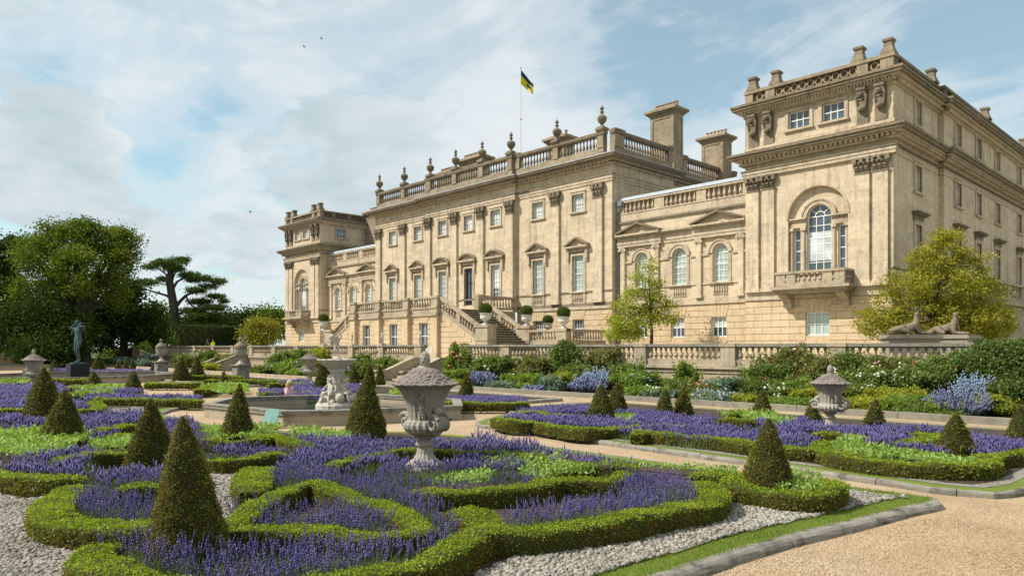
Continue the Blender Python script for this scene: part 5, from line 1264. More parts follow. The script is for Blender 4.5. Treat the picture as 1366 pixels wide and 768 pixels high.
lavender('purple lavender strips around and beyond the fountain pool', lavC, sageC, .37)
bedding('pale green leafy bedding in bands through the near parterre bed', sageA); bedding('pale green leafy bedding inside the half circle hedge on the right', sageB, .24); bedding('pale green leafy bedding beyond the fountain pool', sageC, .24)
def pebble_sheet(poly):
    st = .1; lo, hi = np.array(poly).min(0), np.array(poly).max(0); xs = np.arange(lo[0], hi[0], st); ys = np.arange(lo[1], hi[1], st); P = np.array([(x, y) for x in xs for y in ys])
    P = P[frustum(P, 80)]; P = P[pip(P, poly) & pip(P, inset(A_poly, .74))]; n = len(P)
    if not n: return
    V = np.stack([np.column_stack([P + np.array(o) * st, np.full(n, .116)]) for o in ((-.5, -.5), (.5, -.5), (.5, .5), (-.5, .5))], 1).reshape(-1, 3)
    put('pebble_bed', np_mesh('pebble_bed', V, np.arange(n * 4).reshape(n, 4), M['pebble']), kind='structure')
for q in pebA: pebble_sheet(q)
def pebbles():
    Vs, Fs, o = [], [], 0
    ih = [(0, 0, 1), (.89, 0, .45), (.28, .85, .45), (-.72, .53, .45), (-.72, -.53, .45), (.28, -.85, .45), (.72, .53, -.45), (-.28, .85, -.45), (-.89, 0, -.45), (-.28, -.85, -.45), (.72, -.53, -.45)]
    base = np.array(ih); f = np.array([(0, 1, 2), (0, 2, 3), (0, 3, 4), (0, 4, 5), (0, 5, 1), (1, 6, 2), (2, 7, 3), (3, 8, 4), (4, 9, 5), (5, 10, 1), (6, 7, 2), (7, 8, 3), (8, 9, 4), (9, 10, 5), (10, 6, 1)])
    for poly, dens in ((pebA[0], 1100), (pebA[1], 1000), (pebA[2], 900), (pebA[3], 700), (pebA[4], 300)):
        P = sample_poly(poly, dens); P = P[frustum(P, 20)]; P = P[pip(P, inset(A_poly, .74)) & hedge_clear(P, -.04)]; n = len(P); s = rng.uniform(.011, .027, n)
        a = rng.uniform(0, 6.28, n); sc = np.column_stack([s * rng.uniform(.9, 1.6, n), s, s * rng.uniform(.5, .9, n)])
        B = base[None] * sc[:, None, :] * rng.uniform(.8, 1.2, (n, 11, 1)); V = B.copy(); V[:, :, 0] = B[:, :, 0] * np.cos(a)[:, None] - B[:, :, 1] * np.sin(a)[:, None]; V[:, :, 1] = B[:, :, 0] * np.sin(a)[:, None] + B[:, :, 1] * np.cos(a)[:, None]
        V += np.column_stack([P, .11 + s * .3 + rng.uniform(0, .012, n)])[:, None, :]
        F = (f[None] + (np.arange(n) * 11)[:, None, None]).reshape(-1, 3); Vs.append(V.reshape(-1, 3)); Fs.append(F + o); o += n * 11
    m = mat_leaf('pebble_stone', [(0.14, 0.125, 0.10), (0.25, 0.228, 0.188), (0.38, 0.352, 0.30)], 1.0, 0.0, .8)
    tri_mesh('pebbles', np.concatenate(Vs), np.concatenate(Fs), m, None, 'loose grey and white pebbles spread between hedges and turf edge', 'pebbles')
    P = sample_poly([(-4.1, -1), (2, -1), (2, 12.2), (-3.1, 12.2), (-3.0, 10.8), (-3.6, 8.5), (-3.9, 6.5)], 1500); P = P[frustum(P, 20)]; d = np.linalg.norm(P, axis=1); P = P[rng.random(len(P)) < np.clip(8.5 / d, 0, 1) ** 1.5]; n = len(P); s = rng.uniform(.004, .0095, n)
    V, F = octs(np.column_stack([P, s * .5]), s * 1.15, s * .7); m = mat_leaf('gravel_stone', [(0.23, 0.16, 0.085), (0.39, 0.285, 0.17), (0.54, 0.42, 0.28)], .8, 0.0, .8)
    tri_mesh('gravel_stones', V, F, m, None, 'loose tan gravel stones lying on the walk at the lower right', 'gravel')
    # turf blades on the verge
    P = sample_poly(A_poly, 5200, 1500000); P = P[frustum(P, 20)]; P = P[~pip(P, inset(A_poly, .74))]; d = np.linalg.norm(P, axis=1); P = P[(d < 13) & (rng.random(len(P)) < np.clip(7.5 / np.linalg.norm(P, axis=1), 0, 1))]; n = len(P)
    D = unit(np.column_stack([rng.normal(0, .4, (n, 2)), np.ones(n)])); V, F = blades(np.column_stack([P, np.full(n, .096)]), D, rng.uniform(.02, .05, n), .006)
    tri_mesh('turf', V, F, LEAF['blade'], None, 'short bright green turf on the verge inside the stone kerb', 'grass')
pebbles()
def blob(mb, c, r, n=10, sx=1, sy=1, sz=1): mb.lathe(c[0], c[1], [(r * math.sin(math.pi * i / 8) + .001, c[2] - r * sz * math.cos(math.pi * i / 8)) for i in range(9)], n, sx=sx, sy=sy)
# ------------------------------------------------------------------ urns
def lidded_urn(label, x, y, z, group='lidded stone urns on the lavender beds', s=1.0, handles=True):
    t = thing('lidded_urn', label, 'urn', (x, y, z), group)
    fl = lambda f, a, ks: (lambda ang, k: a * math.cos(f * ang) if k in ks else 0)
    m = MB(); m.box(x - .33, x + .33, y - .33, y + .33, z - .1, z + .06)
    m.lathe(x, y, [(.32, z + .06), (.325, z + .09), (.26, z + .125), (.19, z + .18), (.145, z + .26), (.125, z + .37), (.155, z + .395), (.17, z + .43), (.15, z + .46), (.115, z + .48), (.12, z + .51), (.185, z + .535), (.195, z + .555), (.13, z + .58)], 48, fl=fl(16, .045, (2, 3, 4)))
    m.build('foot', M['urn'], t)
    m = MB(); m.lathe(x, y, [(.12, z + .565), (.23, z + .59), (.315, z + .64), (.36, z + .71), (.36, z + .77), (.325, z + .82), (.29, z + .85)], 100, fl=fl(20, .05, (1, 2, 3, 4, 5)))
    m.build('gadrooned_bowl', M['urn'], t)
    m = MB(); m.lathe(x, y, [(.285, z + .83), (.285, z + .9), (.295, z + 1.0), (.32, z + 1.12), (.36, z + 1.24), (.415, z + 1.34), (.45, z + 1.385), (.475, z + 1.40), (.52, z + 1.42), (.54, z + 1.44), (.5, z + 1.46)], 120, fl=fl(20, .035, (1, 2, 3, 4, 5, 6)))
    for k in range(26): a = k * 2.4; zz = z + .92 + .42 * ((k * .37) % 1); blob(m, (x + .30 * math.cos(-.35 + .35 * math.sin(a)), y + .30 * math.sin(-.9 + .5 * math.sin(a * 1.7)), zz), .035, 6)
    m.build('fluted_body', M['urn'], t)
    m = MB(); r2 = random.Random(5)
    def scale(a, k): return (.02 * math.sin(13 * a + k * 2.1) + r2.uniform(-.05, .05)) if 3 <= k <= 13 else r2.uniform(-.012, .012)
    m.lathe(x, y, [(.5, z + 1.435), (.575, z + 1.445), (.59, z + 1.465), (.575, z + 1.48), (.52, z + 1.50), (.49, z + 1.525), (.45, z + 1.54), (.42, z + 1.57), (.375, z + 1.59), (.345, z + 1.62), (.30, z + 1.645), (.265, z + 1.685), (.22, z + 1.715), (.16, z + 1.74), (.1, z + 1.75)], 84, fl=scale)
    lid = m.build('lid', M['lid'], t)
    m = MB(); m.lathe(x, y, [(.1, z + 1.74), (.07, z + 1.77), (.08, z + 1.80), (.09, z + 1.85), (.085, z + 1.93), (.062, z + 1.99), (.02, z + 2.03)], 24, fl=lambda a, k: .08 * math.cos(8 * a + k * 3.14) if k > 1 else 0)
    m.build('finial', M['urn'], lid)
    for q in (-1, 1):
        if not handles: break
        m = MB(); cx_, cz_ = x + q * .40, z + .80
        n_ = 20
        for y0, y1, r0 in ((-.13, .13, .135),):      # solid drum of the scroll
            vs = [(cx_ + r0 * math.cos(2 * math.pi * i / n_), y + yy, cz_ + r0 * math.sin(2 * math.pi * i / n_)) for yy in (y0, y1) for i in range(n_)]
            m.add(vs, [tuple(range(n_)), tuple(range(2 * n_ - 1, n_ - 1, -1))] + [(i, (i + 1) % n_, (i + 1) % n_ + n_, i + n_) for i in range(n_)])
        for w in (-.125, .125):                        # raised spiral on each face
            pts = []; rad = []
            for i in range(26):
                f = i / 25; a = .5 + f * 9.5; r = .145 * (1 - f) + .012
                pts.append((cx_ + q * r * math.cos(a), y + w * (1 + .2 * f), cz_ + r * math.sin(a))); rad.append(.042 * (1 - .45 * f))
            m.tube(pts, rad, 7)
        m.tube([(x + q * .28, y, z + 1.06), (x + q * .36, y, z + 1.01), (x + q * .44, y, z + .955)], [.04, .075, .07], 8)
        m.tube([(x + q * .26, y, z + .66), (x + q * .33, y, z + .66), (x + q * .40, y, z + .68)], [.06, .09, .06], 8)
        m.build('handle', M['urn'], t)
    return t
urn0 = lidded_urn('large lidded stone urn standing in lavender close to the camera', *urnA, .10)
dup(urn0, (-7.75, 18.35, .1), 0, 'lidded stone urn in the bed across the walk on the right', scale=.82)
x, y = G(45, 517.5, .06); dup(urn0, (x, y, .06), .7, 'lidded stone urn in lavender at the far left', scale=1.0)
x, y = G(413, 512, .06); dup(urn0, (x, y, .06), .4, 'lidded stone urn in lavender left of the fountain statue')
def pedestal_urn(label, px, py, rot=0):
    x, y = G(px, py, .06); z = .06
    p = thing('urn_pedestal', 'square grey stone pedestal under the ' + label.split(' on ')[0], 'pedestal', (x, y, z), 'urn pedestals')
    m = MB(); m.box(x - .5, x + .5, y - .5, y + .5, z, z + .16); m.box(x - .41, x + .41, y - .41, y + .41, z + .16, z + .86); m.frus(x, y, z + .86, z + .92, .41, .41, .5, .5); m.box(x - .5, x + .5, y - .5, y + .5, z + .92, z + 1.0)
    m.build('block', M['kerb'], p); m = MB(); m.box(x - .32, x + .32, y - .418, y - .405, z + .26, z + .76); m.box(x + .405, x + .418, y - .32, y + .32, z + .26, z + .76); m.build('panel', M['kerb'], p)
    t = thing('covered_vase', label, 'urn', (x, y, z + 1.0), 'covered vases on pedestals'); z += 1.0
    m = MB(); m.box(x - .24, x + .24, y - .24, y + .24, z, z + .08); m.lathe(x, y, [(.22, z + .08), (.18, z + .14), (.09, z + .26), (.08, z + .34), (.14, z + .38), (.11, z + .42)], 20); m.build('foot', M['pale'], t)
    m = MB(); m.lathe(x, y, [(.12, z + .41), (.27, z + .5), (.36, z + .66), (.39, z + .85), (.40, z + 1.02), (.36, z + 1.05)], 40, fl=lambda a, k: .03 * math.cos(16 * a) if 1 <= k <= 2 else 0); m.build('bowl', M['urn'], t)
    m = MB(); m.lathe(x, y, [(.36, z + 1.04), (.43, z + 1.07), (.42, z + 1.2), (.38, z + 1.28), (.28, z + 1.36), (.2, z + 1.45), (.14, z + 1.5)], 24); l = m.build('lid', M['capital'], t)
    MB().lathe(x, y, [(.13, z + 1.49), (.08, z + 1.56), (.12, z + 1.62), (.12, z + 1.7), (.06, z + 1.8), (.02, z + 1.84)], 12).build('finial', M['capital'], l)
pedestal_urn('covered stone vase on the farther left pedestal', 215, 498.5)
pedestal_urn('covered stone vase on the pedestal by the far steps', 321, 506.5)

# ------------------------------------------------------------------ fountain pools
def pool(label, poly, water_z=.14, h=.44):
    c = (sum(p[0] for p in poly) / len(poly), sum(p[1] for p in poly) / len(poly))
    t = thing('fountain_pool', label, 'pool', (c[0], c[1], 0), 'stone fountain pools')
    def ring(po, d0, d1, z0, z1, name, mat):
        a, b = (inset(po, d) for d in (d0, d1)); n = len(a); m = MB(); vs = [(p[0], p[1], z) for z in (z0, z1) for q in (a, b) for p in q]
        fs = []
        for i in range(n):
            j = (i + 1) % n
            fs += [(i, j, 2 * n + j, 2 * n + i), (n + j, n + i, 3 * n + i, 3 * n + j), (2 * n + i, 2 * n + j, 3 * n + j, 3 * n + i), (j, i, n + i, n + j)]
        m.add(vs, fs); return m.build(name, M[mat], t)
    ring(poly, .08, .62, 0, .12, 'plinth', 'pool'); ring(poly, .14, .5, .12, h - .13, 'basin_wall', 'pool'); ring(poly, .04, .56, h - .13, h - .04, 'rim', 'kerb'); ring(poly, 0, .60, h - .042, h, 'rim', 'kerb')
    q = inset(poly, .45); MB().add([(p[0], p[1], water_z) for p in q], [tuple(range(len(q)))]).build('water', M['water'], t)
    return t
pc = (-21.3, 12.3)
ch = [(-23.3, 8.7), (-19.0, 9.25), (-18.2, 10.3), (-17.0, 14.1)]
pool('low octagonal stone pool holding the figure fountain', ch + [(2 * pc[0] - x, 2 * pc[1] - y) for x, y in ch])
oc = [(-54.4 + 6.2 * math.cos(R(22.5 + 45 * i)), 12.3 + 6.2 * math.sin(R(22.5 + 45 * i))) for i in range(8)]
pool('wide stone pool around the black plinth of the bronze statue', oc)
pool('far stone pool at the left edge behind the lidded urn', [(-87.7 + 5 * math.cos(R(22.5 + 45 * i)), 12.3 + 5 * math.sin(R(22.5 + 45 * i))) for i in range(8)])

def fig(name, mat, pose, H=1.75, parent=None, loc=(0, 0, 0), rot=0, sub=2, thick=1.0, lab=None, cat=None, group=None):
    """one continuous human figure. pose: joint -> (x,y,z) in units of H (front is -y)."""
    base = {'pelvis': (0, 0, .53), 'waist': (0, 0, .61), 'chest': (0, -.005, .71), 'neck': (0, .005, .82), 'headb': (0, -.005, .87), 'headm': (0, -.012, .925), 'headt': (0, 0, .985),
            'hipL': (-.055, 0, .50), 'kneL': (-.06, -.01, .28), 'ankL': (-.06, .01, .05), 'toeL': (-.065, -.09, .015), 'hipR': (.055, 0, .50), 'kneR': (.06, -.01, .28), 'ankR': (.06, .01, .05), 'toeR': (.065, -.09, .015),
            'shoL': (-.105, .005, .795), 'elbL': (-.135, .01, .62), 'wriL': (-.14, -.03, .475), 'hanL': (-.14, -.045, .42), 'shoR': (.105, .005, .795), 'elbR': (.135, .01, .62), 'wriR': (.14, -.03, .475), 'hanR': (.14, -.045, .42)}
    rad = {'pelvis': (.085, .065), 'waist': (.07, .055), 'chest': (.09, .065), 'neck': .032, 'headb': .04, 'headm': (.05, .058), 'headt': .033, 'hip': .055, 'kne': .034, 'ank': .021, 'toe': .018, 'sho': .036, 'elb': .025, 'wri': .018, 'han': .02}
    base.update(pose); ks = list(base); J = [tuple(c * H for c in base[k]) for k in ks]; ix = {k: i for i, k in enumerate(ks)}
    ed = [('pelvis', 'waist'), ('waist', 'chest'), ('chest', 'neck'), ('neck', 'headb'), ('headb', 'headm'), ('headm', 'headt')]
    for s in 'LR': ed += [('pelvis', 'hip' + s), ('hip' + s, 'kne' + s), ('kne' + s, 'ank' + s), ('ank' + s, 'toe' + s), ('chest', 'sho' + s), ('sho' + s, 'elb' + s), ('elb' + s, 'wri' + s), ('wri' + s, 'han' + s)]
    rr = [rad.get(k, rad.get(k[:3])) for k in ks]; rr = [tuple(v * H * thick for v in r) if hasattr(r, '__len__') else (r * H * thick,) * 2 for r in rr]
    me = skin_mesh(name, J, [(ix[a], ix[b]) for a, b in ed], rr, mat, sub)
    o = put(name, me, parent, lab, cat, group); o.location = loc; o.rotation_euler = (0, 0, rot); return o

def fountain():
    x, y = pc; z = .1
    t = thing('figure_fountain', 'carved stone fountain with crouching figures, scalloped bowl and small figure on top', 'fountain', (x, y, z))
    m = MB(); m.lathe(x, y, [(.62, z), (.66, z + .05), (.66, z + .22), (.62, z + .3), (.5, z + .33)], 60, fl=lambda a, k: .045 * abs(math.cos(10 * a)) if 1 <= k <= 2 else 0); m.build('fluted_base', M['pale'], t)
    m = MB(); r2 = random.Random(4)
    for i in range(16):
        a = i * .393 + r2.uniform(-.1, .1); rr = r2.uniform(.3, .55); blob(m, (x + rr * math.cos(a), y + rr * math.sin(a), z + r2.uniform(.3, .46)), r2.uniform(.09, .17), 8, sz=r2.uniform(.7, 1.2))
    m.lathe(x, y, [(.42, z + .3), (.33, z + .55), (.22, z + .8), (.17, z + 1.05), (.2, z + 1.25), (.3, z + 1.4)], 20, fl=lambda a, k: .12 * math.cos(3 * a + k)); m.build('rockwork', M['pale'], t, smooth=True)
    for i in range(4):
        a = i * math.pi / 2 + .35
        sit = {'pelvis': (0, 0, .2), 'waist': (0, .02, .28), 'chest': (0, .05, .39), 'neck': (0, .04, .5), 'headb': (0, .0, .55), 'headm': (0, -.02, .6), 'headt': (0, -.01, .665), 'hipL': (-.06, -.03, .18), 'hipR': (.06, -.03, .18),
               'kneL': (-.1, -.2, .24), 'ankL': (-.12, -.26, .04), 'toeL': (-.15, -.32, -.05), 'kneR': (.1, -.2, .22), 'ankR': (.13, -.25, .03), 'toeR': (.16, -.3, -.06), 'shoL': (-.1, .05, .47), 'shoR': (.1, .05, .47), 'elbL': (-.17, .06, .56), 'wriL': (-.14, .1, .7), 'hanL': (-.1, .12, .75), 'elbR': (.2, 0, .38), 'wriR': (.22, -.08, .3), 'hanR': (.22, -.12, .27)}
        fig('carved_figure', M['pale'], sit, 1.12, t, (.30 * math.cos(a), .30 * math.sin(a), .36), a + math.pi / 2, thick=1.2)
    m = MB(); sc = lambda a, k: .05 * math.cos(16 * a) if k >= 4 else 0
    m.lathe(x, y, [(.18, z + 1.25), (.2, z + 1.33), (.3, z + 1.42), (.45, z + 1.52), (.56, z + 1.62), (.62, z + 1.69), (.60, z + 1.71), (.5, z + 1.64), (.1, z + 1.6)], 80, fl=sc); m.build('scalloped_bowl', M['pale'], t)
    m = MB(); blob(m, (x, y, z + 1.68), .17, 10, sz=.7); m.build('figure_base', M['pale'], t)
    fig('carved_figure', M['pale'], {'kneL': (-.09, -.12, .3), 'ankL': (-.08, .02, .1), 'elbR': (.2, -.03, .92), 'wriR': (.12, -.04, 1.06), 'hanR': (.04, -.04, 1.08), 'elbL': (-.19, -.03, .7), 'wriL': (-.14, -.14, .78), 'hanL': (-.1, -.17, .82), 'headm': (.02, -.03, .92)}, .78, t, (0, 0, 1.74), .9, thick=1.25)
    m = MB(); blob(m, (x - .13, y - .1, z + 2.44), .11, 10, sz=.85); m.build('carved_jar', M['pale'], t)
fountain()
# notice leaning on the pool
nx, ny = -18.95, 9.0
nb = thing('notice_board', 'green sloping notice board leaning against the octagonal pool wall', 'sign', (nx, ny, 0))
ux, uy = .62, -.78
def nbp(u, v, d):  # u along wall, v up the slope, d off the slope
    ax, ay = .78, .62; o = .34 * (1 - v / .62); return (nx + ax * u + ux * (o + d * .8), ny + ay * u + uy * (o + d * .8), v * .8 + d * .55)
m = MB(); m.add([nbp(u, v, d) for d in (0, .03) for u, v in ((-.2, 0), (.2, 0), (.2, .62), (-.2, .62))], [(0, 1, 2, 3), (7, 6, 5, 4), (0, 4, 5, 1), (1, 5, 6, 2), (2, 6, 7, 3), (3, 7, 4, 0)])
m.build('panel', mat_plain('verdigris_green_board', (0.085, 0.24, 0.20), .5, .3), nb)
m = MB(); m.box(nx - .1, nx + .1, ny - .02, ny + .06, 0, .34); m.build('backrest', M['plinth'], nb)

# bronze on black plinth
OX, OY = -54.4, 12.3
m = MB(); m.box(OX - .56, OX + .56, OY - .56, OY + .56, .1, 1.12); m.box(OX - .6, OX + .6, OY - .6, OY + .6, .1, .3)
m.build('statue_plinth', M['plinth'], None, 'black polished stone block carrying the bronze statue', 'plinth', loc=(OX, OY, .1))
bs = thing('bronze_statue', 'tall green bronze nude statue with an animal across its raised arms', 'statue', (OX, OY, 1.12))
fig('figure', M['bronze'], {'elbL': (-.19, -.06, .78), 'wriL': (-.15, .03, .88), 'hanL': (-.1, .07, .9), 'elbR': (.17, -.13, .80), 'wriR': (.13, -.05, .89), 'hanR': (.1, .0, .92), 'headm': (-.015, -.035, .93), 'kneR': (.055, -.06, .29), 'ankR': (.06, .0, .06), 'toeR': (.07, -.11, .015), 'ankL': (-.05, .05, .05), 'toeL': (-.06, -.05, .015)}, 2.85, bs, (0, 0, .06), .45, thick=1.0)
me = skin_mesh('animal', [(-.5, .16, 2.3), (-.25, .27, 2.38), (.1, .29, 2.4), (.42, .12, 2.38), (.55, -.1, 2.42), (.62, -.28, 2.4), (-.56, .05, 2.1), (-.58, -.02, 1.85), (.5, .0, 2.1)], [(0, 1), (1, 2), (2, 3), (3, 4), (4, 5), (0, 6), (6, 7), (3, 8)], [.10, .14, .13, .13, .11, .08, .06, .04, .055], M['bronze'])
o = put('animal', me, bs); o.rotation_euler = (0, 0, .45)
MB().box(OX - .4, OX + .4, OY - .4, OY + .4, 1.12, 1.19).build('statue_base', M['bronze'], bs)

# sphinxes
def sphinx(label, x, y, z, rot, s=1.0, plinth=True):
    if plinth:
        m = MB(); m.box(-1.05 * s, 1.05 * s, -.45 * s, .45 * s, 1.3 - z, -.16); m.box(-1.15 * s, 1.15 * s, -.53 * s, .53 * s, -.16, -.06); m.box(-1.05 * s, 1.05 * s, -.45 * s, .45 * s, -.06, 0)
        m.v = [(p[0] * math.cos(rot) - p[1] * math.sin(rot) + x, p[0] * math.sin(rot) + p[1] * math.cos(rot) + y, p[2] + z) for p in m.v]
        m.build('statue_plinth', M['rail'], None, 'stone plinth under the ' + label, 'plinth', 'sphinx plinths', loc=(x, y, 1.3))
    J = [(-.72, 0, .17), (-.5, 0, .29), (-.15, 0, .26), (.16, 0, .32), (.27, 0, .50), (.27, 0, .66), (.27, 0, .77), (.30, 0, .89), (.27, 0, .99),
         (-.42, .17, .28), (-.2, .24, .13), (-.02, .24, .06), (-.42, -.17, .28), (-.2, -.24, .13), (-.02, -.24, .06), (.22, .14, .38), (.34, .16, .09), (.80, .15, .06), (.22, -.14, .38), (.34, -.16, .09), (.80, -.15, .06), (-.9, .05, .06), (-.85, .25, .05)]
    me = skin_mesh('sphinx', [tuple(c * s for c in q) for q in J], [(2, 1), (1, 0), (2, 3), (3, 4), (4, 5), (5, 6), (6, 7), (7, 8), (1, 9), (9, 10), (10, 11), (1, 12), (12, 13), (13, 14), (3, 15), (15, 16), (16, 17), (3, 18), (18, 19), (19, 20), (0, 21), (21, 22)],
        [q * s for q in (.15, .21, .165, .18, .165, .13, .07, .125, .085, .15, .10, .055, .15, .10, .055, .11, .07, .05, .11, .07, .05, .04, .03)], M['dark'])
    o = put('sphinx', me, None, label, 'statue', 'stone sphinxes'); o.location = (x, y, z); o.rotation_euler = (0, 0, rot)
    m = MB(); m.lathe(0, 0, [(.05 * s, -.22 * s), (.17 * s, -.2 * s), (.165 * s, -.08 * s), (.15 * s, .05 * s), (.12 * s, .13 * s), (.06 * s, .165 * s), (.01, .17 * s)], 12, sx=.75); h = m.build('headdress', M['dark'], o); h.location = (.22 * s, 0, .90 * s)
def onY(px, Y): a, b = ray(px); return a * Y / b
sphinx('left stone sphinx lying in profile before the yellow magnolia', onY(1214, 33), 33, 2.72, R(40), .95)
sphinx('right stone sphinx turned towards the garden, before the yellow magnolia', onY(1266, 36), 36, 2.74, R(-15), 1.0)
sphinx('distant stone sphinx on the terrace beside a person in yellow', onY(277, 33), 33, 2.2, R(-30), 1.0)

# statuettes on the balustrade piers
def statuette(label, x, h=.95, z=2.375, y=30.16):
    t = thing('stone_statuette', label, 'statue', (x, y, z), 'small stone figures on balustrade piers')
    MB().box(x - .2, x + .2, y - .2, y + .2, z, z + .1).build('base', M['pale'], t)
    fig('figure', M['pale'], {'elbR': (.17, -.06, .68), 'wriR': (.08, -.15, .74), 'hanR': (.02, -.16, .77), 'kneL': (-.07, -.06, .29)}, h, t, (0, 0, .1), random.uniform(-.6, .6), thick=1.3)
statuette('pale stone boy on the pier beside the nearer garden steps', -41.0)
statuette('weathered stone figure on the pier behind the fountain jar', -49.9)
statuette('weathered stone figure on the pier left of the steps, below a basement window', -45.7)
statuette('dark small stone figure on the pier right of the clipped ball planters', -54.3)

# planters with clipped balls on the stair piers
BALL = mat_leaf('clipped_ball_leaf', [(0.05, 0.09, 0.012), (0.10, 0.15, 0.02), (0.17, 0.21, 0.03)], 4, .25)
BALLB = mat_leaf('bronzed_ball_leaf', [(0.11, 0.09, 0.02), (0.20, 0.15, 0.03), (0.28, 0.21, 0.05)], 4, .25)
def leaf_ball(name, c, r, L, mat, parent, core='core', squash=.92, n=None):
    n = n or int(4 * math.pi * r * r * 1.8 / (.25 * L * L)); N = unit(rng.normal(size=(n, 3))); P = N * [r, r, r * squash] + np.array(c) + rng.normal(0, .012, (n, 3))
    V, F = leaf_geo(P - N * L * .5, N, L, L * .55, .6)
    k = 10; A = [(math.sin(math.pi * i / k) * math.cos(2 * math.pi * j / k) * r * .95 + c[0], math.sin(math.pi * i / k) * math.sin(2 * math.pi * j / k) * r * .95 + c[1], -math.cos(math.pi * i / k) * r * .95 * squash + c[2]) for i in range(k + 1) for j in range(k)]
    Fc = np.array([(i * k + j, i * k + (j + 1) % k, (i + 1) * k + (j + 1) % k, (i + 1) * k + j) for i in range(k) for j in range(k)])
    me = np_mesh(name, np.concatenate([A, V]), np.concatenate([Fc, F + len(A)]), [LEAF[core], mat], np.concatenate([np.zeros(len(Fc)), np.ones(n)])); return put(name, me, parent)
def ball_planter(label, x, y, z, mat=BALL, s=1.0):
    t = thing('stone_planter', label, 'planter', (x, y, z), 'white urn planters with clipped balls')
    m = MB(); m.box(x - .26 * s, x + .26 * s, y - .26 * s, y + .26 * s, z, z + .08); m.lathe(x, y, [(r * s, z + h * s) for r, h in ((.22, .08), (.12, .18), (.1, .28), (.2, .34), (.36, .42), (.42, .55), (.4, .72), (.46, .84), (.5, .9), (.44, .92))], 28, fl=lambda a, k: .03 * math.cos(14 * a) if 4 <= k <= 5 else 0); m.build('urn', M['dimwhite'], t)
    leaf_ball('clipped_ball', (0, 0, 1.22 * s), .52 * s, .09, mat, t)
ball_planter('white urn with a clipped ball on the front stair pier', -42.65, YP + .15, 3.95)
ball_planter('white urn with a clipped ball on the back stair pier', -42.65, 42.15, 3.95)
ball_planter('white urn with a clipped ball on the area pier right of the stairs', -38.35, 41.95, 3.66)
ball_planter('small white urn with a clipped ball peeping from behind the back stair pier', -41.4, 43.4, 3.4, s=.85)
ball_planter('white urn with a green clipped ball on the far left pier', mir(-42.65) - 1.5, YP + .15, 3.95)
ball_planter('white urn with a bronzed clipped ball beside the far stairs', mir(-42.65), 42.15, 3.95, BALLB)

# garden chair, planter box on the terrace
def garden_chair(label, x, y, z, rot):
    t = thing('garden_chair', label, 'chair', (x, y, z), None, rot)
    def pb(name, boxes):
        m = MB()
        for b in boxes: m.box(*b)
        o = m.build(name, M['white'], None); o.parent = t; return o
    for sx in (-.22, .19):
        for sy in (-.22, .19): pb('leg', [(sx, sx + .04, sy, sy + .04, 0, .45 if sy < 0 else .9)])
    pb('seat', [(-.25, .25, -.25 + k * .1, -.17 + k * .1, .45, .48) for k in range(5)]); pb('backrest', [(-.24, .24, .19, .215, .55 + k * .1, .63 + k * .1) for k in range(4)])
garden_chair('white slatted garden chair at the top of the nearer steps', -41.6, 31.6, 1.3, R(200))
pbx = thing('planter_box', 'white box planter with trailing pink and white flowers beside the steps', 'planter', (-38.4, 32.0, 1.3))
m = MB(); m.box(-38.85, -37.95, 31.55, 32.45, 1.3, 1.98); m.box(-38.9, -37.9, 31.5, 32.5, 1.98, 2.04); m.build('box', M['white'], pbx)
leaf_ball('plants', (0, 0, .88), .5, .1, LEAF['boxside'], pbx, n=700, squash=.55)

# ------------------------------------------------------------------ people
SKIN = mat_plain('skin', (0.50, 0.31, 0.22), .55, .3, var=.03); HAIRB = mat_plain('fair_hair', (0.48, 0.36, 0.2), .6, .2, var=.2, scale=30); HAIRD = mat_plain('dark_hair', (0.05, 0.035, 0.025), .6, .3)
HIVIS = mat_plain('yellow_hi_vis_cloth', (0.62, 0.80, 0.03), .7, .2, var=.05); NAVY = mat_plain('dark_cloth', (0.03, 0.035, 0.05), .8, .2); PINK = mat_plain('pink_floral_cloth', (0.74, 0.45, 0.48), .8, .2, var=.35, scale=22); ORANGE = mat_plain('orange_cloth', (0.45, 0.18, 0.06), .8, .2)
def dress(t, parts):  # clothing grown as skinned limbs
    for nm, J, E, r, m in parts: put(nm, skin_mesh(nm, J, E, r, m, 2), t)
def standing(label, x, y, z, rot, H, top, low, hair):
    o = fig('person', SKIN, {}, H, None, (x, y, z), rot, lab=label, cat='person')
    h = H
    dress(o, [('jacket', [(0, 0, .52 * h), (0, 0, .66 * h), (0, 0, .76 * h), (0, 0, .81 * h), (-.11 * h, 0, .79 * h), (-.14 * h, .01 * h, .62 * h), (-.142 * h, -.025 * h, .49 * h), (.11 * h, 0, .79 * h), (.14 * h, .01 * h, .62 * h), (.142 * h, -.025 * h, .49 * h)], [(1, 0), (1, 2), (2, 3), (2, 4), (4, 5), (5, 6), (2, 7), (7, 8), (8, 9)], [.11 * h, .105 * h, .105 * h, .06 * h, .052 * h, .042 * h, .036 * h, .052 * h, .042 * h, .036 * h], top),
              ('trousers', [(0, 0, .53 * h), (-.055 * h, 0, .48 * h), (-.06 * h, -.01 * h, .28 * h), (-.06 * h, .01 * h, .06 * h), (.055 * h, 0, .48 * h), (.06 * h, -.01 * h, .28 * h), (.06 * h, .01 * h, .06 * h)], [(0, 1), (1, 2), (2, 3), (0, 4), (4, 5), (5, 6)], [.1 * h, .068 * h, .046 * h, .036 * h, .068 * h, .046 * h, .036 * h], low)])
    m = MB(); blob(m, (0, .012 * h, .95 * h), .058 * h, 10); m.build('hair', hair, None).parent = o
    return o
standing('person in a bright yellow jacket standing behind the far balustrade', onY(284, 32.5), 32.5, 1.3, 2.2, 1.78, HIVIS, ORANGE, HAIRD)
sx, sy = -26.3, 13.1
h = 1.66
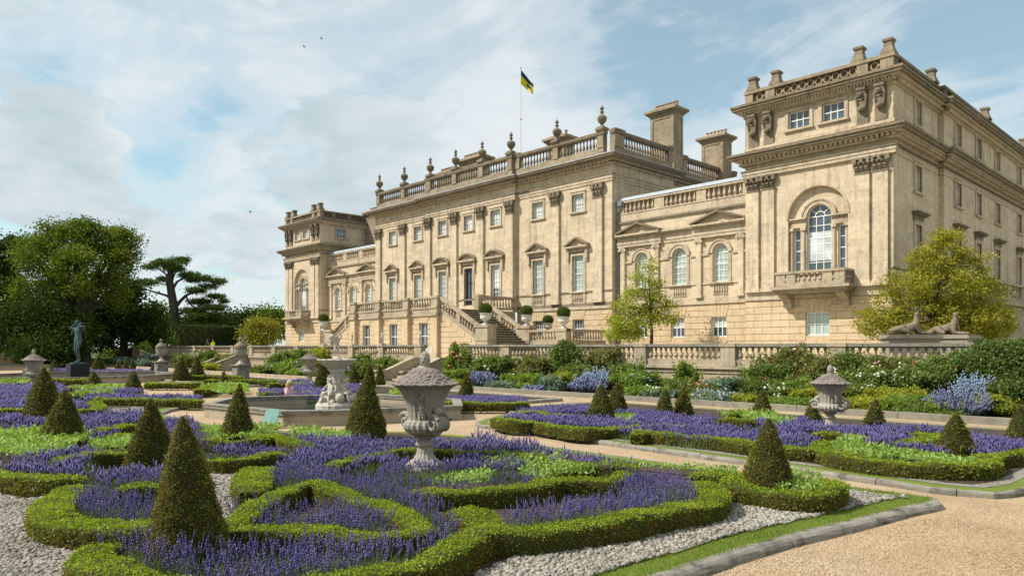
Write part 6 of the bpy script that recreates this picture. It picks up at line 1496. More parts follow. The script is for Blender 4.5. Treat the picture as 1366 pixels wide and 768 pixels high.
seat = {'pelvis': (0, 0, .07), 'waist': (0, .01, .16), 'chest': (0, -.01, .27), 'neck': (0, -.02, .37), 'headb': (0, -.035, .415), 'headm': (0, -.05, .465), 'headt': (0, -.04, .525), 'hipL': (-.06, -.03, .06), 'kneL': (-.12, -.22, .13), 'ankL': (-.03, -.3, .03), 'toeL': (.02, -.34, .02), 'hipR': (.06, -.03, .06), 'kneR': (.12, -.22, .13), 'ankR': (.03, -.33, .03), 'toeR': (-.02, -.38, .02),
        'shoL': (-.1, -.005, .35), 'elbL': (-.14, -.06, .2), 'wriL': (-.07, -.16, .15), 'hanL': (-.03, -.19, .14), 'shoR': (.1, -.005, .35), 'elbR': (.14, -.06, .2), 'wriR': (.07, -.16, .15), 'hanR': (.03, -.19, .14)}
o = fig('person', SKIN, seat, h, None, (sx, sy, .02), 2.1, lab='fair haired person in pink floral clothes sitting low beside the pool', cat='person')
S = lambda k: tuple(c * h for c in seat[k])
dress(o, [('blouse', [S('pelvis'), S('waist'), S('chest'), (0, -.015 * h, .34 * h), S('shoL'), S('elbL'), S('shoR'), S('elbR')], [(1, 0), (1, 2), (2, 3), (2, 4), (4, 5), (2, 6), (6, 7)], [.105 * h, .095 * h, .1 * h, .06 * h, .055 * h, .045 * h, .055 * h, .045 * h], PINK),
          ('skirt', [S('pelvis'), S('hipL'), S('kneL'), (-.06 * h, -.28 * h, .07 * h), S('hipR'), S('kneR'), (.06 * h, -.3 * h, .07 * h)], [(0, 1), (1, 2), (2, 3), (0, 4), (4, 5), (5, 6)], [.11 * h, .085 * h, .065 * h, .05 * h, .085 * h, .065 * h, .05 * h], PINK)])
m = MB(); blob(m, (0, -.03 * h, .485 * h), .078 * h, 12, sz=.95); blob(m, (0, .01 * h, .43 * h), .06 * h, 10); m.build('hair', HAIRB, None, smooth=True).parent = o
m = MB(); m.box(-.2, .12, .13, .24, .3, .46); m.tube([(-.2, .18, .45), (-.16, .0, .62), (-.1, -.1, .6)], .012, 5); q = m.build('shoulder_bag', NAVY, None); q.parent = o

# flag
fl = MB(); nx_, nz_ = 14, 8; top = Vector((-59.14, 57.5, 33.6))
cr = Vector((.6886, .7252, 0)); cf = Vector((.7252, -.6886, 0))
def fpt(i, j):
    u, v = i / nx_, j / nz_
    p = top + cr * (1.45 * u) + Vector((0, 0, -1.7 * u - 1.55 * v * (1 - .25 * u) )) + cr * (-.05 * v) + cf * (.16 * math.sin(u * 7 + v * 2) * u)
    return tuple(p)
def flag_part(name, test, mat, par, off=0.0):
    vs = [tuple(Vector(fpt(i, j)) + cf * off) for j in range(nz_ + 1) for i in range(nx_ + 1)]
    vb = [tuple(Vector(p) - cf * .012) for p in vs] if off == 0 else [tuple(Vector(p) - cf * (2 * off + .012)) for p in vs]
    n = len(vs); fs = []
    for j in range(nz_):
        for i in range(nx_):
            if test(i + .5, j + .5):
                a = j * (nx_ + 1) + i; fs += [(a, a + 1, a + nx_ + 2, a + nx_ + 1), (a + n, a + nx_ + 1 + n, a + nx_ + 2 + n, a + 1 + n)]
    return MB().add(vs + vb, fs).build(name, mat, par, loc=None if par else tuple(top), smooth=True)
FY = mat_plain('yellow_flag_cloth', (0.62, 0.50, 0.02), .8, .1, var=.05); FB = mat_plain('dark_blue_flag_cloth', (0.02, 0.045, 0.09), .8, .1, var=.05)
fo = flag_part('flag', lambda i, j: True, FY, None); fo['label'] = 'dark blue and yellow flag drooping from the rooftop pole'; fo['category'] = 'flag'
flag_part('dark_band', lambda i, j: j < 2.6 or (7 < i < 12 and 4 < j < 6.5), FB, fo, .012)

# birds
for (px, py, dd, lab) in ((429, 52, 120, 'small dark bird flying, upper one of a pair high in the sky'), (406, 63, 120, 'small dark bird flying, lower one of a pair high in the sky'), (334, 283, 110, 'small dark bird flying low over the cedar side of the sky')):
    v = skydir(px, py); p = Vector((0, 0, 2.2)) + v * dd
    m = MB(); m.tube([p + cr * -.2, p + cr * -.08, p + cr * .12, p + cr * .2], [.01, .06, .055, .01], 6)
    for s in (-1, 1): m.add([p + cr * .06, p + cr * -.08, p + cr * -.1 + cf * .3 * s + Vector((0, 0, .16)), p + cr * 0 + cf * .32 * s + Vector((0, 0, .18)), p + cr * .06 + Vector((0, 0, -.02)), p + cr * -.08 + Vector((0, 0, -.02))], [(0, 1, 2, 3), (4, 3, 2, 5)])
    m.build('bird', HAIRD, None, lab, 'bird', 'birds in the sky', loc=tuple(p))
# ------------------------------------------------------------------ the long border under the terrace wall
FOL = {'mid': mat_leaf('mid_green_leaf', [(0.065, 0.10, 0.022), (0.14, 0.19, 0.04), (0.25, 0.30, 0.08)], 2.0, .35),
       'dark': mat_leaf('dark_green_leaf', [(0.045, 0.075, 0.018), (0.095, 0.145, 0.03), (0.185, 0.235, 0.06)], 2.0, .3),
       'bright': mat_leaf('bright_green_leaf', [(0.095, 0.155, 0.024), (0.18, 0.26, 0.04), (0.30, 0.38, 0.085)], 2.0, .4),
       'yellow': mat_leaf('yellow_green_leaf', [(0.17, 0.20, 0.02), (0.29, 0.31, 0.03), (0.42, 0.40, 0.06)], 2.0, .4),
       'grey': mat_leaf('grey_green_leaf', [(0.10, 0.16, 0.11), (0.17, 0.24, 0.17), (0.27, 0.34, 0.26)], 2.0, .3),
       'olive': mat_leaf('olive_leaf', [(0.09, 0.11, 0.03), (0.18, 0.19, 0.055), (0.29, 0.275, 0.10)], 2.0, .35)}
def petal(name, a, b): return mat_leaf(name, [a, b, tuple(min(1, c * 1.2) for c in b)], 3.0, .3)
FLO = {'crimson': petal('crimson_petal', (0.10, 0.012, 0.03), (0.22, 0.02, 0.05)), 'red': petal('red_petal', (0.45, 0.03, 0.04), (0.65, 0.08, 0.08)), 'white': petal('white_petal', (0.7, 0.7, 0.66), (0.8, 0.8, 0.76)),
       'pink': petal('pink_petal', (0.55, 0.24, 0.36), (0.70, 0.42, 0.52)), 'blue': petal('blue_petal', (0.14, 0.155, 0.30), (0.24, 0.26, 0.41)), 'mauve': petal('mauve_petal', (0.34, 0.22, 0.44), (0.50, 0.38, 0.58)), 'coral': petal('coral_petal', (0.60, 0.16, 0.15), (0.72, 0.30, 0.27)), 'sky': petal('pale_blue_petal', (0.20, 0.28, 0.44), (0.32, 0.40, 0.54)), 'bluegrey': petal('grey_blue_petal', (0.30, 0.33, 0.45), (0.45, 0.48, 0.58))}
def shrub(label, px, ytop, wpx, Y, fol, flo=None, nf=60, form='bush', group='flowering shrubs in the terrace border', z0=.05, name=None, X=None, dens=1.0, flow_top=True, fs=1.0):
    if X is None: X = onY(px, Y)
    d = -0.7252 * X + .6886 * Y; s = d / 972; H = max(.3, 2.2 + (463 - ytop) * s - z0); W = wpx * s * (1.0 if form == 'spikes' else .95 if Y > 28.9 else 1.2); dens *= .5 if Y > 28.9 else 1.0; H *= .93 if Y > 28.2 else .98
    t = thing(name or ('flowering_shrub' if flo else 'leafy_shrub'), label, 'shrub', (X, Y, z0), group)
    L = min(.17, max(.045, .0030 * d))
    if form == 'spikes':
        n = int(260 * dens); a = rng.uniform(0, 6.28, n); r = np.sqrt(rng.random(n)) * .16 * W; B = np.column_stack([r * np.cos(a), r * np.sin(a), np.zeros(n)])
        sp = rng.uniform(.1, 1, n); D = unit(np.column_stack([np.cos(a) * sp * W * .55, np.sin(a) * sp * W * .55, np.full(n, H) * rng.uniform(.75, 1.05, n)])); LL = H * rng.uniform(.55, 1.06, n) * (1.05 - .25 * sp)
        V1, F1 = blades(B, D, LL, .02); k = 26; tt = rng.uniform(.05, .75, (n, k)); Q = (B[:, None] + D[:, None] * (LL[:, None] * tt)[:, :, None]).reshape(-1, 3) + rng.normal(0, .02, (n * k, 3))
        V2, F2 = leaf_geo(Q, unit(rng.normal(size=Q.shape) + [0, 0, .6]), L * .8, L * .3, .6)
        me = np_mesh('foliage', np.concatenate([V1, V2]), np.concatenate([np.column_stack([F1, F1[:, 2]]), F2 + len(V1)]), FOL[fol]) if False else np_mesh('foliage', V2, F2, FOL[fol]); put('foliage', me, t)
        put('stems', np_mesh('stems', V1, F1, FOL[fol]), t)
        if flo:
            k = 14; tt = rng.uniform(.5, 1.0, (n, k)); Q = (B[:, None] + D[:, None] * (LL[:, None] * tt)[:, :, None]).reshape(-1, 3) + rng.normal(0, .012, (n * k, 3)); V, F = octs(Q, .0009 * d * fs, .0017 * d * fs); put('blossom', np_mesh('blossom', V, F, FLO[flo]), t)
        return t
    bl = []; nb = max(4, int(5 + W * 1.5))
    for i in range(nb):
        f = rng.uniform(0, 1); bl.append((rng.uniform(-.32, .32) * W, rng.uniform(-.25, .25) * min(W, 1.6), H * (.22 + .56 * f), rng.uniform(.2, .34) * W * (1.05 - .35 * f), H * rng.uniform(.18, .27)))
    bl.append((0, 0, H * .8, W * .22, H * .2))
    for i in range(int(4 + W * 3)): bl.append((rng.uniform(-.48, .48) * W, rng.uniform(-.3, .3) * min(W, 1.6), H * rng.uniform(.3, .98), rng.uniform(.05, .09) * W + .06, H * rng.uniform(.1, .2)))
    Ps, Ns = [], []
    for (bx, by, bz, br, bh) in bl:
        n = int(dens * 2100 * (br * (br + bh) * 4) / (L / .06) ** 1.6 / max(1, (W * H) ** .25)) + 60; N = unit(rng.normal(size=(n, 3))); rad = rng.uniform(.55, 1.08, (n, 1)); P = N * rad * [br, min(br, .75), bh] + [bx, by, bz]; Ps.append(P); Ns.append(unit(N + [0, 0, .35]))
    ns = int(14 + 16 * W); k = 16   # upright shoots that break the outline
    B = np.column_stack([rng.uniform(-.5, .5, ns) * W, rng.uniform(-.4, .4, ns) * min(W, 1.5), rng.uniform(.25, .6, ns) * H]); hs = np.minimum(rng.uniform(.35, .72, ns) * H, 1.0); ld = rng.normal(0, .22, (ns, 2))
    tt = np.linspace(.1, 1, k)[None, :] * np.ones((ns, 1)); Q = B[:, None, :] + np.stack([ld[:, 0:1] * tt * hs[:, None], ld[:, 1:2] * tt * hs[:, None], tt * hs[:, None]], 2)
    Ps.append(Q.reshape(-1, 3) + rng.normal(0, .03, (ns * k, 3))); Ns.append(unit(rng.normal(0, 1, (ns * k, 3)) + [0, 0, .5]))
    P = np.concatenate(Ps); N = np.concatenate(Ns); P[:, 2] = np.maximum(P[:, 2], .03)
    V, F = leaf_geo(P, N, L * 1.25, L * .8, .75); put('foliage', np_mesh('foliage', V, F, FOL[fol]), t)
    m = MB()
    for i in range(5): b = bl[i % len(bl)]; m.tube([(X, Y, z0), (X + b[0] * .5, Y + b[1] * .5, z0 + b[2] * .5), (X + b[0], Y + b[1], z0 + b[2])], [.03, .02, .008], 5)
    m.build('stems', M['bark'], t)
    if flo:
        sc = P[(P[:, 2] > H * (.45 if flow_top else .2)) & (P[:, 1] < .5)]
        if len(sc) < 5: sc = P
        # blossoms in loose clusters
        nf = int(nf * 1.7); k = max(3, nf // 4); cs = sc[rng.integers(0, len(sc), k)]; Q = cs[rng.integers(0, k, nf)] + rng.normal(0, .09, (nf, 3)) + [0, -.06, .04]
        V, F = octs(Q, .0021 * d * fs * rng.uniform(.7, 1.3, nf), .0017 * d * fs); put('blossom', np_mesh('blossom', V, F, FLO[flo]), t)
    return t
BORDER = [
 # right end, tall dark climbers
 ('tall dark green climber smothering the balustrade at the right edge', 1345, 446, 110, 28.8, 'dark', None, 0),
 ('dark leafy climber over the wall left of the tall right hand climber', 1290, 468, 90, 28.9, 'mid', 'white', 12),
 ('dark shrub low at the right edge behind the cut-off yew cone', 1372, 505, 80, 26.6, 'dark', 'crimson', 14),
 ('broad leaved yellowish shrub near the right edge of the border', 1325, 528, 50, 26.2, 'yellow', None, 0),
 ('blue spiky shrub sprawling over the kerb at the right', 1280, 512, 110, 25.6, 'grey', 'blue', 0, 'spikes'),
 ('tall thin blue spiky shrub behind the sprawling blue one', 1300, 496, 60, 26.9, 'grey', 'sky', 0, 'spikes'),
 ('rose bush with two big red blooms below the balustrade', 1243, 480, 60, 28.2, 'mid', 'red', 16),
 ('wide bush covered in white flowers right of the second lidded urn', 1185, 494, 110, 27.6, 'mid', 'white', 150),
 ('white flowered bush behind the lid of the second lidded urn', 1140, 500, 60, 27.9, 'mid', 'white', 70),
 ('low bright green clump before the white flowered bush', 1213, 530, 60, 25.3, 'bright', None, 0),
 ('low yellow green clump beside the second lidded urn', 1150, 532, 55, 25.3, 'yellow', None, 0),
 ('yellow green bush at the foot of the red rose', 1190, 518, 60, 26.2, 'yellow', None, 0),
 ('low mid green clump at the kerb below the red rose', 1245, 537, 60, 25.2, 'mid', None, 0),
 ('olive climber with pinkish tints on the balustrade behind the white bush', 1200, 470, 90, 29.4, 'olive', 'pink', 14),
 ('tangled crimson rose climbing the balustrade above the border cone', 1050, 462, 80, 29.5, 'olive', 'crimson', 46),
 ('crimson rose bush left of the climbing crimson rose', 1022, 482, 60, 28.6, 'mid', 'crimson', 44),
 ('crimson flowered shrub left of the second urn lid', 1098, 472, 60, 29.0, 'olive', 'crimson', 34),
 ('rose with single red blooms between border cone and second urn', 1066, 506, 44, 27.2, 'bright', 'red', 9),
 ('bush with cream flowers left of the second lidded urn', 1040, 516, 50, 26.6, 'mid', 'white', 20),
 ('yellow leafed bush touching the second lidded urn on its left', 1085, 518, 44, 26.3, 'yellow', None, 0),
 ('tall leafy climber filling the balustrade above the second urn', 1135, 462, 70, 29.5, 'mid', None, 0),
 ('low green clump along the kerb below the cream flowers', 1055, 540, 60, 25.2, 'bright', None, 0),
 ('strap leaved yellow plant left of the border cone', 997, 528, 34, 25.3, 'yellow', None, 0),
 ('mid green bush between grey shrub and border cone', 1000, 506, 50, 27.0, 'mid', None, 0),
 ('grey blue mounded shrub spilling over the kerb', 955, 524, 60, 25.3, 'grey', 'bluegrey', 60),
 ('silvery shrub above the grey blue mound', 968, 506, 46, 26.9, 'grey', None, 0),
 ('golden low clump left of the grey blue mound', 935, 532, 34, 25.2, 'yellow', None, 0),
 ('pinkish olive bush behind the right one of the neighbouring cones', 938, 512, 50, 26.6, 'olive', 'coral', 16),
 ('tall green shoots against the wall above the neighbouring cones', 918, 484, 28, 28.8, 'bright', None, 0),
 ('yellow green bush above the golden clump', 958, 508, 40, 27.8, 'yellow', None, 0),
 ('pale tufted shrub between the cone pairs at the kerb', 878, 520, 40, 25.4, 'grey', 'white', 30),
 ('green bush behind the left neighbouring cone', 890, 508, 50, 26.8, 'mid', None, 0),
 ('clump of blue flowers on bright green leaves behind the peeping cone', 850, 498, 60, 26.4, 'bright', 'sky', 60),
 ('bright green bush right of the peeping cone at the kerb', 862, 516, 46, 25.4, 'bright', None, 0),
 ('green shrub reaching the balustrade above the blue clump', 838, 482, 40, 28.4, 'mid', None, 0),
 ('lavender blue shrub leaning over the kerb left of the tall cone', 784, 500, 70, 25.6, 'grey', 'blue', 0, 'spikes'),
 ('blue shrub behind the leaning lavender blue one', 795, 490, 50, 26.8, 'grey', 'sky', 0, 'spikes'),
 ('tall dark shrub standing above the balustrade rail', 755, 449, 46, 28.8, 'dark', None, 0),
 ('loose grey green shrub hiding the balusters right of the tall dark one', 798, 462, 60, 29.4, 'olive', None, 0),
 ('narrow yellow green upright shrub below the tall dark shrub', 752, 498, 24, 26.6, 'yellow', None, 0),
 ('green mixed foliage below the tall dark shrub', 775, 486, 50, 27.8, 'mid', None, 0),
 ('pale olive climber on the balustrade left of the tall dark shrub', 712, 474, 70, 29.4, 'olive', None, 0),
 ('round bright green bush with a few white blooms under the rail', 700, 500, 54, 26.6, 'bright', 'white', 6),
 ('low lavender grey shrubs over the kerb, left of the narrow upright shrub', 712, 512, 60, 25.2, 'grey', 'blue', 0, 'spikes'),
 ('striped grassy clump beside the low lavender grey shrubs', 735, 502, 30, 26.0, 'grey', None, 0),
 ('silvery green mound between two blue shrubs', 668, 510, 36, 25.4, 'grey', None, 0),
 ('soft lavender blue shrub right of the lavender cone', 644, 494, 48, 25.8, 'grey', 'blue', 0, 'spikes'),
 ('mid green shrub covering the pier below the back stair urn', 660, 474, 44, 28.6, 'mid', None, 0),
 ('mid green shrub with small pale flowers above the lavender blue shrub', 640, 482, 40, 28.0, 'mid', 'white', 10),
 ('tall coral pink plume flowers beside the white planter box', 606, 458, 22, 28.6, 'bright', 'coral', 34),
 ('tall leafy stalk with coral flowers right of the coral plumes', 622, 466, 18, 28.0, 'mid', 'coral', 12),
 ('bright green bush at the foot of the coral plumes', 603, 494, 34, 26.6, 'bright', None, 0),
 ('lime green low clump left of the lavender cone', 608, 512, 24, 25.3, 'yellow', None, 0),
 ('green fern like bush left of the nearer stone steps', 520, 478, 50, 29.0, 'mid', None, 0),
 ('pink and mauve bush left of the step wall behind the cones', 480, 486, 40, 26.4, 'mid', 'mauve', 60),
 ('coral flowered plant above the mauve bush', 483, 472, 26, 28.8, 'mid', 'coral', 20),
 ('yellow green climber on the balustrade left of the fountain', 425, 462, 34, 29.4, 'yellow', None, 0),
 ('green climber over the balustrade behind the left fountain urn', 395, 468, 50, 29.4, 'mid', None, 0),
 ('round bright green bush behind the left fountain urn', 378, 472, 44, 28.0, 'mid', None, 0),
 ('bush with mauve heads above the lavender strips', 390, 482, 36, 26.8, 'bright', 'mauve', 40),
 ('pale blue hydrangea like bush by the far lavender', 368, 486, 30, 26.4, 'bright', 'sky', 44),
 ('green mound at the kerb left of the pale blue bush', 350, 490, 26, 25.6, 'mid', None, 0),
 ('bright green mound at the kerb below the mauve heads', 402, 494, 34, 25.4, 'bright', None, 0),
 ('grey green shrub between the far steps and the pedestal urn', 303, 474, 34, 28.6, 'olive', None, 0),
 ('dark rounded shrub behind the two middle distance cones', 275, 470, 34, 28.2, 'dark', None, 0),
 ('lime green clump left of the far steps', 278, 486, 26, 26.2, 'yellow', None, 0),
 ('green shrub with pale plumes above the left pedestal', 245, 474, 40, 28.4, 'mid', 'white', 12),
 ('white and lilac flowered bush left of the left pedestal urn', 200, 474, 40, 27.0, 'grey', 'white', 80),
 ('silver blue shrub below the white and lilac bush', 194, 482, 30, 25.8, 'grey', 'bluegrey', 40),
 ('tall bright green shrub rising over the far wall', 192, 456, 26, 28.8, 'bright', None, 0),
 ('blue flowered clump behind the far row of three cones', 165, 478, 30, 26.4, 'grey', 'sky', 40),
 ('reddish flowered shrub on the far wall', 175, 464, 26, 28.8, 'olive', 'coral', 16),
 ('broad green bank shrub at the far left of the border', 148, 464, 50, 28.6, 'mid', None, 0),
]
for b in BORDER:
    lab, px, yt, w, Y, fol, flo, nf = b[:8]
    shrub(lab, px, yt, w, Y, fol, flo, nf, *(b[8:9]))

# ------------------------------------------------------------------ trees
TRE = {'oak': mat_leaf('broadleaf_crown_leaf', [(0.042, 0.07, 0.009), (0.105, 0.15, 0.016), (0.21, 0.255, 0.034)], .5, .3, .7, None, .1),
       'dark': mat_leaf('dark_crown_leaf', [(0.014, 0.03, 0.006), (0.03, 0.055, 0.009), (0.065, 0.10, 0.014)], .5, .2, .75, None, .08),
       'cedar': mat_leaf('cedar_needle', [(0.03, 0.055, 0.014), (0.07, 0.11, 0.02), (0.13, 0.175, 0.03)], .6, .2, .7, None, .1),
       'olive': mat_leaf('yellowing_leaf', [(0.13, 0.14, 0.02), (0.24, 0.23, 0.03), (0.36, 0.31, 0.05)], 1.0, .4),
       'magnolia': mat_leaf('bright_magnolia_leaf', [(0.15, 0.185, 0.018), (0.28, 0.32, 0.03), (0.42, 0.44, 0.06)], 1.2, .45),
       'mag2': mat_leaf('yellowish_magnolia_leaf', [(0.14, 0.15, 0.018), (0.28, 0.28, 0.028), (0.45, 0.42, 0.055)], 1.2, .45, patch=((0.21, 0.145, 0.03), .4)),
       'yewhedge': mat_leaf('tall_hedge_leaf', [(0.025, 0.04, 0.010), (0.05, 0.075, 0.014), (0.085, 0.105, 0.02)], 1.0, .2)}
def clumps(bl, per, L, spread, nclump, fill=.5, up=.4):
    """leaf clumps through the volume of ellipsoid blobs (x,y,z,rx,ry,rz)"""
    Ps, Ns = [], []
    tot = sum(b[3] * b[5] + b[3] * b[4] for b in bl)
    for b in bl:
        n = max(2, int(nclump * (b[3] * b[5] + b[3] * b[4]) / tot)); N = unit(rng.normal(size=(n, 3))); r = rng.uniform(fill, 1.02, (n, 1)); Cn = N * r * [b[3], b[4], b[5]] + [b[0], b[1], b[2]]
        q = rng.normal(size=(n, per, 3)) * spread * rng.uniform(.6, 1.3, (n, 1, 1)) * [1, 1, .65]; P = (Cn[:, None] + q).reshape(-1, 3); Ps.append(P); Ns.append(unit(np.repeat(N, per, 0) * .6 + rng.normal(0, .5, P.shape) + [0, 0, up]))
    P = np.concatenate(Ps); N = np.concatenate(Ns)
    return leaf_geo(P, N, L, L * .62, .55)
def tree(label, X, Y, z0, bl, mat, trunk=(.4, 4), L=.3, per=30, spread=.7, nclump=400, fill=.45, name='tree', group=None, limbs=True, bark='bark', cat='tree', pts=None):
    t = thing(name, label, cat, (X, Y, z0), group)
    V, F = clumps(bl, per, L, spread, nclump, fill); put('crown', np_mesh('crown', V - np.array([0, 0, 0]), F, mat), t)
    m = MB(); tr, th = trunk
    P = pts or [(X, Y, z0 - .2), (X + .1, Y, z0 + th * .4), (X - .1, Y + .1, z0 + th)]
    m.tube(P, [tr * (1.25 - .6 * i / (len(P) - 1)) for i in range(len(P))], 9); tp = P[-1]
    if limbs:
        for b in bl + ([] if len(bl) > 20 else [(q[0] + rng.uniform(-.6, .6) * q[3], q[1] + rng.uniform(-.6, .6) * q[4], q[2] + rng.uniform(-.3, .8) * q[5]) for q in bl]):
            st = (P[0][0] + (tp[0] - P[0][0]) * .8, P[0][1], z0 + th * rng.uniform(.6, .95)); e = (X + b[0], Y + b[1], z0 + b[2]); mid = tuple(st[i] * .5 + e[i] * .5 + (0, 0, -.08 * (e[2] - st[2]))[i] for i in range(3))
            m.tube([st, mid, e], [tr * .42, tr * .26, tr * .08], 6)
    m.build('trunk', M[bark], t); return t
def sc(px, d): t = d / 972; a, b = ray(px); return a * t, b * t, t
CR = np.array([.6886, .7252, 0])
def blobs_px(px0, d, lst, z0, dep=.6):
    """crown lobes given by where they stand in the view of this tree at its distance: (px, py, half width px, half height px, depth offset m)"""
    X, Y, s = sc(px0, d); out = []
    for (x, y, w, h, dd) in lst:
        off = CR * (x - px0) * s + np.array([-0.7252, .6886, 0]) * dd
        out.append((off[0], off[1], 2.2 + (463 - y) * s - z0, w * s, max(w * s * dep, 1.0), h * s))
    return X, Y, out
# big broadleaf
X, Y, bl = blobs_px(108, 84, [(95, 330, 42, 28, 0), (60, 345, 30, 28, -2), (135, 325, 35, 24, 2), (160, 345, 24, 28, 0), (120, 365, 42, 34, -3), (70, 385, 42, 32, 2), (150, 385, 24, 26, 1), (100, 308, 32, 12, 0), (50, 325, 20, 14, 1), (40, 400, 34, 34, 0), (172, 340, 12, 16, 0), (150, 312, 26, 9, 1), (178, 322, 10, 8, 0), (115, 300, 16, 6, 0), (75, 305, 14, 7, -1), (30, 340, 14, 16, 1)], 0)
tree('huge broadleaf tree behind the bronze statue', X, Y, 0, bl, TRE['oak'], (.9, 9), .28, 46, .52, 900, .68, group='park trees beyond the garden')
X, Y, bl = blobs_px(15, 88, [(10, 330, 18, 10, 0), (5, 355, 26, 14, 0), (12, 385, 34, 16, 0), (20, 415, 42, 22, 0), (0, 440, 50, 28, 0), (22, 322, 8, 5, 0)], 0)
tree('dark conifer at the left edge beside the huge broadleaf', X, Y, 0, bl, TRE['dark'], (.7, 12), .36, 40, .8, 520, .3, group='park trees beyond the garden', name='conifer')
X, Y, bl = blobs_px(60, 80, [(60, 430, 50, 34, 0), (20, 440, 40, 34, 0), (100, 445, 40, 30, 0), (75, 465, 60, 22, -2)], 0)
tree('dark shady undergrowth tree directly behind the statue', X, Y, 0, bl, TRE['dark'], (.5, 5), .36, 44, .8, 620, .2, group='park trees beyond the garden')
X, Y, bl = blobs_px(165, 92, [(160, 410, 40, 34, 0), (140, 435, 46, 30, 0), (185, 432, 32, 28, 2), (200, 445, 24, 18, 0), (110, 420, 30, 34, 0), (170, 388, 22, 12, 0)], 0)
tree('dark green tree between the huge broadleaf and the cedar', X, Y, 0, bl, TRE['dark'], (.5, 6), .38, 42, .85, 620, .25, group='park trees beyond the garden')
X, Y, bl = blobs_px(205, 130, [(207, 418, 16, 12, 0), (195, 432, 20, 16, 0), (220, 430, 12, 16, 0)], 0)
tree('lighter green tree just left of the cedar trunk', X, Y, 0, bl, TRE['oak'], (.4, 6), .5, 30, 1.0, 150, .3, group='park trees beyond the garden')
X, Y, bl = blobs_px(205, 100, [(195, 452, 30, 6, 0), (212, 445, 20, 4, 0), (200, 461, 34, 6, 0), (222, 456, 14, 5, 0), (180, 446, 22, 5, 0)], 0)
tree('low spreading cedar boughs under the tall cedar', X, Y, 0, bl, TRE['cedar'], (.3, 2), .4, 26, .6, 150, .2, group='park trees beyond the garden', name='cedar_tree')
# cedar of layered plates
X, Y, bl = blobs_px(232, 118, [(222, 351, 30, 2.6, 0), (238, 345, 16, 2.2, 1), (203, 357, 14, 2, -1), (232, 358, 22, 2.4, 0), (248, 366, 20, 2.2, 1), (254, 372, 16, 2, 1), (200, 377, 24, 2.2, -1), (187, 383, 12, 1.6, -1), (214, 371, 14, 1.8, 1), (268, 371, 20, 2.4, 0), (287, 375, 18, 2.2, 1), (275, 381, 16, 1.8, 1), (266, 388, 20, 2.2, -1), (288, 395, 18, 2, 0), (300, 402, 10, 1.6, 0), (262, 402, 22, 2.6, 1), (284, 410, 24, 2.6, 0), (256, 414, 20, 2.6, 0), (272, 421, 26, 3, 0), (292, 426, 20, 3, 1), (255, 430, 22, 3, 1), (276, 436, 30, 4, 0)], 0, .8)
tree('tall cedar with flat layered boughs against the sky', X, Y, 0, bl, TRE['cedar'], (.72, 14.5), .25, 34, .32, 1150, .2, group='park trees beyond the garden', name='cedar_tree', limbs=False, pts=[(X, Y, -.2), (X + .2, Y + .2, 5), (X - .1, Y, 9), (X - .5, Y - .5, 12.8), (X - .3, Y - .3, 15.2)])
def cedar_limbs():
    t = bpy.context.scene.objects['cedar_tree.001'] if 'cedar_tree.001' in bpy.context.scene.objects else bpy.context.scene.objects['cedar_tree']
    m = MB(); s = 118 / 972
    def at(px, py): o = CR * (px - 232) * s; return (X + o[0], Y + o[1], 2.2 + (463 - py) * s)
    for pts, r in (([(231, 400), (222, 394), (208, 390), (195, 386), (186, 384)], .26), ([(232, 412), (240, 402), (248, 394), (258, 390), (270, 388)], .34), ([(231, 384), (236, 376), (246, 370), (262, 372)], .26), ([(229, 378), (224, 368), (214, 360), (204, 357)], .22), ([(230, 372), (236, 360), (240, 348)], .2), ([(231, 388), (222, 380), (206, 377)], .18), ([(248, 394), (252, 404), (262, 412), (276, 420)], .2), ([(233, 422), (244, 416), (258, 415), (280, 411)], .24)):
        m.tube([at(*q) for q in pts], [r * (1 - .75 * i / (len(pts) - 1)) for i in range(len(pts))], 6)
    m.build('limbs', M['bark'], t)
cedar_limbs()
for k, (px0, d, lst, mt, lab) in enumerate((
    (300, 150, [(300, 432, 26, 14, 0), (330, 428, 22, 12, 0), (275, 438, 20, 12, 0), (345, 440, 22, 14, 0)], 'dark', 'dark trees rounded together behind the tall hedge'),
    (355, 170, [(350, 422, 14, 8, 0), (368, 424, 14, 10, 0), (360, 438, 22, 14, 0)], 'oak', 'distant tree showing left of the far pavilion'),
    (250, 160, [(262, 432, 20, 12, 0), (240, 440, 26, 12, 0)], 'dark', 'dark distant tree behind the cedar trunk'))):
    X, Y, bl = blobs_px(px0, d, lst, 0); tree(lab, X, Y, 0, bl, TRE[mt], (.5, 6), .6, 34, 1.2, 260, .3, group='park trees beyond the garden')
X, Y, bl = blobs_px(348, 104, [(345, 436, 16, 14, 0), (362, 440, 10, 14, 0), (332, 446, 12, 14, 0), (350, 452, 22, 10, 0)], 1.3)
tree('yellowing shrubby tree against the far pavilion', X, Y, 1.3, bl, TRE['olive'], (.2, 2), .3, 30, .55, 240, .3, group='trees against the house')
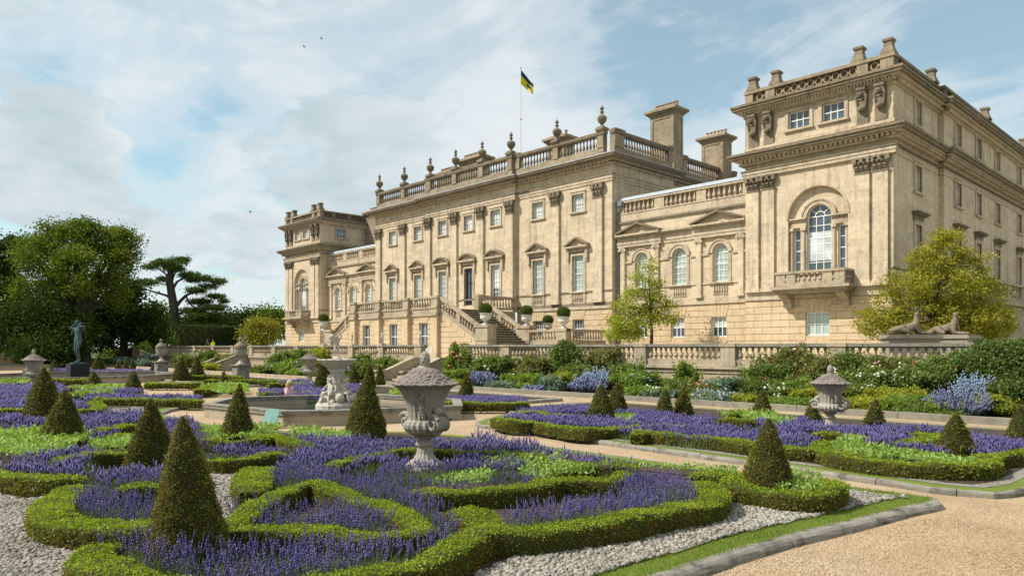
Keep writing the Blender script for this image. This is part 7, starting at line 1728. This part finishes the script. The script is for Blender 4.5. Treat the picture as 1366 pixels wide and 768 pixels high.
# clipped block hedge
def tall_hedge():
    a = Vector(sc(232, 108)[:2] + (0,)); b = Vector(sc(321, 112)[:2] + (0,)); d = (b - a).normalized(); n = Vector((d.y, -d.x, 0)); L_ = (b - a).length; z1 = 2.2 + 28 * 108 / 972; w = 3.0
    m = MB(); P = [a + n * 0, b + n * 0, b - n * w, a - n * w]; m.add([(p.x, p.y, 0) for p in P] + [(p.x, p.y, z1 - .15) for p in P], [(0, 1, 5, 4), (1, 2, 6, 5), (2, 3, 7, 6), (3, 0, 4, 7), (4, 5, 6, 7)])
    N = 9000; u = rng.random(N) * L_; v = rng.random(N) * z1; nn = np.array([n.x, n.y, 0]); A = np.array(a); D = np.array(d)
    P1 = A + D * u[:, None] + np.array([0, 0, 1]) * v[:, None] + nn * rng.normal(0, .06, (N, 1)); N1 = np.repeat([nn], N, 0)
    K = 3500; P2 = A + D * (rng.random((K, 1)) * L_) - nn * (rng.random((K, 1)) * w) + np.array([0, 0, z1]) + rng.normal(0, .05, (K, 3)); N2 = np.repeat([[0, 0, 1.]], K, 0)
    # end faces
    P3 = A - nn * (rng.random((2000, 1)) * w) + np.array([0, 0, 1]) * (rng.random((2000, 1)) * z1); N3 = np.repeat([-D], 2000, 0)
    P4 = np.array(b) - nn * (rng.random((2000, 1)) * w) + np.array([0, 0, 1]) * (rng.random((2000, 1)) * z1); N4 = np.repeat([D], 2000, 0)
    V, F = leaf_geo(np.concatenate([P1, P2, P3, P4]), np.concatenate([N1, N2, N3, N4]), .26, .16, .6)
    Vc = np.array(m.v); Fc = np.array(m.f); c = np.array([(a.x + b.x) / 2, (a.y + b.y) / 2, 0])
    me = np_mesh('tall_hedge', np.concatenate([Vc, V]) - c, np.concatenate([Fc, F + len(Vc)]), [LEAF['yewcore'], TRE['yewhedge']], np.concatenate([np.zeros(len(Fc)), np.ones(len(F))]))
    put('tall_hedge', me, None, 'tall dark clipped hedge block beyond the far end of the terrace', 'hedge').location = c
tall_hedge()
# magnolias on the terrace
X, Y, bl = blobs_px(868, 52.5, [(866, 355, 8, 9, 0), (856, 372, 12, 9, 0), (876, 378, 9, 9, 0), (843, 392, 15, 9, 0), (872, 396, 14, 9, 0), (835, 410, 18, 10, -.3), (862, 415, 14, 9, 0), (888, 408, 11, 10, 0), (826, 428, 18, 11, -.2), (850, 432, 20, 10, -.4), (876, 424, 12, 9, 0), (822, 444, 17, 8, 0), (846, 447, 22, 7, 0), (893, 424, 10, 9, 0)], 1.3, .5)
tree('bright green wall magnolia between the main block and the near pavilion', X, Y, 1.3, bl, TRE['magnolia'], (.12, 4.6), .15, 26, .27, 380, .3, group='trees against the house', name='magnolia_tree')
X, Y, bl = blobs_px(1245, 40.5, [(1262, 335, 26, 24, 0), (1235, 352, 30, 22, 0), (1290, 362, 34, 26, 0), (1205, 385, 34, 22, -.5), (1250, 385, 46, 26, -.5), (1310, 395, 30, 24, 0), (1170, 420, 26, 22, 0), (1220, 425, 44, 22, -.6), (1275, 425, 48, 22, -.4), (1325, 425, 26, 20, 0), (1260, 316, 12, 8, 0), (1180, 438, 34, 14, 0), (1300, 440, 40, 14, 0)], 1.3, .55)
tree('big yellowish magnolia before the near pavilion corner', X, Y, 1.3, bl, TRE['mag2'], (.2, 3.4), .145, 38, .23, 860, .6, group='trees against the house', name='magnolia_tree')
# low wall closing the garden on the left
m = MB(); m.box(-100, -99.5, -12, 16, 0, 1.1); m.box(-100.1, -99.4, -12, 16, 1.1, 1.22)
m.build('boundary_wall', M['terrace'], None, 'low stone wall under the trees at the far left end', 'wall', loc=(-99.7, 2, 0))
m = MB(); m.fpoly(lambda u, z, d: (u, 28.2 + d, z), [(-98, 0), (-84, 0), (-84, .3), (-96.5, 2.1), (-98, 2.1)], -.15, .15); m.build('ramp_wall', M['terrace'], None, 'sloping stone wall climbing the bank at the far left of the border', 'wall', loc=(-91, 28.2, 0))
# earth bank beyond
sheet('bank', [(-180, 24.5), (-100.2, 24.5), (-100.2, 60), (-180, 60)], .8, M['lawn'], thick=.8)
# loose small pots on the terrace rail line
